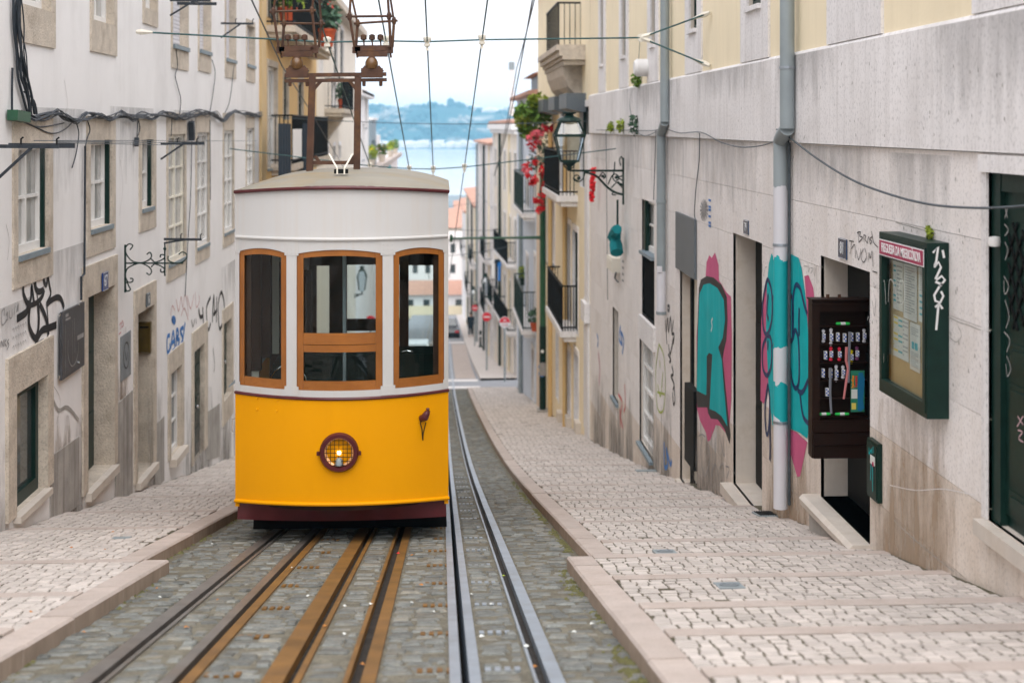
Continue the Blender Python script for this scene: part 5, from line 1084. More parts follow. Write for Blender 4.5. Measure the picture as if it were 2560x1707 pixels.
b = B(); b.box((TX - HW + .2, 13.0, -1.9), (TX - .45, 13.5, -.98)); b.obj('bench', 'leather', tram)
b = B(); b.box((at(627, 0, 12.75).x, 12.72, -1.9), (at(648, 0, 12.75).x, 12.76, .5)); b.box((at(681, 0, 13.6).x, 13.58, -.98), (at(697, 0, 13.6).x, 13.62, .45)); b.obj('cabin_post', 'creampaint', tram)
b = B(); c0 = at(720, 960, 12.25); b.tube([c0 + Vector((.16 * math.cos(a * .3927), 0, .16 * math.sin(a * .3927) + .0)) for a in range(17)], .007, 6); b.obj('hand_wheel', 'chrome', tram, smooth=True)
b = B(); c0 = at(1018, 905, 12.6); b.tube([c0 + Vector((.10 * math.cos(a * .3927), 0, .10 * math.sin(a * .3927))) for a in range(17)], .007, 6); b.obj('hand_wheel', 'chrome', tram, smooth=True)
b = B(); b.hexa([(TX - .885, 13.1, zs(13.1) + .01), (TX + .885, 13.1, zs(13.1) + .01), (TX + .86, 18.2, zs(18.2) + .08), (TX - .86, 18.2, zs(18.2) + .08), (TX - .86, 13.1, -2.0), (TX + .86, 13.1, -2.0), (TX + .86, 18.2, -2.8), (TX - .86, 18.2, -2.8)]); b.obj('under_tram_shade', 'dark', tram)  # near-black block added beneath the floor, standing in for the tram's shade
b = B(); b.hexa([(TX - .6, 12.5, -2.2), (TX + .6, 12.5, -2.2), (TX + .6, 18, -3.2), (TX - .6, 18, -3.2), (TX - .6, 12.5, -2.0), (TX + .6, 12.5, -2.0), (TX + .6, 18, -2.1), (TX - .6, 18, -2.1)]); b.obj('chassis', 'black', tram)
for y in (13.5, 16.6):
    for x in (-1.5, -.31):
        b = B(); b.lathe((x, y, zs(y) + .21), [(.05, -.05), (.2, -.04), (.2, .03), (.05, .05)], 20, 'x'); b.obj('wheel', 'black', tram, smooth=True)
b = B(); p = at(574, 962, 12.3); b.hexa([p + Vector(q) for q in ((-.0, -.05, -.015), (.06, -.05, .03), (.06, .06, .03), (0, .06, -.015), (0, -.05, .0), (.06, -.05, .06), (.06, .06, .06), (0, .06, .0))]); b.obj('side_light', 'grey', tram)
b = B()
for py in (1046, 1078): p = at(582, py, 12.25); b.bar(p + Vector((-.012, 0, 0)), p + Vector((.03, 0, 0)), .012); 
p = at(580, 1046, 12.25); q = at(580, 1078, 12.25); b.bar(p, q, .01); b.obj('door_handle', 'chrome', tram)
# clip with two rods on the roof, and the gantry with two current collectors
b = B(); p = at(853, 428, 12.2); b.box(p + Vector((-.058, -.04, -.02)), p + Vector((.058, .04, .016))); cl = b.obj('roof_clip', 'black', tram)
b = B(); s = at(843, 430, 12.15); b.bar(s + Vector((0, 0, -.02)), s + Vector((0, 0, .03)), .012); b.tube([s + Vector((0, 0, .03)), at(823, 386, 12.3)], .008, 6); s = at(861, 430, 12.15); b.bar(s + Vector((0, 0, -.02)), s + Vector((0, 0, .03)), .012); b.tube([s + Vector((0, 0, .03)), at(881, 386, 12.3)], .008, 6); b.obj('rod', 'creampaint', cl)
GY = 13.6
g = lambda px, py, d=0.: at(px, py, GY + d)
b = B()
for (pb, pt, w) in ((774, 781, 22), (892, 895, 20)):
    lo_, hi_ = g(pb, 432), g(pt, 192); b.bar(lo_, hi_, .062, .062, up=(0, 1, 0))
b.obj('gantry_post', 'rustiron', tram)
b = B(); b.bar(g(712, 189), g(966, 186), .04, .036); b.bar(g(712, 203), g(967, 200), .036, .032); b.bar(g(770, 407), g(900, 407), .035, .035)
for px in (725, 768, 910, 952): b.lathe(g(px, 209), [(.0, -.03), (.016, -.025), (.018, .03)], 8)
for x0, y0, x1, y1 in ((786, 222, 805, 200), (889, 222, 872, 200), (787, 390, 800, 407), (886, 390, 876, 407)): b.bar(g(x0, y0), g(x1, y1), .03, .03)
b.obj('gantry_beam', 'rustiron', tram)
for cx_, fr in ((742, dict(T=((683.5, 29.5), (780, 27)), Bq=((697.5, 124), (790, 121)), U=((693, -40), (787, -40)), T2=((710, 59), (803, 60)), B2=((706, 120), (797, 119)), U2=((708, -40), (795, -40)))),
                (929, dict(T=((874, 42), (972.6, 41)), Bq=((887, 123), (977, 121)), U=((878, -40), (967, -40)), T2=((894, 59), (985, 53)), B2=((890, 119), (981, 119)), U2=((872, -40), (970, -40))))):
    b = B(); c = g(cx_, 158); b.lathe(c, [(.03, -.06), (.05, -.055), (.062, -.02), (.06, .01), (.045, .04), (.03, .055)], 14); col = b.obj('insulator', 'insul', tram, smooth=True)
    b = B(); b.bar(g(cx_ - 22, 182), g(cx_ - 12, 168), .05, .05); b.bar(g(cx_ + 26, 182), g(cx_ + 14, 168), .05, .05); b.bar(g(cx_ - 26, 183), g(cx_ + 28, 183), .07, .09); b.bar(g(cx_ - 6, 142), g(cx_ + 8, 142), .07, .07); b.obj('insulator_foot', 'rustiron', col)
    b = B(); (l0, l1) = fr['Bq']; b.bar(g(*l0), g(*l1), .045); b.bar(g(l0[0] + 8, 136), g(l1[0] - 8, 136), .06, .05); b.bar(g(*fr['B2'][0], .5), g(*fr['B2'][1], .5), .04); b.bar(g(l0[0] + 10, 130, .25), g(l1[0] - 10, 130, .25), .05, .06)
    for px in (l0[0], l1[0], l0[0] + 8, l1[0] - 8): b.bar(g(px, 118), g(px, 134), .045, .045)
    for i in range(3): b.tube([g(l0[0] + 24 + i * 21, 122), g(l0[0] + 22 + i * 21, 96)], .008, 5); b.lathe(g(l0[0] + 22 + i * 21, 94), [(.01, -.03), (.03, -.02), (.028, .02), (.01, .03)], 6)
    for px in (l0[0] + 3, l1[0] - 3): b.tube([g(px, 124), g(px + 4, 145)], .01, 5)
    b.obj('collector_base', 'rustiron', col)
    b = B()
    for T, Q, U_, d in ((fr['T'], fr['Bq'], fr['U'], 0), (fr['T2'], fr['B2'], fr['U2'], .5)):
        for i in (0, 1): b.tube([g(*Q[i], d), g(*T[i], d)], .014, 6); b.tube([g(*T[i], d), g(*U_[i], d)], .012, 6); b.lathe(g(*T[i], d), [(.012, -.04), (.022, -.02), (.022, .02), (.012, .04)], 6)
        e = (Vector(T[1]) - Vector(T[0])) * .1; b.tube([g(*(Vector(T[0]) - e), d), g(*(Vector(T[1]) + e), d)], .013, 6)
    b.tube([g(*fr['U'][0]), g(*fr['U2'][0], .5)], .012, 6); b.tube([g(*fr['U'][1]), g(*fr['U2'][1], .5)], .012, 6); b.tube([g(*fr['U'][0]), g(*fr['U'][1])], .014, 6); b.tube([g(*fr['U2'][0], .5), g(*fr['U2'][1], .5)], .014, 6)
    b.obj('collector_frame', 'rustiron', col)

# ---------------------------------------------------------------- overhead wires
def wire(name, label, lines, r, m, cat='wire', group=None, n=5):
    t = thing(name, label, cat, lines[0][0], group)
    b = B()
    for l in lines: b.tube(l, r, n)
    b.obj('strand', m, t); return t
Y1, Y2 = 16., 24.9
CW = [((818, 106), (925, 415)), ((965, 103), (1023, 422)), ((1068, 105), (1083, 423)), ((1205, 100), (1161, 418))]
CL = ['leftmost contact wire running down the street over the tram', 'second contact wire, beside the right current collector', 'third contact wire crossing the pale sky above the river', 'rightmost contact wire, slanting across the sky']
knots = []
for (a, c), lb in zip(CW, CL):
    p, q = at(*a, Y1), at(*c, Y2); d = q - p; t = wire('contact_wire', lb, [[p - d * .75, p, q, q + d * 2.6]], .009, 'wire', 'wire', 'contact wires over the street'); knots.append((p, q))
    for k in (p, q):
        b = B(); b.lathe(k, [(.02, -.10), (.012, -.06), (.035, -.05), (.035, -.02), (.02, -.015), (.035, .0), (.045, .03), (.045, .05), (.02, .06)], 10); b.obj('wire_clamp', 'creampaint', t)
sw = W((-3.7, Y1), (3.05, Y1), (0, -1))
s0, s1, ring = at(340, 80, 15.3), at(1000, 104, 16), at(1603, 95, 16.4)
sp = wire('span_wire', 'span wire across the street from the left wall, forking to the stone house', [[s0, knots[0][0], knots[1][0], knots[2][0], knots[3][0], ring], [ring, R.at(1775, 32, .02)], [ring, R.at(1775, 165, .02)]], .010, 'wire', 'wire')
for p, q in ((s0, s0.lerp(s1, .06)), (ring, ring.lerp(R.at(1775, 32), .2)), (ring, ring.lerp(R.at(1775, 165), .2)), (R.at(1775, 32, .02), R.at(1775, 32).lerp(ring, .25)), (R.at(1775, 165, .02), R.at(1775, 165).lerp(ring, .25))): b = B(); b.tube([p, p.lerp(q, .3), q], [.02, .035, .012], 6); b.obj('turnbuckle', 'creampaint', sp)
b = B(); b.lathe(ring, [(.05, -.012), (.05, .012)], 10, 'y'); b.obj('ring', 'creampaint', sp)
wire('span_wire', 'lower span wire just above the tram roof', [[L.P(25, knots[0][1].z + .3), knots[0][1], knots[1][1], knots[2][1], knots[3][1], at(1350, 396, 25.5), R.at(1540, 372, .02)]], .010, 'wire')
wire('span_wire', 'thin span wire in front of the blue hill', [catenary(at(650, 290, 31), at(1505, 302, 30), .12, 14)], .008, 'greycable')
wire('hanging_cable', 'twisted dark cable hanging down across the sky at the right', [catenary(at(1345, -40, 20), at(1292, 170, 30), .05), catenary(at(1292, 170, 30), at(1235, 440, 46), .2), catenary(at(1338, -40, 20), at(1235, 440, 46), .35)], .011, 'cable', 'cable')
wire('hanging_cable', 'single dark wire slanting down behind the left current collector', [[at(615, -30, 15), at(705, 165, 19), at(770, 268, 26), at(860, 420, 40)]], .009, 'greycable', 'cable')
wire('laundry_line', 'thin wires strung between the clothes line arms on the left house', [[at(85, 352, 12), at(240, 352, 14), at(400, 352, 18), at(640, 353, 28)], [at(140, 354, 12), at(455, 358, 18)], [at(140, 357, 12), at(420, 363, 18)]], .004, 'greycable', 'wire')
for k, (Yw, ya, yb, lb) in enumerate(((60, 640, 615, 'thin far span wire just above the no entry signs'), (78, 560, 575, 'thin far span wire under the green cross arm'), (96, 520, 500, 'farthest thin span wire before the tiled roofs'))): wire('span_wire', lb, [catenary(at(1030, ya, Yw), at(1275 - k * 25, yb, Yw), .15)], .012, 'greycable')
# cables on the left wall
cb = thing('cable_bundle', 'thick bundle of black cables running down and along the left house', 'cables', L.at(60, 285, .05))
vert = [(28, -20), (30, 60), (34, 130), (40, 190), (52, 235), (62, 285)]
rd = random.Random(4)
b = B()
for k in range(9): b.tube(smoothline([L.P(*L.px(x + rd.uniform(-6, 6) + k * 1.0, y), .03 + .02 * (k % 3)) for x, y in vert], 5), .012 if k < 5 else .006, 6)
b.tube(smoothline([L.at(31, 170, .02), L.at(30, 230, .02), L.at(30, 285, .03)], 4), .01, 5); b.tube(smoothline([L.at(60, 230, .02), L.at(85, 252, .03), L.at(93, 290, .03)], 4), .008, 5)
b.obj('vertical_cables', 'cable', cb)
hz_ = [(32, 285), (65, 296), (95, 292), (128, 283), (150, 292), (180, 303), (205, 290), (235, 288), (262, 298), (290, 286), (320, 294), (345, 290), (372, 293), (400, 286), (430, 291), (452, 292), (480, 285), (505, 284), (530, 287), (548, 296), (565, 286), (580, 284), (598, 288), (612, 284), (630, 284), (648, 287)]
b = B()
for k in range(9): b.tube(smoothline([L.P(*L.px(x, y + 7 * math.sin(x * (.05 + .008 * k) + k * 1.7) + rd.uniform(-4, 4)), .04 + .018 * (k % 3)) for x, y in hz_], 3), [.009, .008, .006, .011, .007, .005, .009, .006, .005][k], 5)
b.obj('horizontal_cables', 'cable', cb)
b = B()
for pts in ([(38, 296), (80, 314), (130, 334), (165, 322), (185, 300)], [(60, 306), (100, 318), (160, 308)], [(190, 305), (197, 335), (190, 385), (180, 420)], [(215, 295), (225, 325), (214, 365), (212, 480), (210, 685)], [(344, 295), (350, 320), (343, 345), (341, 365)], [(345, 295), (342, 350)], [(440, 125), (444, 165), (438, 190), (445, 220), (452, 250), (449, 285)], [(530, 150), (538, 185), (530, 250), (524, 285)], [(585, 165), (575, 250), (562, 283)], [(430, 295), (428, 340)], [(480, 300), (477, 480), (470, 600), (463, 740)], [(525, 300), (526, 500)]):
    b = B(); b.tube(smoothline([L.at(x, y, .025) for x, y in pts], 4), .006, 5); b.obj('loose_wire', 'cable', cb)
b = B(); b.tube([L.at(211, 685, .03), L.at(203, 692, .03), L.at(203, 750, .03)], .012, 6); b.tube([L.at(213, 365, .03), L.at(211, 685, .03)], .012, 6)
b.obj('loose_wire', 'cable', cb)
b = B(); b.bar(L.at(31, 288, .06), L.at(64, 294, .06), .09, .09); b.obj('green_sleeve', 'green2', cb)
b = B(); b.bar(L.at(342, 345, .04), L.at(341, 366, .04), .05, .05); b.bar(L.at(478, 305, .06), L.at(480, 350, .06), .08, .1); b.obj('junction_box', 'cable', cb)
# clothes-line arms
def arm(label, px0, px1, y, drop, Yw, two=True):
    t = thing('clothes_line_arm', label, 'clothes line arm', at(px0, y, Yw), 'clothes line arms on the left house')
    b = B(); p, q = at(px0, y, Yw), at(px1, y + 1, Yw); b.bar(p, q, .03, .03); br = Vector((p.x, Yw, p.z - drop)); b.bar(br, p.lerp(q, .62), .02, .022)
    if two: b.bar(p + Vector((0, .5, .0)), q + Vector((0, .5, 0)), .03, .04); b.bar(p.lerp(q, .55) , p.lerp(q, .55) + Vector((0, .5, 0)), .025)
    m_ = b.obj('arm', 'cable', t); b = B()
    for f in (.45, .97): s_ = p.lerp(q, f); b.tube([s_, s_ + Vector((0, 0, .06)), s_ + Vector((.02, 0, .075))], .008, 5)
    b.obj('hook', 'black', m_)
arm('large dark green clothes line arm at the upper left edge', -25, 147, 366, .32, 11.7)
arm('dark clothes line arm below the cable bundle, over the fourth window', 402, 495, 359, .2, 18.2)
arm('dark clothes line arm crossing the tall window beside the iron bracket', 410, 504, 598, .05, 18.4, False)
arm('clothes line arm cut by the top edge above the first roller shutter', 425, 526, 1, .2, 18.6)
arm('thin clothes line arm in front of the third roller shutter', 552, 634, 59, .22, 22.0, False)
# wrought iron bracket without lamp
ib = thing('iron_bracket', 'empty scrolled iron lamp bracket on the left house', 'bracket', L.at(313, 670)); IY = 16.55
ip = lambda px, py: at(px, py, IY)
b = B(); b.bar(ip(313, 612), ip(313, 731), .02); b.tube([ip(313, 658), ip(458, 658)], .010, 6); b.tube([ip(412, 610), ip(412, 690)], .009, 6); b.lathe(ip(412, 622), [(.004, -.03), (.02, 0), (.004, .03)], 8)
for pts in ([(325, 625), (332, 614), (322, 610), (314, 620), (316, 635), (330, 652), (352, 657), (372, 650), (379, 640), (375, 631), (367, 636)], [(313, 690), (318, 672), (335, 662), (352, 658), (372, 667), (379, 678), (374, 687), (366, 682)], [(385, 657), (400, 652), (411, 645), (411, 638), (402, 637), (401, 644)], [(385, 659), (400, 664), (411, 672), (409, 680), (402, 679), (402, 672)], [(378, 647), (386, 655), (396, 658)], [(378, 668), (386, 660), (396, 658)], [(420, 640), (422, 652), (440, 658), (455, 656), (467, 645), (465, 634), (455, 630), (447, 636)], [(313, 690), (320, 705), (331, 704), (332, 697), (325, 696)], [(313, 708), (318, 706), (322, 715), (326, 724), (318, 728), (314, 722)]):
    b.tube(smoothline([ip(x, y) for x, y in pts], 4), .008, 5)
b.obj('scrollwork', 'green', ib)
# wire along the right wall
rc = thing('wall_cable', 'thin grey cable sagging along the stone house to the right edge', 'cable', R.at(2200, 470, .05))
b = B()
for pts in ([(1942, 324), (1975, 345), (2040, 395), (2130, 450), (2230, 488), (2330, 512), (2440, 520), (2520, 518), (2600, 512)],): b.tube(smoothline([R.at(x, y, .07) for x, y in pts], 5), .008, 6)
for pts in ([(1490, 325), (1560, 326), (1630, 327), (1660, 322), (1700, 333), (1752, 331), (1800, 355), (1850, 368), (1900, 365), (1935, 355)], [(1580, 322), (1610, 340), (1640, 330), (1660, 320)], [(1749, 333), (1748, 400), (1740, 470), (1736, 535), (1741, 552)], [(1640, 325), (1634, 500)], [(1515, 325), (1519, 750)]): b.tube(smoothline([R.at(x, y, .06) for x, y in pts], 4), .006, 5)
b.tube(smoothline([R.at(1600, 95, .03), R.at(1592, 200, .03), R.at(1574, 250, .03), R.at(1582, 310, .05)], 4), .005, 5)
b.obj('cable_run', 'greycable', rc)
# street lantern on its bracket
LY = 23.4; lp = lambda px, py, d=0.: at(px, py, LY + d)
ln = thing('street_lantern', 'green four-sided lantern on a scrolled iron bracket from the stone house', 'street lamp', lp(1557, 430))
b = B(); b.bar(lp(1558, 395), lp(1558, 512), .03); b.bar(lp(1425, 427), lp(1558, 427), .03, .035); b.tube(smoothline([lp(x, y) for x, y in ((1435, 446), (1444, 452), (1450, 444), (1441, 438), (1433, 447), (1446, 455), (1458, 446), (1462, 432))], 4), .010, 5)
b.tube(smoothline([lp(x, y) for x, y in ((1460, 430), (1490, 440), (1515, 465), (1535, 480), (1557, 487))], 5), .022, 6)
for pts in ([(1498, 443), (1506, 432), (1514, 440), (1508, 448)], [(1520, 462), (1530, 440), (1540, 436), (1548, 446), (1540, 452)], [(1528, 470), (1545, 455), (1555, 470)], [(1535, 430), (1533, 448), (1550, 462)], [(1557, 440), (1546, 444), (1557, 452)], [(1536, 478), (1530, 486), (1540, 488)], [(1552, 415), (1549, 400), (1554, 392), (1558, 405)], [(1536, 425), (1537, 405)]): b.tube(smoothline([lp(x, y) for x, y in pts], 4), .011, 5)
for x, y in ((1507, 441), (1541, 444), (1552, 462), (1447, 446)): b.lathe(lp(x, y), [(.0, -.03), (.03, -.015), (.03, .015), (.0, .03)], 8)
b.obj('bracket', 'green', ln)
cxp = lambda y: lp(1423, y); k4 = math.pi / 4
rr = lambda px: px / (FPX / LY) / math.cos(k4)
b = B(); zf = lambda y: cxp(y).z
for j in range(4):
    t0 = k4 + j * math.pi / 2; e = lambda r, y, t: Vector((cxp(y).x + r * math.cos(t), LY + r * math.sin(t), zf(y)))
    b.bar(e(rr(36), 340, t0), e(rr(22), 402, t0), .022); b.bar(e(rr(36), 338, t0), e(rr(22), 304, t0), .022); t1 = t0 + math.pi / 2
    for r_, y_, s_ in ((37, 339, .045), (22, 403, .03), (23, 304, .03)): b.bar(e(rr(r_), y_, t0), e(rr(r_), y_, t1), .025, s_)
b.lathe(cxp(300), [(rr(24), -.02), (rr(18), .03), (rr(9), .06), (rr(7), .09), (rr(12), .10), (rr(13), .125), (rr(3), .13)], 12)
b.lathe(cxp(404), [(rr(3), -.15), (rr(5), -.1), (rr(12), -.04), (rr(21), .0), (rr(21), .01)], 4, ph=k4)
b.bar(cxp(415), cxp(428), .05, .05); b.tube([lp(1408, 402), lp(1412, 418), lp(1422, 425)], .012, 5); b.tube([lp(1438, 402), lp(1434, 418), lp(1424, 425)], .012, 5)
b.obj('lantern_frame', 'green', ln)
for j in range(4):
    t0 = k4 + j * math.pi / 2; t1 = t0 + math.pi / 2
    b = B(); b.add([e(rr(35), 341, t0), e(rr(35), 341, t1), e(rr(21), 401, t1), e(rr(21), 401, t0)], [(0, 1, 2, 3)]); b.obj('lantern_pane', 'lampglass', ln, fix=False)
    b = B(); b.add([e(rr(35), 336, t0), e(rr(35), 336, t1), e(rr(22), 306, t1), e(rr(22), 306, t0)], [(0, 1, 2, 3)]); b.obj('lantern_pane', 'lampglass', ln, fix=False)
fl = thing('flower_garland', 'narrow string of red paper flowers hanging behind the lantern bracket', 'garland', R.at(1483, 450, .25))
b = B(); rd = random.Random(2)
for i in range(220):
    c = at(1483 + rd.uniform(-6, 6) - i * .02, 420 + i * .38, 27.5) + Vector((0, rd.uniform(-.06, .06), 0)); s = .03; a = Vector((rd.gauss(0, 1), rd.gauss(0, 1), rd.gauss(0, 1))).normalized() * s; t = a.cross(Vector((rd.gauss(0, 1), rd.gauss(0, 1), rd.gauss(0, 1)))).normalized() * s; b.add([c - a, c + t, c + a, c - t], [(0, 1, 2, 3)])
b.obj('petals', 'flower', fl, fix=False)
# small boxes and tufts on the stone house
t = thing('meter_cabinet', 'pale meter cabinet on the stone house under the teal cloth', 'cabinet', R.at(1543, 660, .1)); (ua, za), (ub, zb) = R.px(1537, 636), R.px(1551, 682); b = B(); R.box(b, ub, ua, zb, za, 0, .14); c = b.obj('case', 'creampaint', t); b = B(); R.box(b, ub + .03, ua - .03, zb + .03, za - .03, .14, .15); b.obj('lid', 'creampaint', c)
b = B(); b.tube([R.at(1540, 682, .08), R.at(1537, 695, .08), R.at(1545, 705, .08)], .015, 5); b.obj('conduit', 'greycable', c)
t = thing('hung_cloth', 'teal cloth hanging from a thin rod above the meter cabinet', 'cloth', R.at(1543, 600, .15)); b = B(); b.tube([R.at(1544, 500, .1), R.at(1544, 580, .12)], .02, 5); b.obj('rod', 'green', t)
b = B(); b.tube(smoothline([R.at(x, y, .2) for x, y in ((1530, 594), (1535, 580), (1543, 573))], 3), [.08] * 7, 7); b.tube(smoothline([R.at(x, y, .16) for x, y in ((1540, 576), (1539, 600), (1542, 632))], 3), [.09] * 4 + [.11] * 3, 8); b.obj('folded_cloth', 'laundry', t)
t = thing('wall_fan_outlet', 'white round vent outlet on the yellow wall near the far drainpipe', 'vent', R.at(1620, 170, .1)); b = B(); b.lathe(R.at(1622, 170, .0), [(.10, -.22), (.13, -.18), (.13, 0)], 12, 'x'); b.obj('hood', 'white', t, smooth=True)
for px, y, s, lb, m in ((1527, 318, .10, 'small green weed on the stone ledge, leftmost of three', 'foliage2'), (1552, 316, .13, 'leafy weed on the stone ledge, middle of three', 'foliage2'), (1586, 312, .17, 'spiky dry weed on the stone ledge, rightmost of three', 'foliage3'), (1590, 200, .12, 'bright green weed sprouting below the yellow wall', 'foliage')):
    p = R.at(px, y, .08); t = foliage('weed_tuft', m, p, (s * .6, s, s), 70, .05, None, px, loc=p); t['label'] = lb; t['category'] = 'weed'; t['group'] = 'weeds on the stone house'
# ---------------------------------------------------------------- ironwork in the paving and litter
def cover(label, px, py, sx, sy, off=.1, ring=True):
    p = ground(px, py, off); t = thing('manhole_cover', label, 'manhole cover', p, 'metal covers in the pavements'); sl = .15; b = B()
    q = lambda dx, dy, h: (p.x + dx, p.y + dy, p.z - sl * dy + h)
    b.hexa([q(-sx, -sy, -.03), q(sx, -sy, -.03), q(sx, sy, -.03), q(-sx, sy, -.03), q(-sx, -sy, .004), q(sx, -sy, .004), q(sx, sy, .004), q(-sx, sy, .004)]); f = b.obj('cover_plate', 'grey', t)
    if ring:
        b = B(); n = 20; rs = min(sx, sy)
        for r0, r1 in ((.55, .75), (.15, .3)):
            k = len(b.v)
            for j in range(n): a = 2 * math.pi * j / n; b.v += [q(rs * r0 * math.cos(a), rs * r0 * math.sin(a), .010), q(rs * r1 * math.cos(a), rs * r1 * math.sin(a), .010)]
            b.f += [(k + 2 * j, k + 2 * j + 1, k + 2 * ((j + 1) % n) + 1, k + 2 * ((j + 1) % n)) for j in range(n)]
        b.obj('raised_ring', 'steel', f, fix=False)
    return t, q
cover('square metal cover in the right pavement, nearer the kerb', 1662, 1379, .075, .10); cover('square metal cover with a raised ring, in the near right pavement', 1823, 1463, .075, .10)
t, q = cover('dark slotted drain grate against the foot of the drainpipe', 1916, 1284, .10, .17, .1, False); t['group'] = 'metal covers in the pavements'
b = B()
for i in range(8): x = -.085 + i * .022; b.hexa([q(x, -.15, .004), q(x + .010, -.15, .004), q(x + .010, .15, .004), q(x, .15, .004), q(x, -.15, .012), q(x + .010, -.15, .012), q(x + .010, .15, .012), q(x, .15, .012)])
b.obj('grate_bar', 'black', t)
cover('oval dark cover in the left pavement', 304, 1344, .07, .06, .1, False); cover('thin dark grate across the pavement by the far right doors', 1628, 1175, .22, .10, .12, False)
rd = random.Random(31); LG = 'bits of litter and dry leaves on the street'
lit = [(392, 1471, 'leaf', 'orange leaf on the setts right of the left kerb, further one'), (399, 1493, 'white', 'pale scrap just nearer than the orange leaf by the left kerb'), (543, 1500, 'leaf', 'small leaf beside the outer brown rail'), (210, 1581, 'leaf', 'orange leaf on the setts by the near left kerb'), (465, 1568, 'leaf', 'leaf beside the deep left cable slot'), (996, 1383, 'pinkscrap', 'bright red scrap on the rusty rail before the tram'), (1030, 1388, 'leaf', 'orange leaf right of the bright red scrap'), (1054, 1462, 'leaf', 'curled leaf on the setts between the rusty rail and the steel slot'), (1030, 1507, 'white', 'white scrap below the curled leaf'), (1228, 1510, 'white', 'white scrap between the steel slot and the right rail'), (1178, 1486, 'white', 'white scrap against the right edge of the steel slot'), (1204, 1590, 'white', 'torn white scrap on the setts near the steel slot'), (1316, 1615, 'white', 'white scrap in the groove of the shiny right rail'), (1336, 1666, 'leaf', 'orange leaf in the groove of the shiny right rail'), (1258, 1440, 'weed', 'green sprig lying in the groove of the shiny right rail'), (530, 1360, 'white', 'white scrap close to the left kerb beside the tram'), (282, 1330, 'leaf', 'leaf on the left pavement behind the oval cover'), (262, 1374, 'leaf', 'leaf on the left pavement in front of the oval cover'), (178, 1369, 'leaf', 'leaf on the left pavement, far from the kerb'), (862, 1515, 'white', 'white scrap between the two rusty rails'), (860, 1585, 'white', 'white scrap between the rusty rails, nearer the camera'), (907, 1660, 'leaf', 'leaf in the groove of the right rusty rail'), (770, 1490, 'white', 'white scrap left of the wide rusty rail'), (812, 1565, 'leaf', 'leaf in the groove of the wide rusty rail'), (1478, 1560, 'white', 'white scrap in the gutter by the right kerb'), (1435, 1580, 'white', 'white scrap on the setts right of the shiny rail'), (1200, 1173, 'leaf', 'pale leaf on the setts far beside the tram'), (76, 1530, 'leaf', 'orange leaf on the near left pavement'), (1085, 1530, 'white', 'white scrap left of the steel slot'), (925, 1510, 'white', 'white scrap on the right rusty rail'), (730, 1420, 'white', 'white scrap beside the deep left cable slot'), (945, 1455, 'leaf', 'leaf between the right rusty rail and the setts')]
orange = mat('dry_leaf', (.45, .19, .05), .8, .3, 9)
for i, (px, py, kd, lab) in enumerate(lit):
    off = .115 if (px < 400 and py < 1400) or px == 76 else .014; p = ground(px, py, off); s = rd.uniform(.012, .022); a = rd.uniform(0, 6.3)
    b = B(); pts = []
    for j, r_ in enumerate((1, .55, .9, .5, .8, .6)): th_ = a + j * math.pi / 3; pts.append((p.x + s * r_ * math.cos(th_), p.y + 1.1 * s * r_ * math.sin(th_), p.z - .192 * 1.1 * s * r_ * math.sin(th_) + rd.uniform(0, .008)))
    c = (p.x, p.y, p.z + .012); b.add(pts + [c], [(j, (j + 1) % 6, 6) for j in range(6)])
    o = b.obj({'leaf': 'dry_leaf', 'white': 'paper_scrap', 'pinkscrap': 'paper_scrap', 'weed': 'dry_leaf'}[kd], {'leaf': orange, 'white': 'paper', 'pinkscrap': 'flower', 'weed': 'foliage2'}[kd], None, fix=False, loc=p)
    o['label'] = lab; o['category'] = {'leaf': 'leaf', 'white': 'litter', 'pinkscrap': 'litter', 'weed': 'leaf'}[kd]; o['group'] = {'leaf': 'dry leaves on the ground', 'white': 'paper scraps on the street', 'pinkscrap': LG, 'weed': LG}[kd]
# ---------------------------------------------------------------- houses further down the street
def simple_house(name, label, w, u0, u1, z0, z1, m, specs, roofm='terracotta', back=6., base=None, cat='house'):
    """specs: (u_a, u_b, z_a, z_b, kind)"""
    c = w.P((u0 + u1) / 2, z0, 0); t = thing(name, label, cat, c)
    ops = [s[:4] + (.12,) for s in specs]
    shell(t, w, u0, u1, z0 - 1, z1, ops, m, back, roofm)
    for o in ops: b = B(); w.reveal(b, o, .125); b.obj('window_reveal', 'stone' if m == 'yellow2' else 'band', t, fix=False, weld=True)
    for s in specs:
        o = s[:4] + (.12,); k = s[4]
        if k == 'door': door(t, w, o, .12, 'green', 3, False)
        elif k == 'brown': door(t, w, o, .12, 'interior', 3, False)
        elif k == 'shut': shutter(t, w, o, .12, sill=None)
        elif k == 'greens': window(t, w, o, .10, 2, 2, 'green', 'glass', .06, sill=None)
        else: window(t, w, o, .12, 2, 2, 'white', 'curtain' if k == 'cur' else 'glass', .06)
        b = B(); e = .09
        w.box(b, s[0] - e, s[0] - .002, s[2], s[3], -.02, .02); w.box(b, s[1] + .002, s[1] + e, s[2], s[3], -.02, .02); w.box(b, s[0] - e, s[1] + e, s[3] + .002, s[3] + .14, -.02, .025)
        b.obj('stone_surround', 'stone' if m == 'yellow2' else 'band', t)
    if base:
        b = B(); w.box(b, u0 + .01, u1 - .01, z0 - 1, z0 + base, -.02, .03) if False else None
    return t
def rs(pa, pb, ta, ba, kind, w=R):  # opening from photo points
    o = w.op(pa, pb, ta, ba); return o + (kind,)
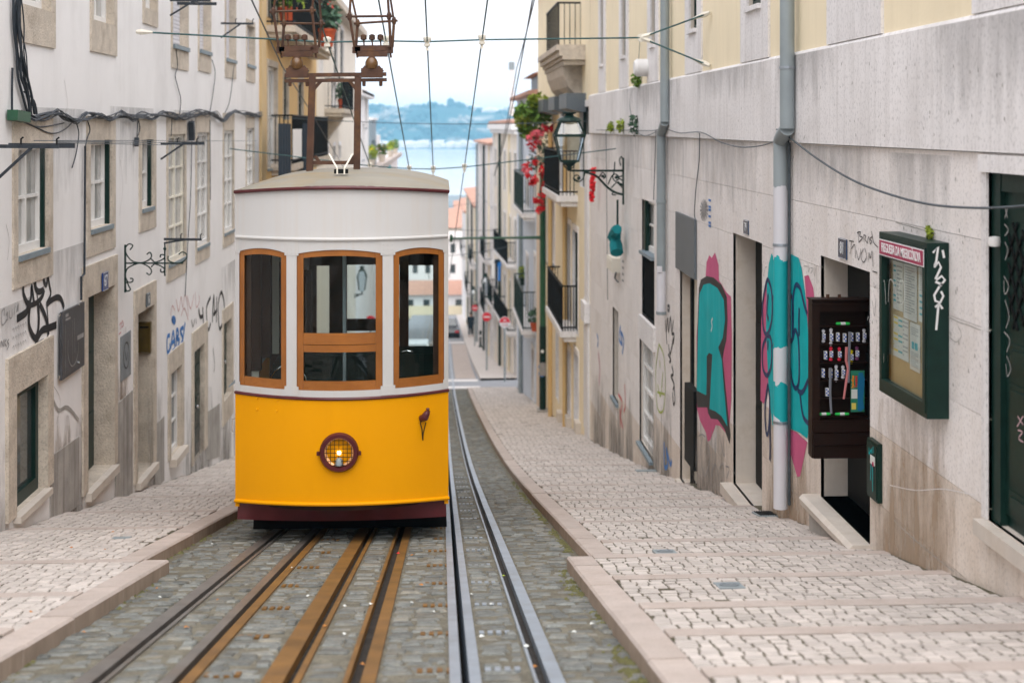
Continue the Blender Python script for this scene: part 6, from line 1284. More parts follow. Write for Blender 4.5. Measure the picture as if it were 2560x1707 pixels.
yh = simple_house('yellow_house', 'pale yellow house with iron balconies and a moulded cornice, beyond the stone house', R, 29.3, 45.4, -9, 5.4, 'yellow_wall', [
    rs(1437, 1447, (1442, 884), (1442, 1060), 'brown'), rs(1415, 1427, (1420, 870), (1420, 1040), 'brown'), rs(1391, 1397, (1394, 740), (1394, 1000), 'greens'), rs(1433, 1446, (1440, 578), (1440, 832), 'greens'), rs(1419, 1427, (1422, 560), (1422, 830), 'greens'), rs(1462, 1470, (1466, 765), (1466, 1075), 'brown'),
    rs(1452, 1475, (1460, 268), (1460, 470), 'greens'), rs(1402, 1412, (1407, 280), (1407, 470), 'greens'), rs(1381, 1388, (1384, 490), (1384, 660), 'cur'), rs(1370, 1376, (1373, 500), (1373, 660), 'cur'), rs(1360, 1366, (1363, 500), (1363, 650), 'cur')])
bz = R.px(1448, 838)[1]; balcony(yh, R, 32.3, 36.8, bz, .32, 1.02, 'band', 'black', 28)
bz2 = R.px(1450, 492)[1]; balcony(yh, R, 32.0, 36.6, bz2, .42, 1.0, 'band', 'black', 26)
b = B()   # cornice balcony: stepped mouldings, dentils and a coved underside
cz = R.px(1475, 120)[1]
for k, (o_, za, zb_) in enumerate(((.78, 0, .12), (.70, -.12, 0), (.62, -.2, -.12))): R.box(b, 30.2, 36.2, cz + za, cz + zb_ - .002, 0, o_ * .8)
for i in range(24): R.box(b, 30.3 + i * .245, 30.3 + i * .245 + .12, cz - .31, cz - .203, 0, .46)
b.prism([R.P(31.0, cz - .312, 0), R.P(31.0, cz - .312, .43), R.P(31.0, cz - .5, .4), R.P(31.0, cz - .75, .3), R.P(31.0, cz - 1.0, .08), R.P(31.0, cz - 1.0, 0)], R.d * 4.8)
b.obj('cornice_balcony', 'stone', yh)
b = B()
for i in range(13): u = 31.3 + i * .28; b.bar(R.P(u, cz + .12, .5), R.P(u, cz + 1.1, .5), .018)
b.bar(R.P(31.3, cz + 1.1, .5), R.P(34.66, cz + 1.1, .5), .04); b.bar(R.P(31.3, cz + 1.1, 0), R.P(31.3, cz + 1.1, .5), .04)
for i in range(5): b.bar(R.P(31.3, cz + .12, .12 * i), R.P(31.3, cz + 1.1, .12 * i), .018)
b.obj('railing', 'black', yh)
for u in (30.1, 33.4, 37.2):
    b = B(); za = R.px(1470, 232)[1]; b.prism([R.P(u, za, 0), R.P(u, za, .42), R.P(u, za - .32, .42), R.P(u, za - .40, .1), R.P(u, za - .40, 0)], R.d * 1.9); b.obj('awning_box', 'greyboard', yh)
b = B(); R.box(b, 29.32, 30.0, -9, 1.0, 0, .05); R.box(b, 29.28, 30.1, -2.9, -2.5, 0, .12); b.obj('pilaster', 'band', yh)
b = B(); R.box(b, 43.6, 45.3, -9.5, 1.6, 0, .05); b.obj('ochre_strip', mat('peach_plaster', (.70, .56, .42), .85, .05, 2), yh)
b = B()
for u, y in ((34.2, 1), (38.9, 1)): b.tube([R.P(u, 1.0, .1), R.P(u, -9.3, .1)], .06, 8)
b.obj('drainpipe', 'yellow2', yh, smooth=True)
for u in (31.2, 33.5, 36.0): b = B(); R.box(b, u, u + .5, zs(u) + .08, zs(u) + .32, 0, .12); b.obj('door_step', 'marble', yh)
blue = simple_house('blue_house', 'pale blue house with dark shuttered balconies behind the green pole', R, 45.45, 58.2, -10.5, 2.2, 'blue_wall', [
    rs(1336, 1341, (1338, 640), (1338, 810), 'greens'), rs(1316, 1322, (1319, 640), (1319, 810), 'greens'), rs(1336, 1342, (1339, 400), (1339, 530), 'greens'), rs(1317, 1323, (1320, 400), (1320, 530), 'greens'), rs(1330, 1336, (1332, 870), (1332, 1000), 'brown')])
for y0_ in (840, 540): zq = R.px(1345, y0_)[1]; balcony(blue, R, 46.6, 52.5, zq, .40, 1.25, 'band', 'green', 40)
b = B(); b.tube([R.P(53.6, 2, .1), R.P(53.6, -9.6, .1)], .08, 8); b.obj('drainpipe', 'grey', blue, smooth=True)
b = B(); b.hexa([R.P(47, 2.2, -.2), R.P(52, 2.2, -.2), R.P(52, 2.2, -3), R.P(47, 2.2, -3), R.P(47, 2.9, -.2), R.P(52, 2.9, -.2), R.P(52, 2.9, -3), R.P(47, 2.9, -3)]); b.obj('dormer', 'greyboard', blue)
b = B(); b.prism([R.P(46.7, 2.9, .1), R.P(46.7, 3.5, -1.5), R.P(46.7, 2.9, -3.2)], R.d * 5.6); b.obj('dormer_roof', 'terracotta', blue)
Q1 = W((3.45, 64.5), (2.85, 79), (-1, 0)); Q2 = W((2.85, 79.05), (2.42, 97), (-1, 0)); Q3 = W((2.42, 97.05), (2.15, 125), (-1, 0)); Q4 = W((2.15, 125.05), (2.05, 149), (-1, 0))
def rowspec(n, ln, zrows, kind, wd=.9, ht=1.5):
    return [(ln * (i + .5) / n - wd / 2, ln * (i + .5) / n + wd / 2, z, z + ht, kind) for i in range(n) for z in zrows]
h1 = simple_house('white_corner_house', 'white corner house with cream cornice past the side street', Q1, 0, Q1.len, zs(72) - .5, 1.3, 'cream', rowspec(5, Q1.len, (-8.3, -5.2, -2.1), 'greens', 1.0, 2.0) + rowspec(5, Q1.len, (-10.6,), 'brown', 1., 1.9))
b = B(); Q1.box(b, -.3, Q1.len + .05, 1.0, 1.28, 0, .35); Q1.box(b, -.2, Q1.len + .03, .8, .998, 0, .2); b.obj('cornice', 'white_wall', h1)
b = B(); f = W((3.45, 64.5), (9, 64.5), (0, -1)); f.face(b, 0, 5.5, -11.5, 1.3, [], .01); b.obj('gable_wall', 'pinkw', h1, fix=False)
for z in (-5.2, -8.3): balcony(h1, Q1, 1.0, 9.5, z, .4, 1.0, 'band', 'black', 40)
h2 = simple_house('shuttered_house', 'pinkish white house with balconies, beyond the white corner house', Q2, 0, Q2.len, zs(88) - .5, .1, 'pinkw', rowspec(6, Q2.len, (-9.6, -6.5, -3.4), 'glass', 1.0, 1.9) + rowspec(6, Q2.len, (-12.4,), 'brown', 1., 2.0))
for z in (-6.5, -9.6): balcony(h2, Q2, 2, 7, z, .4, 1.0, 'band', 'black', 24)
h3 = simple_house('cream_row_house', 'cream row house far down the right side of the street', Q3, 0, Q3.len, zs(110) - .8, -4.4, 'cream', rowspec(7, Q3.len, (-8.4, -11.6), 'greens', 1.0, 1.9) + rowspec(7, Q3.len, (-14.6,), 'brown', 1., 2.))
h4 = simple_house('white_row_house', 'white row house at the far right end of the street', Q4, 0, Q4.len, zs(138) - .8, -6.5, 'white_wall', rowspec(5, Q4.len, (-10.4, -14.), 'greens', 1.0, 1.9))
for hq, Qq, n_, z0q, z1q in ((h1, Q1, 3, -12.5, 1.2), (h2, Q2, 4, -14.5, 0.), (h3, Q3, 5, -17, -4.5)):
    for i in range(n_):
        u = Qq.len * (i + .97) / n_; b = B()
        if i % 2: b.tube([Qq.P(u - .2, z0q, .1), Qq.P(u - .2, z1q, .1)], .07, 8); b.obj('drainpipe', 'green' if i % 4 == 1 else 'grey', hq, smooth=True)
        else: Qq.box(b, u - .35, u - .02, z0q, z1q, 0, .08); b.obj('pilaster', 'band' if i % 4 else 'yellow_wall', hq)
for hq, Qq, z_, a_, c_ in ((h1, Q1, -8.3, 10.5, 14), (h3, Q3, -8.6, 2, 8), (h3, Q3, -11.8, 12, 20), (h4, Q4, -10.6, 3, 12)): balcony(hq, Qq, a_, c_, z_, .4, 1.0, 'band', 'black', 16)
t = thing('chimney_flue', 'tall thin white flue pipe rising above the roofs right of the river', 'flue', at(1279, 270, 67)); b = B(); b.tube([at(1279, 290, 67), at(1279, 168, 67)], .11, 8); p = b.obj('flue_pipe', 'white_wall', t, smooth=True); B().lathe(at(1279, 165, 67), [(.14, -.18), (.14, .18)], 8).obj('cowl', 'grey', p)
# left side
oh = simple_house('ochre_house', 'ochre yellow house with green shutters and potted balconies behind the left wall', L, 29.0, 42.0, -9, 5.2, 'yellow2', [
    rs(668, 692, (680, 168), (680, 420), 'cur', L), rs(708, 720, (712, 190), (712, 300), 'greens', L), rs(745, 757, (750, 205), (750, 310), 'greens', L), rs(668, 692, (680, -150), (680, 50), 'greens', L), rs(730, 757, (745, -110), (745, 80), 'greens', L)])
zb1 = L.px(664, 62)[1]; balcony(oh, L, 30.2, 40.5, zb1, .55, 1.0, 'stone', 'black', 50)
zb2 = L.px(690, 430)[1]; balcony(oh, L, 31.0, 40.5, zb2 + .2, .45, 1.05, 'stone', 'black', 50)
b = B(); L.box(b, 29.02, 29.7, -9, 5.15, 0, .05); b.obj('corner_strip', mat('sand_stone_strip', (.62, .46, .25), .85, .05, 2), oh)
def rug(label, px0, px1, y0, y1, u, m):
    z0, z1 = L.px((px0 + px1) / 2, y1)[1], L.px((px0 + px1) / 2, y0)[1]; ua, ub = L.px(px0, 300, .5)[0], L.px(px1, 300, .5)[0]
    t = thing('hung_cloth', label, 'cloth', L.P((ua + ub) / 2, z0, .5), 'cloths hung on the ochre house balcony'); b = B(); n = 8
    for i in range(n): L.box(b, ua + (ub - ua) * i / n, ua + (ub - ua) * (i + 1) / n, z0, z1, .49 + .012 * (i % 2), .51 + .012 * (i % 2))
    return b.obj('folded_cloth', m, t)
rug('dark striped rug hung over the ochre house balcony', 697, 725, 310, 420, 0, 'navycloth'); rug('white cloth hung beside the dark striped rug', 733, 752, 322, 385, 0, 'white'); rug('dark cloth hung right of the white cloth, at the gantry post', 757, 770, 310, 420, 0, 'navycloth')
PG = 'flower pots on the balconies'
def potted(label, p, s, m='foliage', potm='pot', seed=1, fl=None, droop=0.):
    t = thing('potted_plant', label, 'potted plant', p, PG); p = Vector(p)
    b = B(); b.lathe(p, [(.10 * s, 0), (.15 * s, .25 * s), (.165 * s, .25 * s), (.165 * s, .30 * s), (.13 * s, .30 * s)], 12); b.obj('pot', potm, t, smooth=True)
    foliage('leaves', m, p + Vector((0, 0, .5 * s)), (.24 * s, .24 * s, .3 * s), 120, .09 * s, t, seed)
    if fl: foliage('blossoms', fl, p + Vector((0, 0, .6 * s)), (.22 * s, .22 * s, .2 * s), 40, .05 * s, t, seed + 9)
    return t
potted('dark red pot with bright green plant, near end of the ochre house balcony', L.P(31.0, zb1 + .05, .35), 1.3, 'foliage', 'pot', 1); potted('second dark red pot on the ochre house balcony', L.P(32.3, zb1 + .05, .3), 1.2, 'foliage2', 'pot', 2)
potted('orange pot in the middle of the ochre house balcony', L.P(36.5, zb1 - .1, .75), 1.5, 'foliage3', 'pot', 3); potted('trailing blue green plant with red flowers at the end of the ochre house balcony', L.P(39.6, zb1 + .05, .3), 2.2, 'foliage3', 'greyboard', 5, 'flower')
ch = simple_house('cream_house', 'cream house with a small bracketed balcony seen through the tram gantry', L, 42.05, 61, -11, 5.1, 'cream', [
    rs(834, 843, (838, 60), (838, 185), 'greens', L), rs(850, 858, (853, 75), (853, 190), 'greens', L), rs(797, 806, (800, 60), (800, 185), 'cur', L), rs(828, 840, (833, 205), (833, 265), 'cur', L), rs(798, 804, (800, 370), (800, 405), 'greens', L), rs(815, 821, (818, 368), (818, 402), 'greens', L), rs(832, 838, (835, 366), (835, 400), 'greens', L), rs(846, 851, (849, 364), (849, 396), 'greens', L)])
zc_ = L.px(815, 272)[1]; balcony(ch, L, 45.0, 50.5, zc_, .55, .95, 'stone', 'black', 26)
b = B(); b.prism([L.P(46.3, zc_ - .25, 0), L.P(46.3, zc_ - .25, .5), L.P(46.3, zc_ - .45, .4), L.P(46.3, zc_ - .9, .05), L.P(46.3, zc_ - 1., 0)], L.d * .5); b.obj('bracket', 'stone', ch)
b = B(); L.box(b, 42.0, 61.1, 4.95, 5.2, 0, .5); b.obj('eave', 'stone', ch)
potted('small red pot on the bracketed balcony of the cream house', L.P(48, zc_ + .02, .35), 1.1, 'foliage3', 'pot', 7)
wh = simple_house('tall_white_house', 'tall white house beyond the cream house on the left', L, 61.05, 71.5, -13, 2.6, 'white_wall', [rs(898, 903, (900, 225), (900, 245), 'glass', L), rs(912, 918, (914, 230), (914, 320), 'cur', L), rs(905, 910, (907, 310), (907, 400), 'cur', L)])
b = B(); L.box(b, 61, 71.6, 2.5, 2.75, 0, .3); b.obj('eave', 'band', wh)
th_ = simple_house('terrace_house', 'pale house with a planted roof terrace, left of the river view', L, 71.6, 118, -17, -1.2, 'pinkw', [(74 + i * 5, 75 + i * 5, z, z + 1.7, 'greens') for i in range(8) for z in (-4.2, -7.8)], roofm='pinkw')
b = B(); L.box(b, 71.6, 118.1, -1.3, -1.0, -.2, .35); b.obj('terrace_edge', 'kerb', th_)
b = B(); L.box(b, 95, 101, -3.2, -1.6, .02, .06); b.obj('teal_shutter', 'teal', th_)
t = thing('rooftop_room', 'narrow grey rooftop room with a dark door, above the planted terrace', 'rooftop room', L.P(80, -1, -1)); b = B(); L.box(b, 76, 82, -1.2, 1.5, -1.6, -.1); f = b.obj('wall', 'greysill', t); b = B(); L.box(b, 77, 81, -1.0, .4, -.099, -.06); b.obj('door', 'green', f); b = B(); L.box(b, 76, 82.2, 1.5, 1.62, -1.8, 0); b.obj('roof', 'band', t); b = B(); L.box(b, 84, 92, -1.2, .6, -1.6, -.3); b.obj('side_wall', 'band', t)
for k, (u, m, lb, fl) in enumerate(((73, 'foliage2', 'yellow flowering plant at the near end of the roof terrace', 'yellowlace'), (86, 'foliage', 'orange flowering plant beside the rooftop room', 'pot'), (100, 'foliage2', 'pale green bush at the far corner of the roof terrace', None), (110, 'foliage', 'green bush spilling over the far terrace edge', None))): potted(lb, L.P(u, -1.0, .05), 1.5, m, 'stone', 20 + k, fl)
# far end of the street
def far_house(label, x0, x1, y, zb_, zt_, m, rm, rows, cols, depth=8, low=None, gable=1.6):
    w = W((x0, y), (x1, y), (0, -1)); ln = x1 - x0
    sp = [(ln * (i + .3) / cols, ln * (i + .7) / cols, zb_ + (zt_ - zb_) * (j + .3) / rows, zb_ + (zt_ - zb_) * (j + .75) / rows, 'glass') for i in range(cols) for j in range(rows)]
    t = thing('distant_house', label, 'house', (x0 + ln / 2, y, zb_)); ops = [s[:4] + (.15,) for s in sp]
    b = B(); w.face(b, 0, ln, zb_ - 2, zt_, ops); b.obj('wall', m, t, fix=False, weld=True); b = B()
    for o in ops: b = B(); w.reveal(b, o, .2); b.obj('window_reveal', 'band', t, fix=False, weld=True)
    for o in ops: b = B(); w.box(b, o[0], o[1], o[2], o[3], -.2, -.15); b.obj('window', 'glass', t)
    b = B(); w.box(b, 0, ln, zb_ - 2, zt_, -depth, -.3); b.obj('body', m, t); b = B(); b.prism([w.P(-.3, zt_ + .01, .4), w.P(-.3, zt_ + gable, -depth / 2), w.P(-.3, zt_ + .01, -depth)], Vector((ln + .6, 0, 0))); b.obj('roof', rm, t)
    if low: b = B(); w.box(b, .02, ln - .02, zb_ - 2, zb_ + low, 0, .05); b.obj('painted_base', 'yellow_wall', t)
    return t
far_house('low white house with a yellow base closing the end of the street', -6, 2.6, 152, -18.9, -16.8, 'white_wall', 'terracotta', 1, 5, 6, .9, 1.2)
far_house('tall pale house with rows of windows behind the low end house', -7, 6.5, 170, -22, -12.3, 'pinkw', 'farwall', 4, 9, 8, None, .6)
far_house('pale house with a pinkish tiled roof above the end of the street', -2, 9, 190, -22, -12.4, 'cream', 'terracotta', 4, 7, 14, None, 2.2)
far_house('distant house with a terracotta roof, furthest before the river', 2, 13, 215, -26, -12.6, 'pinkw', 'terracotta', 4, 6, 12, None, 2.2)
far_house('distant grey roofed house left of the terracotta roofs', -9, 5.5, 235, -28, -13.2, 'farwall', 'greysill', 4, 6, 14, None, 2.6)
# green tram pole with its arm
pp = at(1357, 1008, 41.); pp.z = zs(41.) + .1; t = thing('tram_pole', 'thick green tram pole with a long cross arm on the right pavement', 'pole', pp); PY = pp.y
b = B(); b.tube([pp, Vector((pp.x, PY, at(1357, 430, PY).z))], .088, 12); po = b.obj('pole', 'green2', t, smooth=True)
zb_ = at(1357, 815, PY).z; B().tube([pp, Vector((pp.x, PY, zb_))], .10, 12).obj('pole_sleeve', 'green', t, smooth=True)
b = B(); b.box(pp + Vector((-.16, -.16, -.1)), pp + Vector((.16, .16, .09))); b.obj('pole_foot', 'damp', t)
b = B(); q = at(1350, 594, PY); r_ = at(1128, 596, PY); b.tube([q, q.lerp(r_, .3), r_], [.05, .035, .03], 8); b.lathe(r_, [(.02, -.12), (.05, -.04), (.05, .05), (.02, .12)], 8); b.obj('cross_arm', 'green2', t, smooth=True)
b = B(); 
for y, m in ((915, 'signblue'), (932, 'signblue')): b.lathe(at(1354, y, PY) + Vector((0, -.1, 0)), [(.1, -.004), (.1, .004)], 12, 'y')
b.obj('sticker', 'bluep', po)
b = B(); p0, p1 = at(1347, 905, PY), at(1364, 938, PY); b.box((p0.x, PY - .106, p1.z), (p1.x, PY - .101, p0.z)); b.obj('sticker', 'fadeink', po)
B().lathe(at(1355, 877, PY) + Vector((0, -.105, 0)), [(.05, -.004), (.05, .004)], 10, 'y').obj('sticker', 'whitep', po)
# plants on the blue house
t = thing('balcony_shrub', 'bushy yellow green shrub on the far end of the upper balcony of the yellow house', 'shrub', at(1335, 340, 39.3))
for i, (px, y, r_) in enumerate(((1345, 255, .32), (1325, 275, .38), (1352, 290, .34), (1310, 300, .30), (1335, 315, .36), (1300, 285, .18), (1330, 335, .22), (1318, 330, .25))): foliage('leaf_clump', 'foliage2' if i % 3 == 0 else 'foliage', at(px, y, 39.3), (r_, r_, r_ * .8), 130, .10, t, 40 + i)
b = B(); b.tube([at(1340, 345, 39.3), at(1335, 300, 39.3), at(1342, 250, 39.3)], .025, 5); b.tube([at(1335, 310, 39.3), at(1310, 295, 39.3)], .02, 5); b.obj('stem', 'darkwood', t)
t = thing('hanging_geranium', 'red flowering geranium hanging from the upper balcony of the yellow house', 'flowers', at(1350, 340, 39.1)); rd = random.Random(8)
for i, (px, y, r_, m) in enumerate(((1372, 325, .09, 'flower'), (1362, 318, .07, 'flowerpink'), (1380, 318, .06, 'flower'), (1352, 335, .10, 'flowerpink'), (1338, 335, .08, 'flowerpink'), (1325, 345, .08, 'flowerpink'), (1331, 365, .10, 'flower'), (1345, 355, .07, 'flowerpink'), (1320, 418, .10, 'flower'), (1316, 425, .07, 'flowerpink'), (1338, 405, .06, 'flower'), (1361, 423, .12, 'flower'), (1336, 450, .10, 'flower'), (1333, 458, .07, 'flower'), (1358, 440, .07, 'flower'), (1361, 460, .09, 'flower'), (1358, 482, .10, 'flower'), (1371, 480, .05, 'flower'), (1340, 502, .06, 'flower'), (1351, 506, .06, 'flower'), (1346, 524, .09, 'flower'), (1355, 521, .05, 'flower'), (1320, 440, .04, 'flower'))): foliage('blossom', m, at(px, y, 39.0 + .1 * math.sin(i)), (r_ * 1.4, r_ * 1.2, r_ * 1.4), 30, .075, t, 70 + i)
for i, (px, y, rx_, rz_) in enumerate(((1352, 350, .35, .35), (1350, 385, .32, .35), (1345, 410, .28, .22), (1365, 375, .2, .3))): foliage('hanging_leaves', 'foliage3', at(px, y, 39.2), (rx_, .2, rz_), 130, .05, t, 90 + i)
b = B()
for pts in (((1345, 395), (1340, 440), (1335, 450)), ((1355, 395), (1360, 430), (1358, 480)), ((1350, 400), (1352, 450), (1345, 520)), ((1338, 390), (1325, 420)), ((1360, 440), (1352, 480), (1340, 500))): b.tube([at(x, y, 39.05) for x, y in pts], .012, 4)
b.obj('trailing_stem', 'foliage3', t)
potted('green potted plant at the rail of the lower blue house balcony', at(1308, 713, 53) , .9, 'foliage2', 'green', 61); potted('brick red pot on the floor of the lower blue house balcony', at(1337, 828, 45.9), .95, 'foliage3', 'pot', 62)
# signs, lamps, banner, bollard
def sign(label, px, py, r, Y, kind):
    c = at(px, py, Y); zb2 = zs(Y) + .1; t = thing('road_sign', label, 'road sign', (c.x, Y, zb2), 'round road signs down the street'); b = B(); b.tube([(c.x, Y + .04, zb2), (c.x, Y + .04, c.z + r)], .04, 8); b.obj('sign_post', 'grey', t)
    b = B(); b.lathe(c, [(r * .97, -.03), (r, -.02), (r, .0)], 24, 'y'); d = b.obj('sign_face', 'signred' if kind == 'no' else 'whitep', t)
    b = B()
    if kind == 'no': b.box((c.x - r * .72, Y - .035, c.z - r * .16), (c.x + r * .72, Y - .031, c.z + r * .16)); b.obj('white_bar', 'whitep', d)
    else:
        k = [(c.x + r * .95 * math.cos(a), Y - .034, c.z + r * .95 * math.sin(a)) for a in [math.pi * i / 12 for i in range(13)]]; b.add(k, [tuple(range(13))]); b.obj('red_half', 'signred', d, fix=False)
        b = B(); b.box((c.x - r * .25, Y - .037, c.z + r * .3), (c.x + r * .25, Y - .035, c.z + r * .5)); b.obj('white_symbol', 'whitep', d)
        b = B()
        for q in (-.4, .05, .4): b.box((c.x + r * q - .03, Y - .037, c.z - r * .65), (c.x + r * q + .03, Y - .035, c.z - r * .25))
        b.obj('pink_text', 'fadered', d)
sign('red no entry sign with white bar, larger one beside the green bollard', 1217, 792, .22, 70, 'no'); sign('round sign with red upper half and white lower half, right of the no entry sign', 1262, 806, .25, 62, 'half'); sign('smaller far no entry sign left of the others', 1187, 770, .20, 92, 'no')
sign('round red sign glimpsed through the middle tram window', 926, 803, .28, 70, 'no')
def lamp(label, px, py, Y, side=1):
    c = at(px, py, Y); t = thing('wall_lantern', label, 'street lamp', c, 'wall lanterns far down the street'); s = .26; b = B(); b.lathe(c, [(.04, -.5), (.16, -.42), (.25, .1), (.26, .14), (.15, .38), (.06, .44), (.08, .55), (.01, .58)], 4, ph=k4); f = b.obj('lantern', 'lampglass', t); b = B()
    for j in range(4): a = k4 + j * 1.5708; b.bar(c + Vector((.17 * math.cos(a), .17 * math.sin(a), -.42)), c + Vector((.27 * math.cos(a), .27 * math.sin(a), .14)), .035); b.bar(c + Vector((.27 * math.cos(a), .27 * math.sin(a), .14)), c + Vector((.15 * math.cos(a), .15 * math.sin(a), .39)), .035)
    b.lathe(c + Vector((0, 0, .38)), [(.16, 0), (.08, .1), (.1, .2), (.01, .22)], 8); b.bar(c + Vector((0, 0, -.5)), c + Vector((0, 0, -.62)), .06); b.bar(c + Vector((0, 0, -.6)), c + Vector((side * 1.1, 0, -.6)), .05); b.tube(smoothline([c + Vector((side * x, 0, z)) for x, z in ((.1, -.62), (.4, -.75), (.8, -.95), (1.1, -1.3))], 3), .03, 5); b.obj('lamp_frame', 'green', t)
lamp('small wall lantern above the no entry sign', 1214, 712, 72); lamp('smallest wall lantern left of the other far one', 1184, 738, 95)
lamp('wall lantern glimpsed through the middle tram window', 905, 700, 60, -1)
t = thing('street_banner', 'narrow red banner hanging above the far end of the street', 'banner', at(1177, 690, 118)); b = B(); p, q = at(1174, 690, 118), at(1180, 645, 118); n = 6
for i in range(n): z0_, z1_ = p.z + (q.z - p.z) * i / n, p.z + (q.z - p.z) * (i + 1) / n; b.box((p.x + .03 * (i % 2), 118, z0_), (q.x + .03 * (i % 2), 118.03, z1_))
b.obj('cloth', 'signred', t)
for k, (px, y0_, y1_, m, lb) in enumerate(((1241, 648, 720, 'navycloth', 'dark long garment on the laundry line'), (1248, 655, 702, 'bluep', 'blue garment on the laundry line'), (1232, 650, 690, 'white', 'white garment on the laundry line'))):
    t = thing('hung_garment', lb + ' of the white corner house', 'laundry', at(px, y0_, 66), 'laundry on the white corner house'); b = B(); p, q = at(px - 3, y1_, 66), at(px + 3, y0_, 66); b.prism([(p.x, 66, p.z), (q.x, 66, p.z), (q.x, 66, q.z - .2), (q.x + .06, 66, q.z - .2), (q.x + .02, 66, q.z), (p.x - .02, 66, q.z), (p.x - .06, 66, q.z - .2), (p.x, 66, q.z - .2)], (0, .04, 0)); b.obj('cloth', m, t)
p = ground(1201, 868, .11); t = thing('bollard', 'dark green bollard on the pavement below the no entry sign', 'bollard', p); b = B(); b.lathe(p, [(.13, 0), (.13, .08), (.07, .14), (.06, .85), (.09, .9), (.09, .98), (.03, 1.1)], 10); b.obj('post', 'green', t, smooth=True); B().lathe(p, [(.075, .68), (.075, .78)], 10).obj('ring', 'whitep', t)
# person walking away down the right pavement
p = ground(1177, 842, .11); t = thing('person', 'person in dark blue coat and trousers walking on the far right pavement', 'person', p)
def skinned(name, verts, edges, rad, m, parent, sub=1):
    me = bpy.data.meshes.new(name); me.from_pydata([tuple(Vector(v) + p - root_loc(parent)) for v in verts], edges, []); me.materials.append(M[m]); o = bpy.data.objects.new(name, me); COL.objects.link(o); o.parent = parent
    sk_ = o.modifiers.new('skin', 'SKIN'); ss = o.modifiers.new('sub', 'SUBSURF'); ss.levels = ss.render_levels = sub
    for v_, r in zip(me.skin_vertices[0].data, rad): v_.radius = r if isinstance(r, tuple) else (r, r)
    me.skin_vertices[0].data[0].use_root = True; return o
V = [(0, 0, .93), (0, 0, 1.15), (0, 0, 1.38), (0, .01, 1.48), (0, .02, 1.58), (0, .02, 1.70), (.10, 0, .90), (.12, .12, .48), (.12, .22, .06), (-.10, 0, .90), (-.12, -.08, .48), (-.12, -.16, .06), (.20, 0, 1.40), (.26, -.06, 1.12), (.25, .04, .86), (-.20, 0, 1.40), (-.26, .06, 1.12), (-.24, .14, .88), (.12, .32, .04), (-.12, -.05, .04)]
Eg = [(0, 1), (1, 2), (2, 3), (3, 4), (4, 5), (0, 6), (6, 7), (7, 8), (0, 9), (9, 10), (10, 11), (2, 12), (12, 13), (13, 14), (2, 15), (15, 16), (16, 17), (8, 18), (11, 19)]
body = skinned('body', V, Eg, [.15, .14, .16, .055, .085, .07, .095, .065, .045, .095, .065, .045, .065, .05, .035, .065, .05, .035, .035, .035], 'skin', t)
skinned('coat', [V[0], V[1], V[2], V[3], V[12], V[13], (.25, .03, .93), V[15], V[16], (-.24, .13, .94), (0, .02, .62)], [(0, 1), (1, 2), (2, 3), (2, 4), (4, 5), (5, 6), (2, 7), (7, 8), (8, 9), (0, 10)], [.19, .175, .19, .09, .09, .075, .06, .09, .075, .06, .22], 'navycloth', t)
skinned('trousers', [V[0], V[6], V[7], (.12, .20, .12), V[9], V[10], (-.12, -.14, .12)], [(0, 1), (1, 2), (2, 3), (0, 4), (4, 5), (5, 6)], [.17, .115, .085, .065, .115, .085, .065], 'navycloth', t)
b = B(); b.lathe(p + Vector((0, .03, 1.69)), [(.02, -.1), (.085, -.06), (.10, 0), (.085, .06), (.03, .095)], 10); b.obj('hair', 'hair', t, smooth=True)
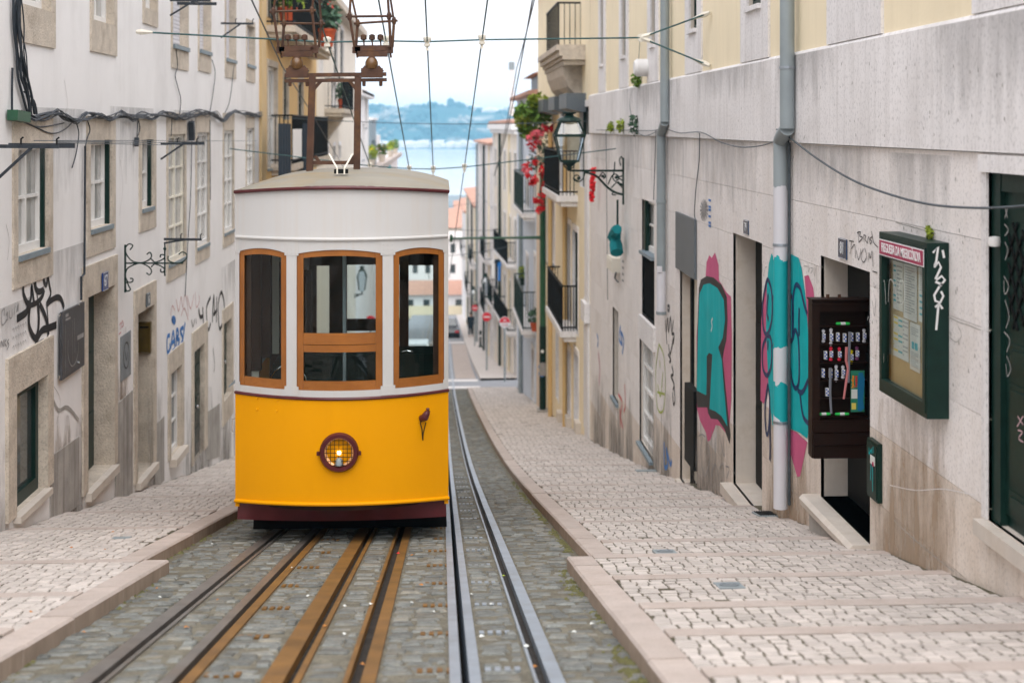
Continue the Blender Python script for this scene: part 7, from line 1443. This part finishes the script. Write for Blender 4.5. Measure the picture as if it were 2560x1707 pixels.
# cars
def car(label, c, ang, m):
    t = thing('parked_car', label, 'car', c); t.rotation_euler = (0, 0, ang); LOC[t.name] = Vector((0, 0, 0))
    b = B(); half = [(-2.0, .28), (-2.05, .62), (-1.85, .86), (-1.1, .95), (1.0, .98), (1.85, .90), (2.0, .6), (1.95, .28)]; b.prism([(-.82, x, z) for x, z in half], (1.64, 0, 0)); b.obj('body', m, t, smooth=False)
    top = [(-1.0, .951), (-.45, 1.42), (.95, 1.45), (1.65, .951)]; k = B(); n = len(top); k.v = [(-.76 if z < 1 else -.62, y, z) for y, z in top] + [(.76 if z < 1 else .62, y, z) for y, z in top]; k.f = [(0, 1, 2, 3), (7, 6, 5, 4)] + [(i, i + 1, n + i + 1, n + i) for i in range(3)] + [(3, 0, 4, 7)]; k.obj('cabin', m, t)
    def pane(q): b = B(); b.add(q, [(0, 1, 2, 3)]); b.obj('window', 'glass', t, fix=False)
    lerp = lambda a, c_, s_: tuple(a[i] + (c_[i] - a[i]) * s_ for i in range(3))
    for (i, j, dy) in ((0, 1, -.012), (3, 2, .012)):
        a, bb, c_, d_ = k.v[i], k.v[j], k.v[n + j], k.v[n + i]; mid = [sum(v[x] for v in (a, bb, c_, d_)) / 4 for x in range(3)]
        pane([tuple(mid[x] + (v[x] - mid[x]) * .86 + (dy if x == 1 else .008 if x == 2 else 0) for x in range(3)) for v in (a, bb, c_, d_)])
    for s_ in (0, n):
        q = k.v[s_:s_ + 4]; mid = [sum(v[x] for v in q) / 4 for x in range(3)]; pane([tuple(mid[x] + (v[x] - mid[x]) * .84 + ((.012 if s_ else -.012) if x == 0 else 0) for x in range(3)) for v in q])
    for x in (-.74, .74):
        for y in (-1.25, 1.3):
            b = B(); b.lathe((x, y, .3), [(.12, -.1), (.3, -.09), (.3, .09), (.12, .1)], 16, 'x'); wh_ = b.obj('wheel', 'rubber', t, smooth=True); b = B(); b.lathe((x, y, .3), [(.03, -.108), (.19, -.104), (.19, .104), (.03, .108)], 12, 'x'); b.obj('rim', 'grey', wh_)
    for x in (-.6, .6): b = B(); b.box((x - .14, -2.07, .62), (x + .14, -2.03, .76)); b.obj('tail_light', 'signred', t); b = B(); b.box((x - .15, 1.97, .6), (x + .15, 2.0, .74)); b.obj('headlight', 'whitep', t)
    return t
g1 = ground(1118, 842, .0); car('dark car standing at the far end of the street beside the tram', (g1.x, g1.y, g1.z - .02), .05, 'carblack')
car('white car parked on the left, seen through the right tram window', (-1.35, 74, zs(74)), 0, 'carwhite')
# ---------------------------------------------------------------- far bank, distant houses, haze
b = B(); nx, ny = 150, 46; rn = random.Random(12)
from mathutils import noise as MN
def hh(x, y):
    t = min(1, max(0, (y - 2105) / 170)); s = t * t * (3 - 2 * t); top = 31 + 6 * MN.noise(Vector((x * .006, .3, 0))) + (0 if x < 20 else -min(10, (x - 20) * .25))
    base = WATER_Z - 1.5; r_ = MN.noise(Vector((x * .022, y * .02, 1.))) * 6 * s + MN.noise(Vector((x * .07, y * .06, 2.))) * 3.2 * s
    return base + (3.0 if y > 2098 else 0) + (top - base - 3) * s + r_
xs = [-700 + 1400 * i / (nx - 1) for i in range(nx)]; xs = [x * (.35 + .65 * abs(x) / 700) for x in xs]; ys_ = [2090 + 500 * (j / (ny - 1)) ** 1.4 for j in range(ny)]
for y in ys_:
    for x in xs: b.v.append((x, y, hh(x, y)))
for j in range(ny - 1):
    for i in range(nx - 1): b.f.append((j * nx + i, j * nx + i + 1, (j + 1) * nx + i + 1, (j + 1) * nx + i))
hm = M['hill']; hill = b.obj('hills', 'hill', kind='structure', loc=(0, 0, 0), fix=False)
hn, hl_ = hm.node_tree.nodes, hm.node_tree.links   # bare cliffs between the woods
pb_ = hn['Principled BSDF']; src = pb_.inputs['Base Color'].links[0].from_socket; tcn = hn.new('ShaderNodeTexCoord'); mp_ = hn.new('ShaderNodeMapping'); mp_.inputs['Scale'].default_value = (.014, .02, .055); nz = hn.new('ShaderNodeTexNoise'); nz.inputs['Scale'].default_value = 1.; nz.inputs['Detail'].default_value = 5
rp_ = hn.new('ShaderNodeValToRGB'); rp_.color_ramp.elements[0].position = .54; rp_.color_ramp.elements[1].position = .66; rp_.color_ramp.elements[0].color = (0, 0, 0, 1); rp_.color_ramp.elements[1].color = (1, 1, 1, 1); mx_ = hn.new('ShaderNodeMixRGB'); mx_.inputs[2].default_value = (.36, .32, .27, 1)
hl_.new(tcn.outputs['Object'], mp_.inputs[0]); hl_.new(mp_.outputs[0], nz.inputs[0]); hl_.new(nz.outputs[0], rp_.inputs[0]); hl_.new(rp_.outputs[0], mx_.inputs[0]); hl_.new(src, mx_.inputs[1]); hl_.new(mx_.outputs[0], pb_.inputs['Base Color'])
b = B()
for i in range(260):
    x = rn.uniform(-160, 190); shore = rn.random() < .6; y = rn.uniform(2104, 2122) if shore else rn.uniform(2290, 2360)
    if not shore and x < 25 and rn.random() < .8: continue
    z = hh(x, y); w_, h_ = rn.uniform(4, 12), rn.uniform(4, 9) * (1. if shore else .8)
    b.box((x - w_ / 2, y - 4, z - 3), (x + w_ / 2, y + 4, z + h_)); b.prism([(x - w_ / 2, y - 4.3, z + h_ + .02), (x - w_ / 2, y, z + h_ + 2), (x - w_ / 2, y + 4.3, z + h_ + .02)], (w_, 0, 0))
b.obj('far_bank_houses', 'farwall', kind='stuff', loc=(0, 0, 0), fix=False)
b = B()
for i in range(900):
    x, y = rn.uniform(-170, 200), rn.uniform(2150, 2330); z = hh(x, y); r_ = rn.uniform(2, 5)
    if MN.noise(Vector((x * .02, y * .01, 5.))) < -.1: continue
    b.lathe((x, y, z), [(r_ * .5, -1), (r_, r_ * .5), (r_ * .8, r_ * 1.2), (r_ * .1, r_ * 1.7)], 6)
for px, r_ in ((1060, 5), (1075, 6), (1088, 5), (1126, 6.5), (1045, 4)):
    p_ = at(px, 300, 2290); z = hh(p_.x, 2290); b.lathe((p_.x, 2290, z), [(r_ * .5, -1), (r_, r_ * .6), (r_ * .9, r_ * 1.6), (r_ * .1, r_ * 2.1)], 7)
b.obj('far_bank_trees', 'hill', kind='stuff', loc=(0, 0, 0), fix=False)
HAZE = .00027
b = B(); b.box((-1520, -45, -39), (1520, 4220, 48)); hz_o = b.obj('haze', 'water', kind='stuff', loc=(0, 0, 0))
hmz = bpy.data.materials.new('haze_air'); hmz.use_nodes = True; nn, ll = hmz.node_tree.nodes, hmz.node_tree.links; nn.clear(); out_ = nn.new('ShaderNodeOutputMaterial'); pv = nn.new('ShaderNodeVolumePrincipled')
pv.inputs['Color'].default_value = (.36, .74, 1., 1); pv.inputs['Density'].default_value = HAZE; pv.inputs['Anisotropy'].default_value = 0.; ll.new(pv.outputs[0], out_.inputs['Volume'])
hz_o.data.materials.clear(); hz_o.data.materials.append(hmz)
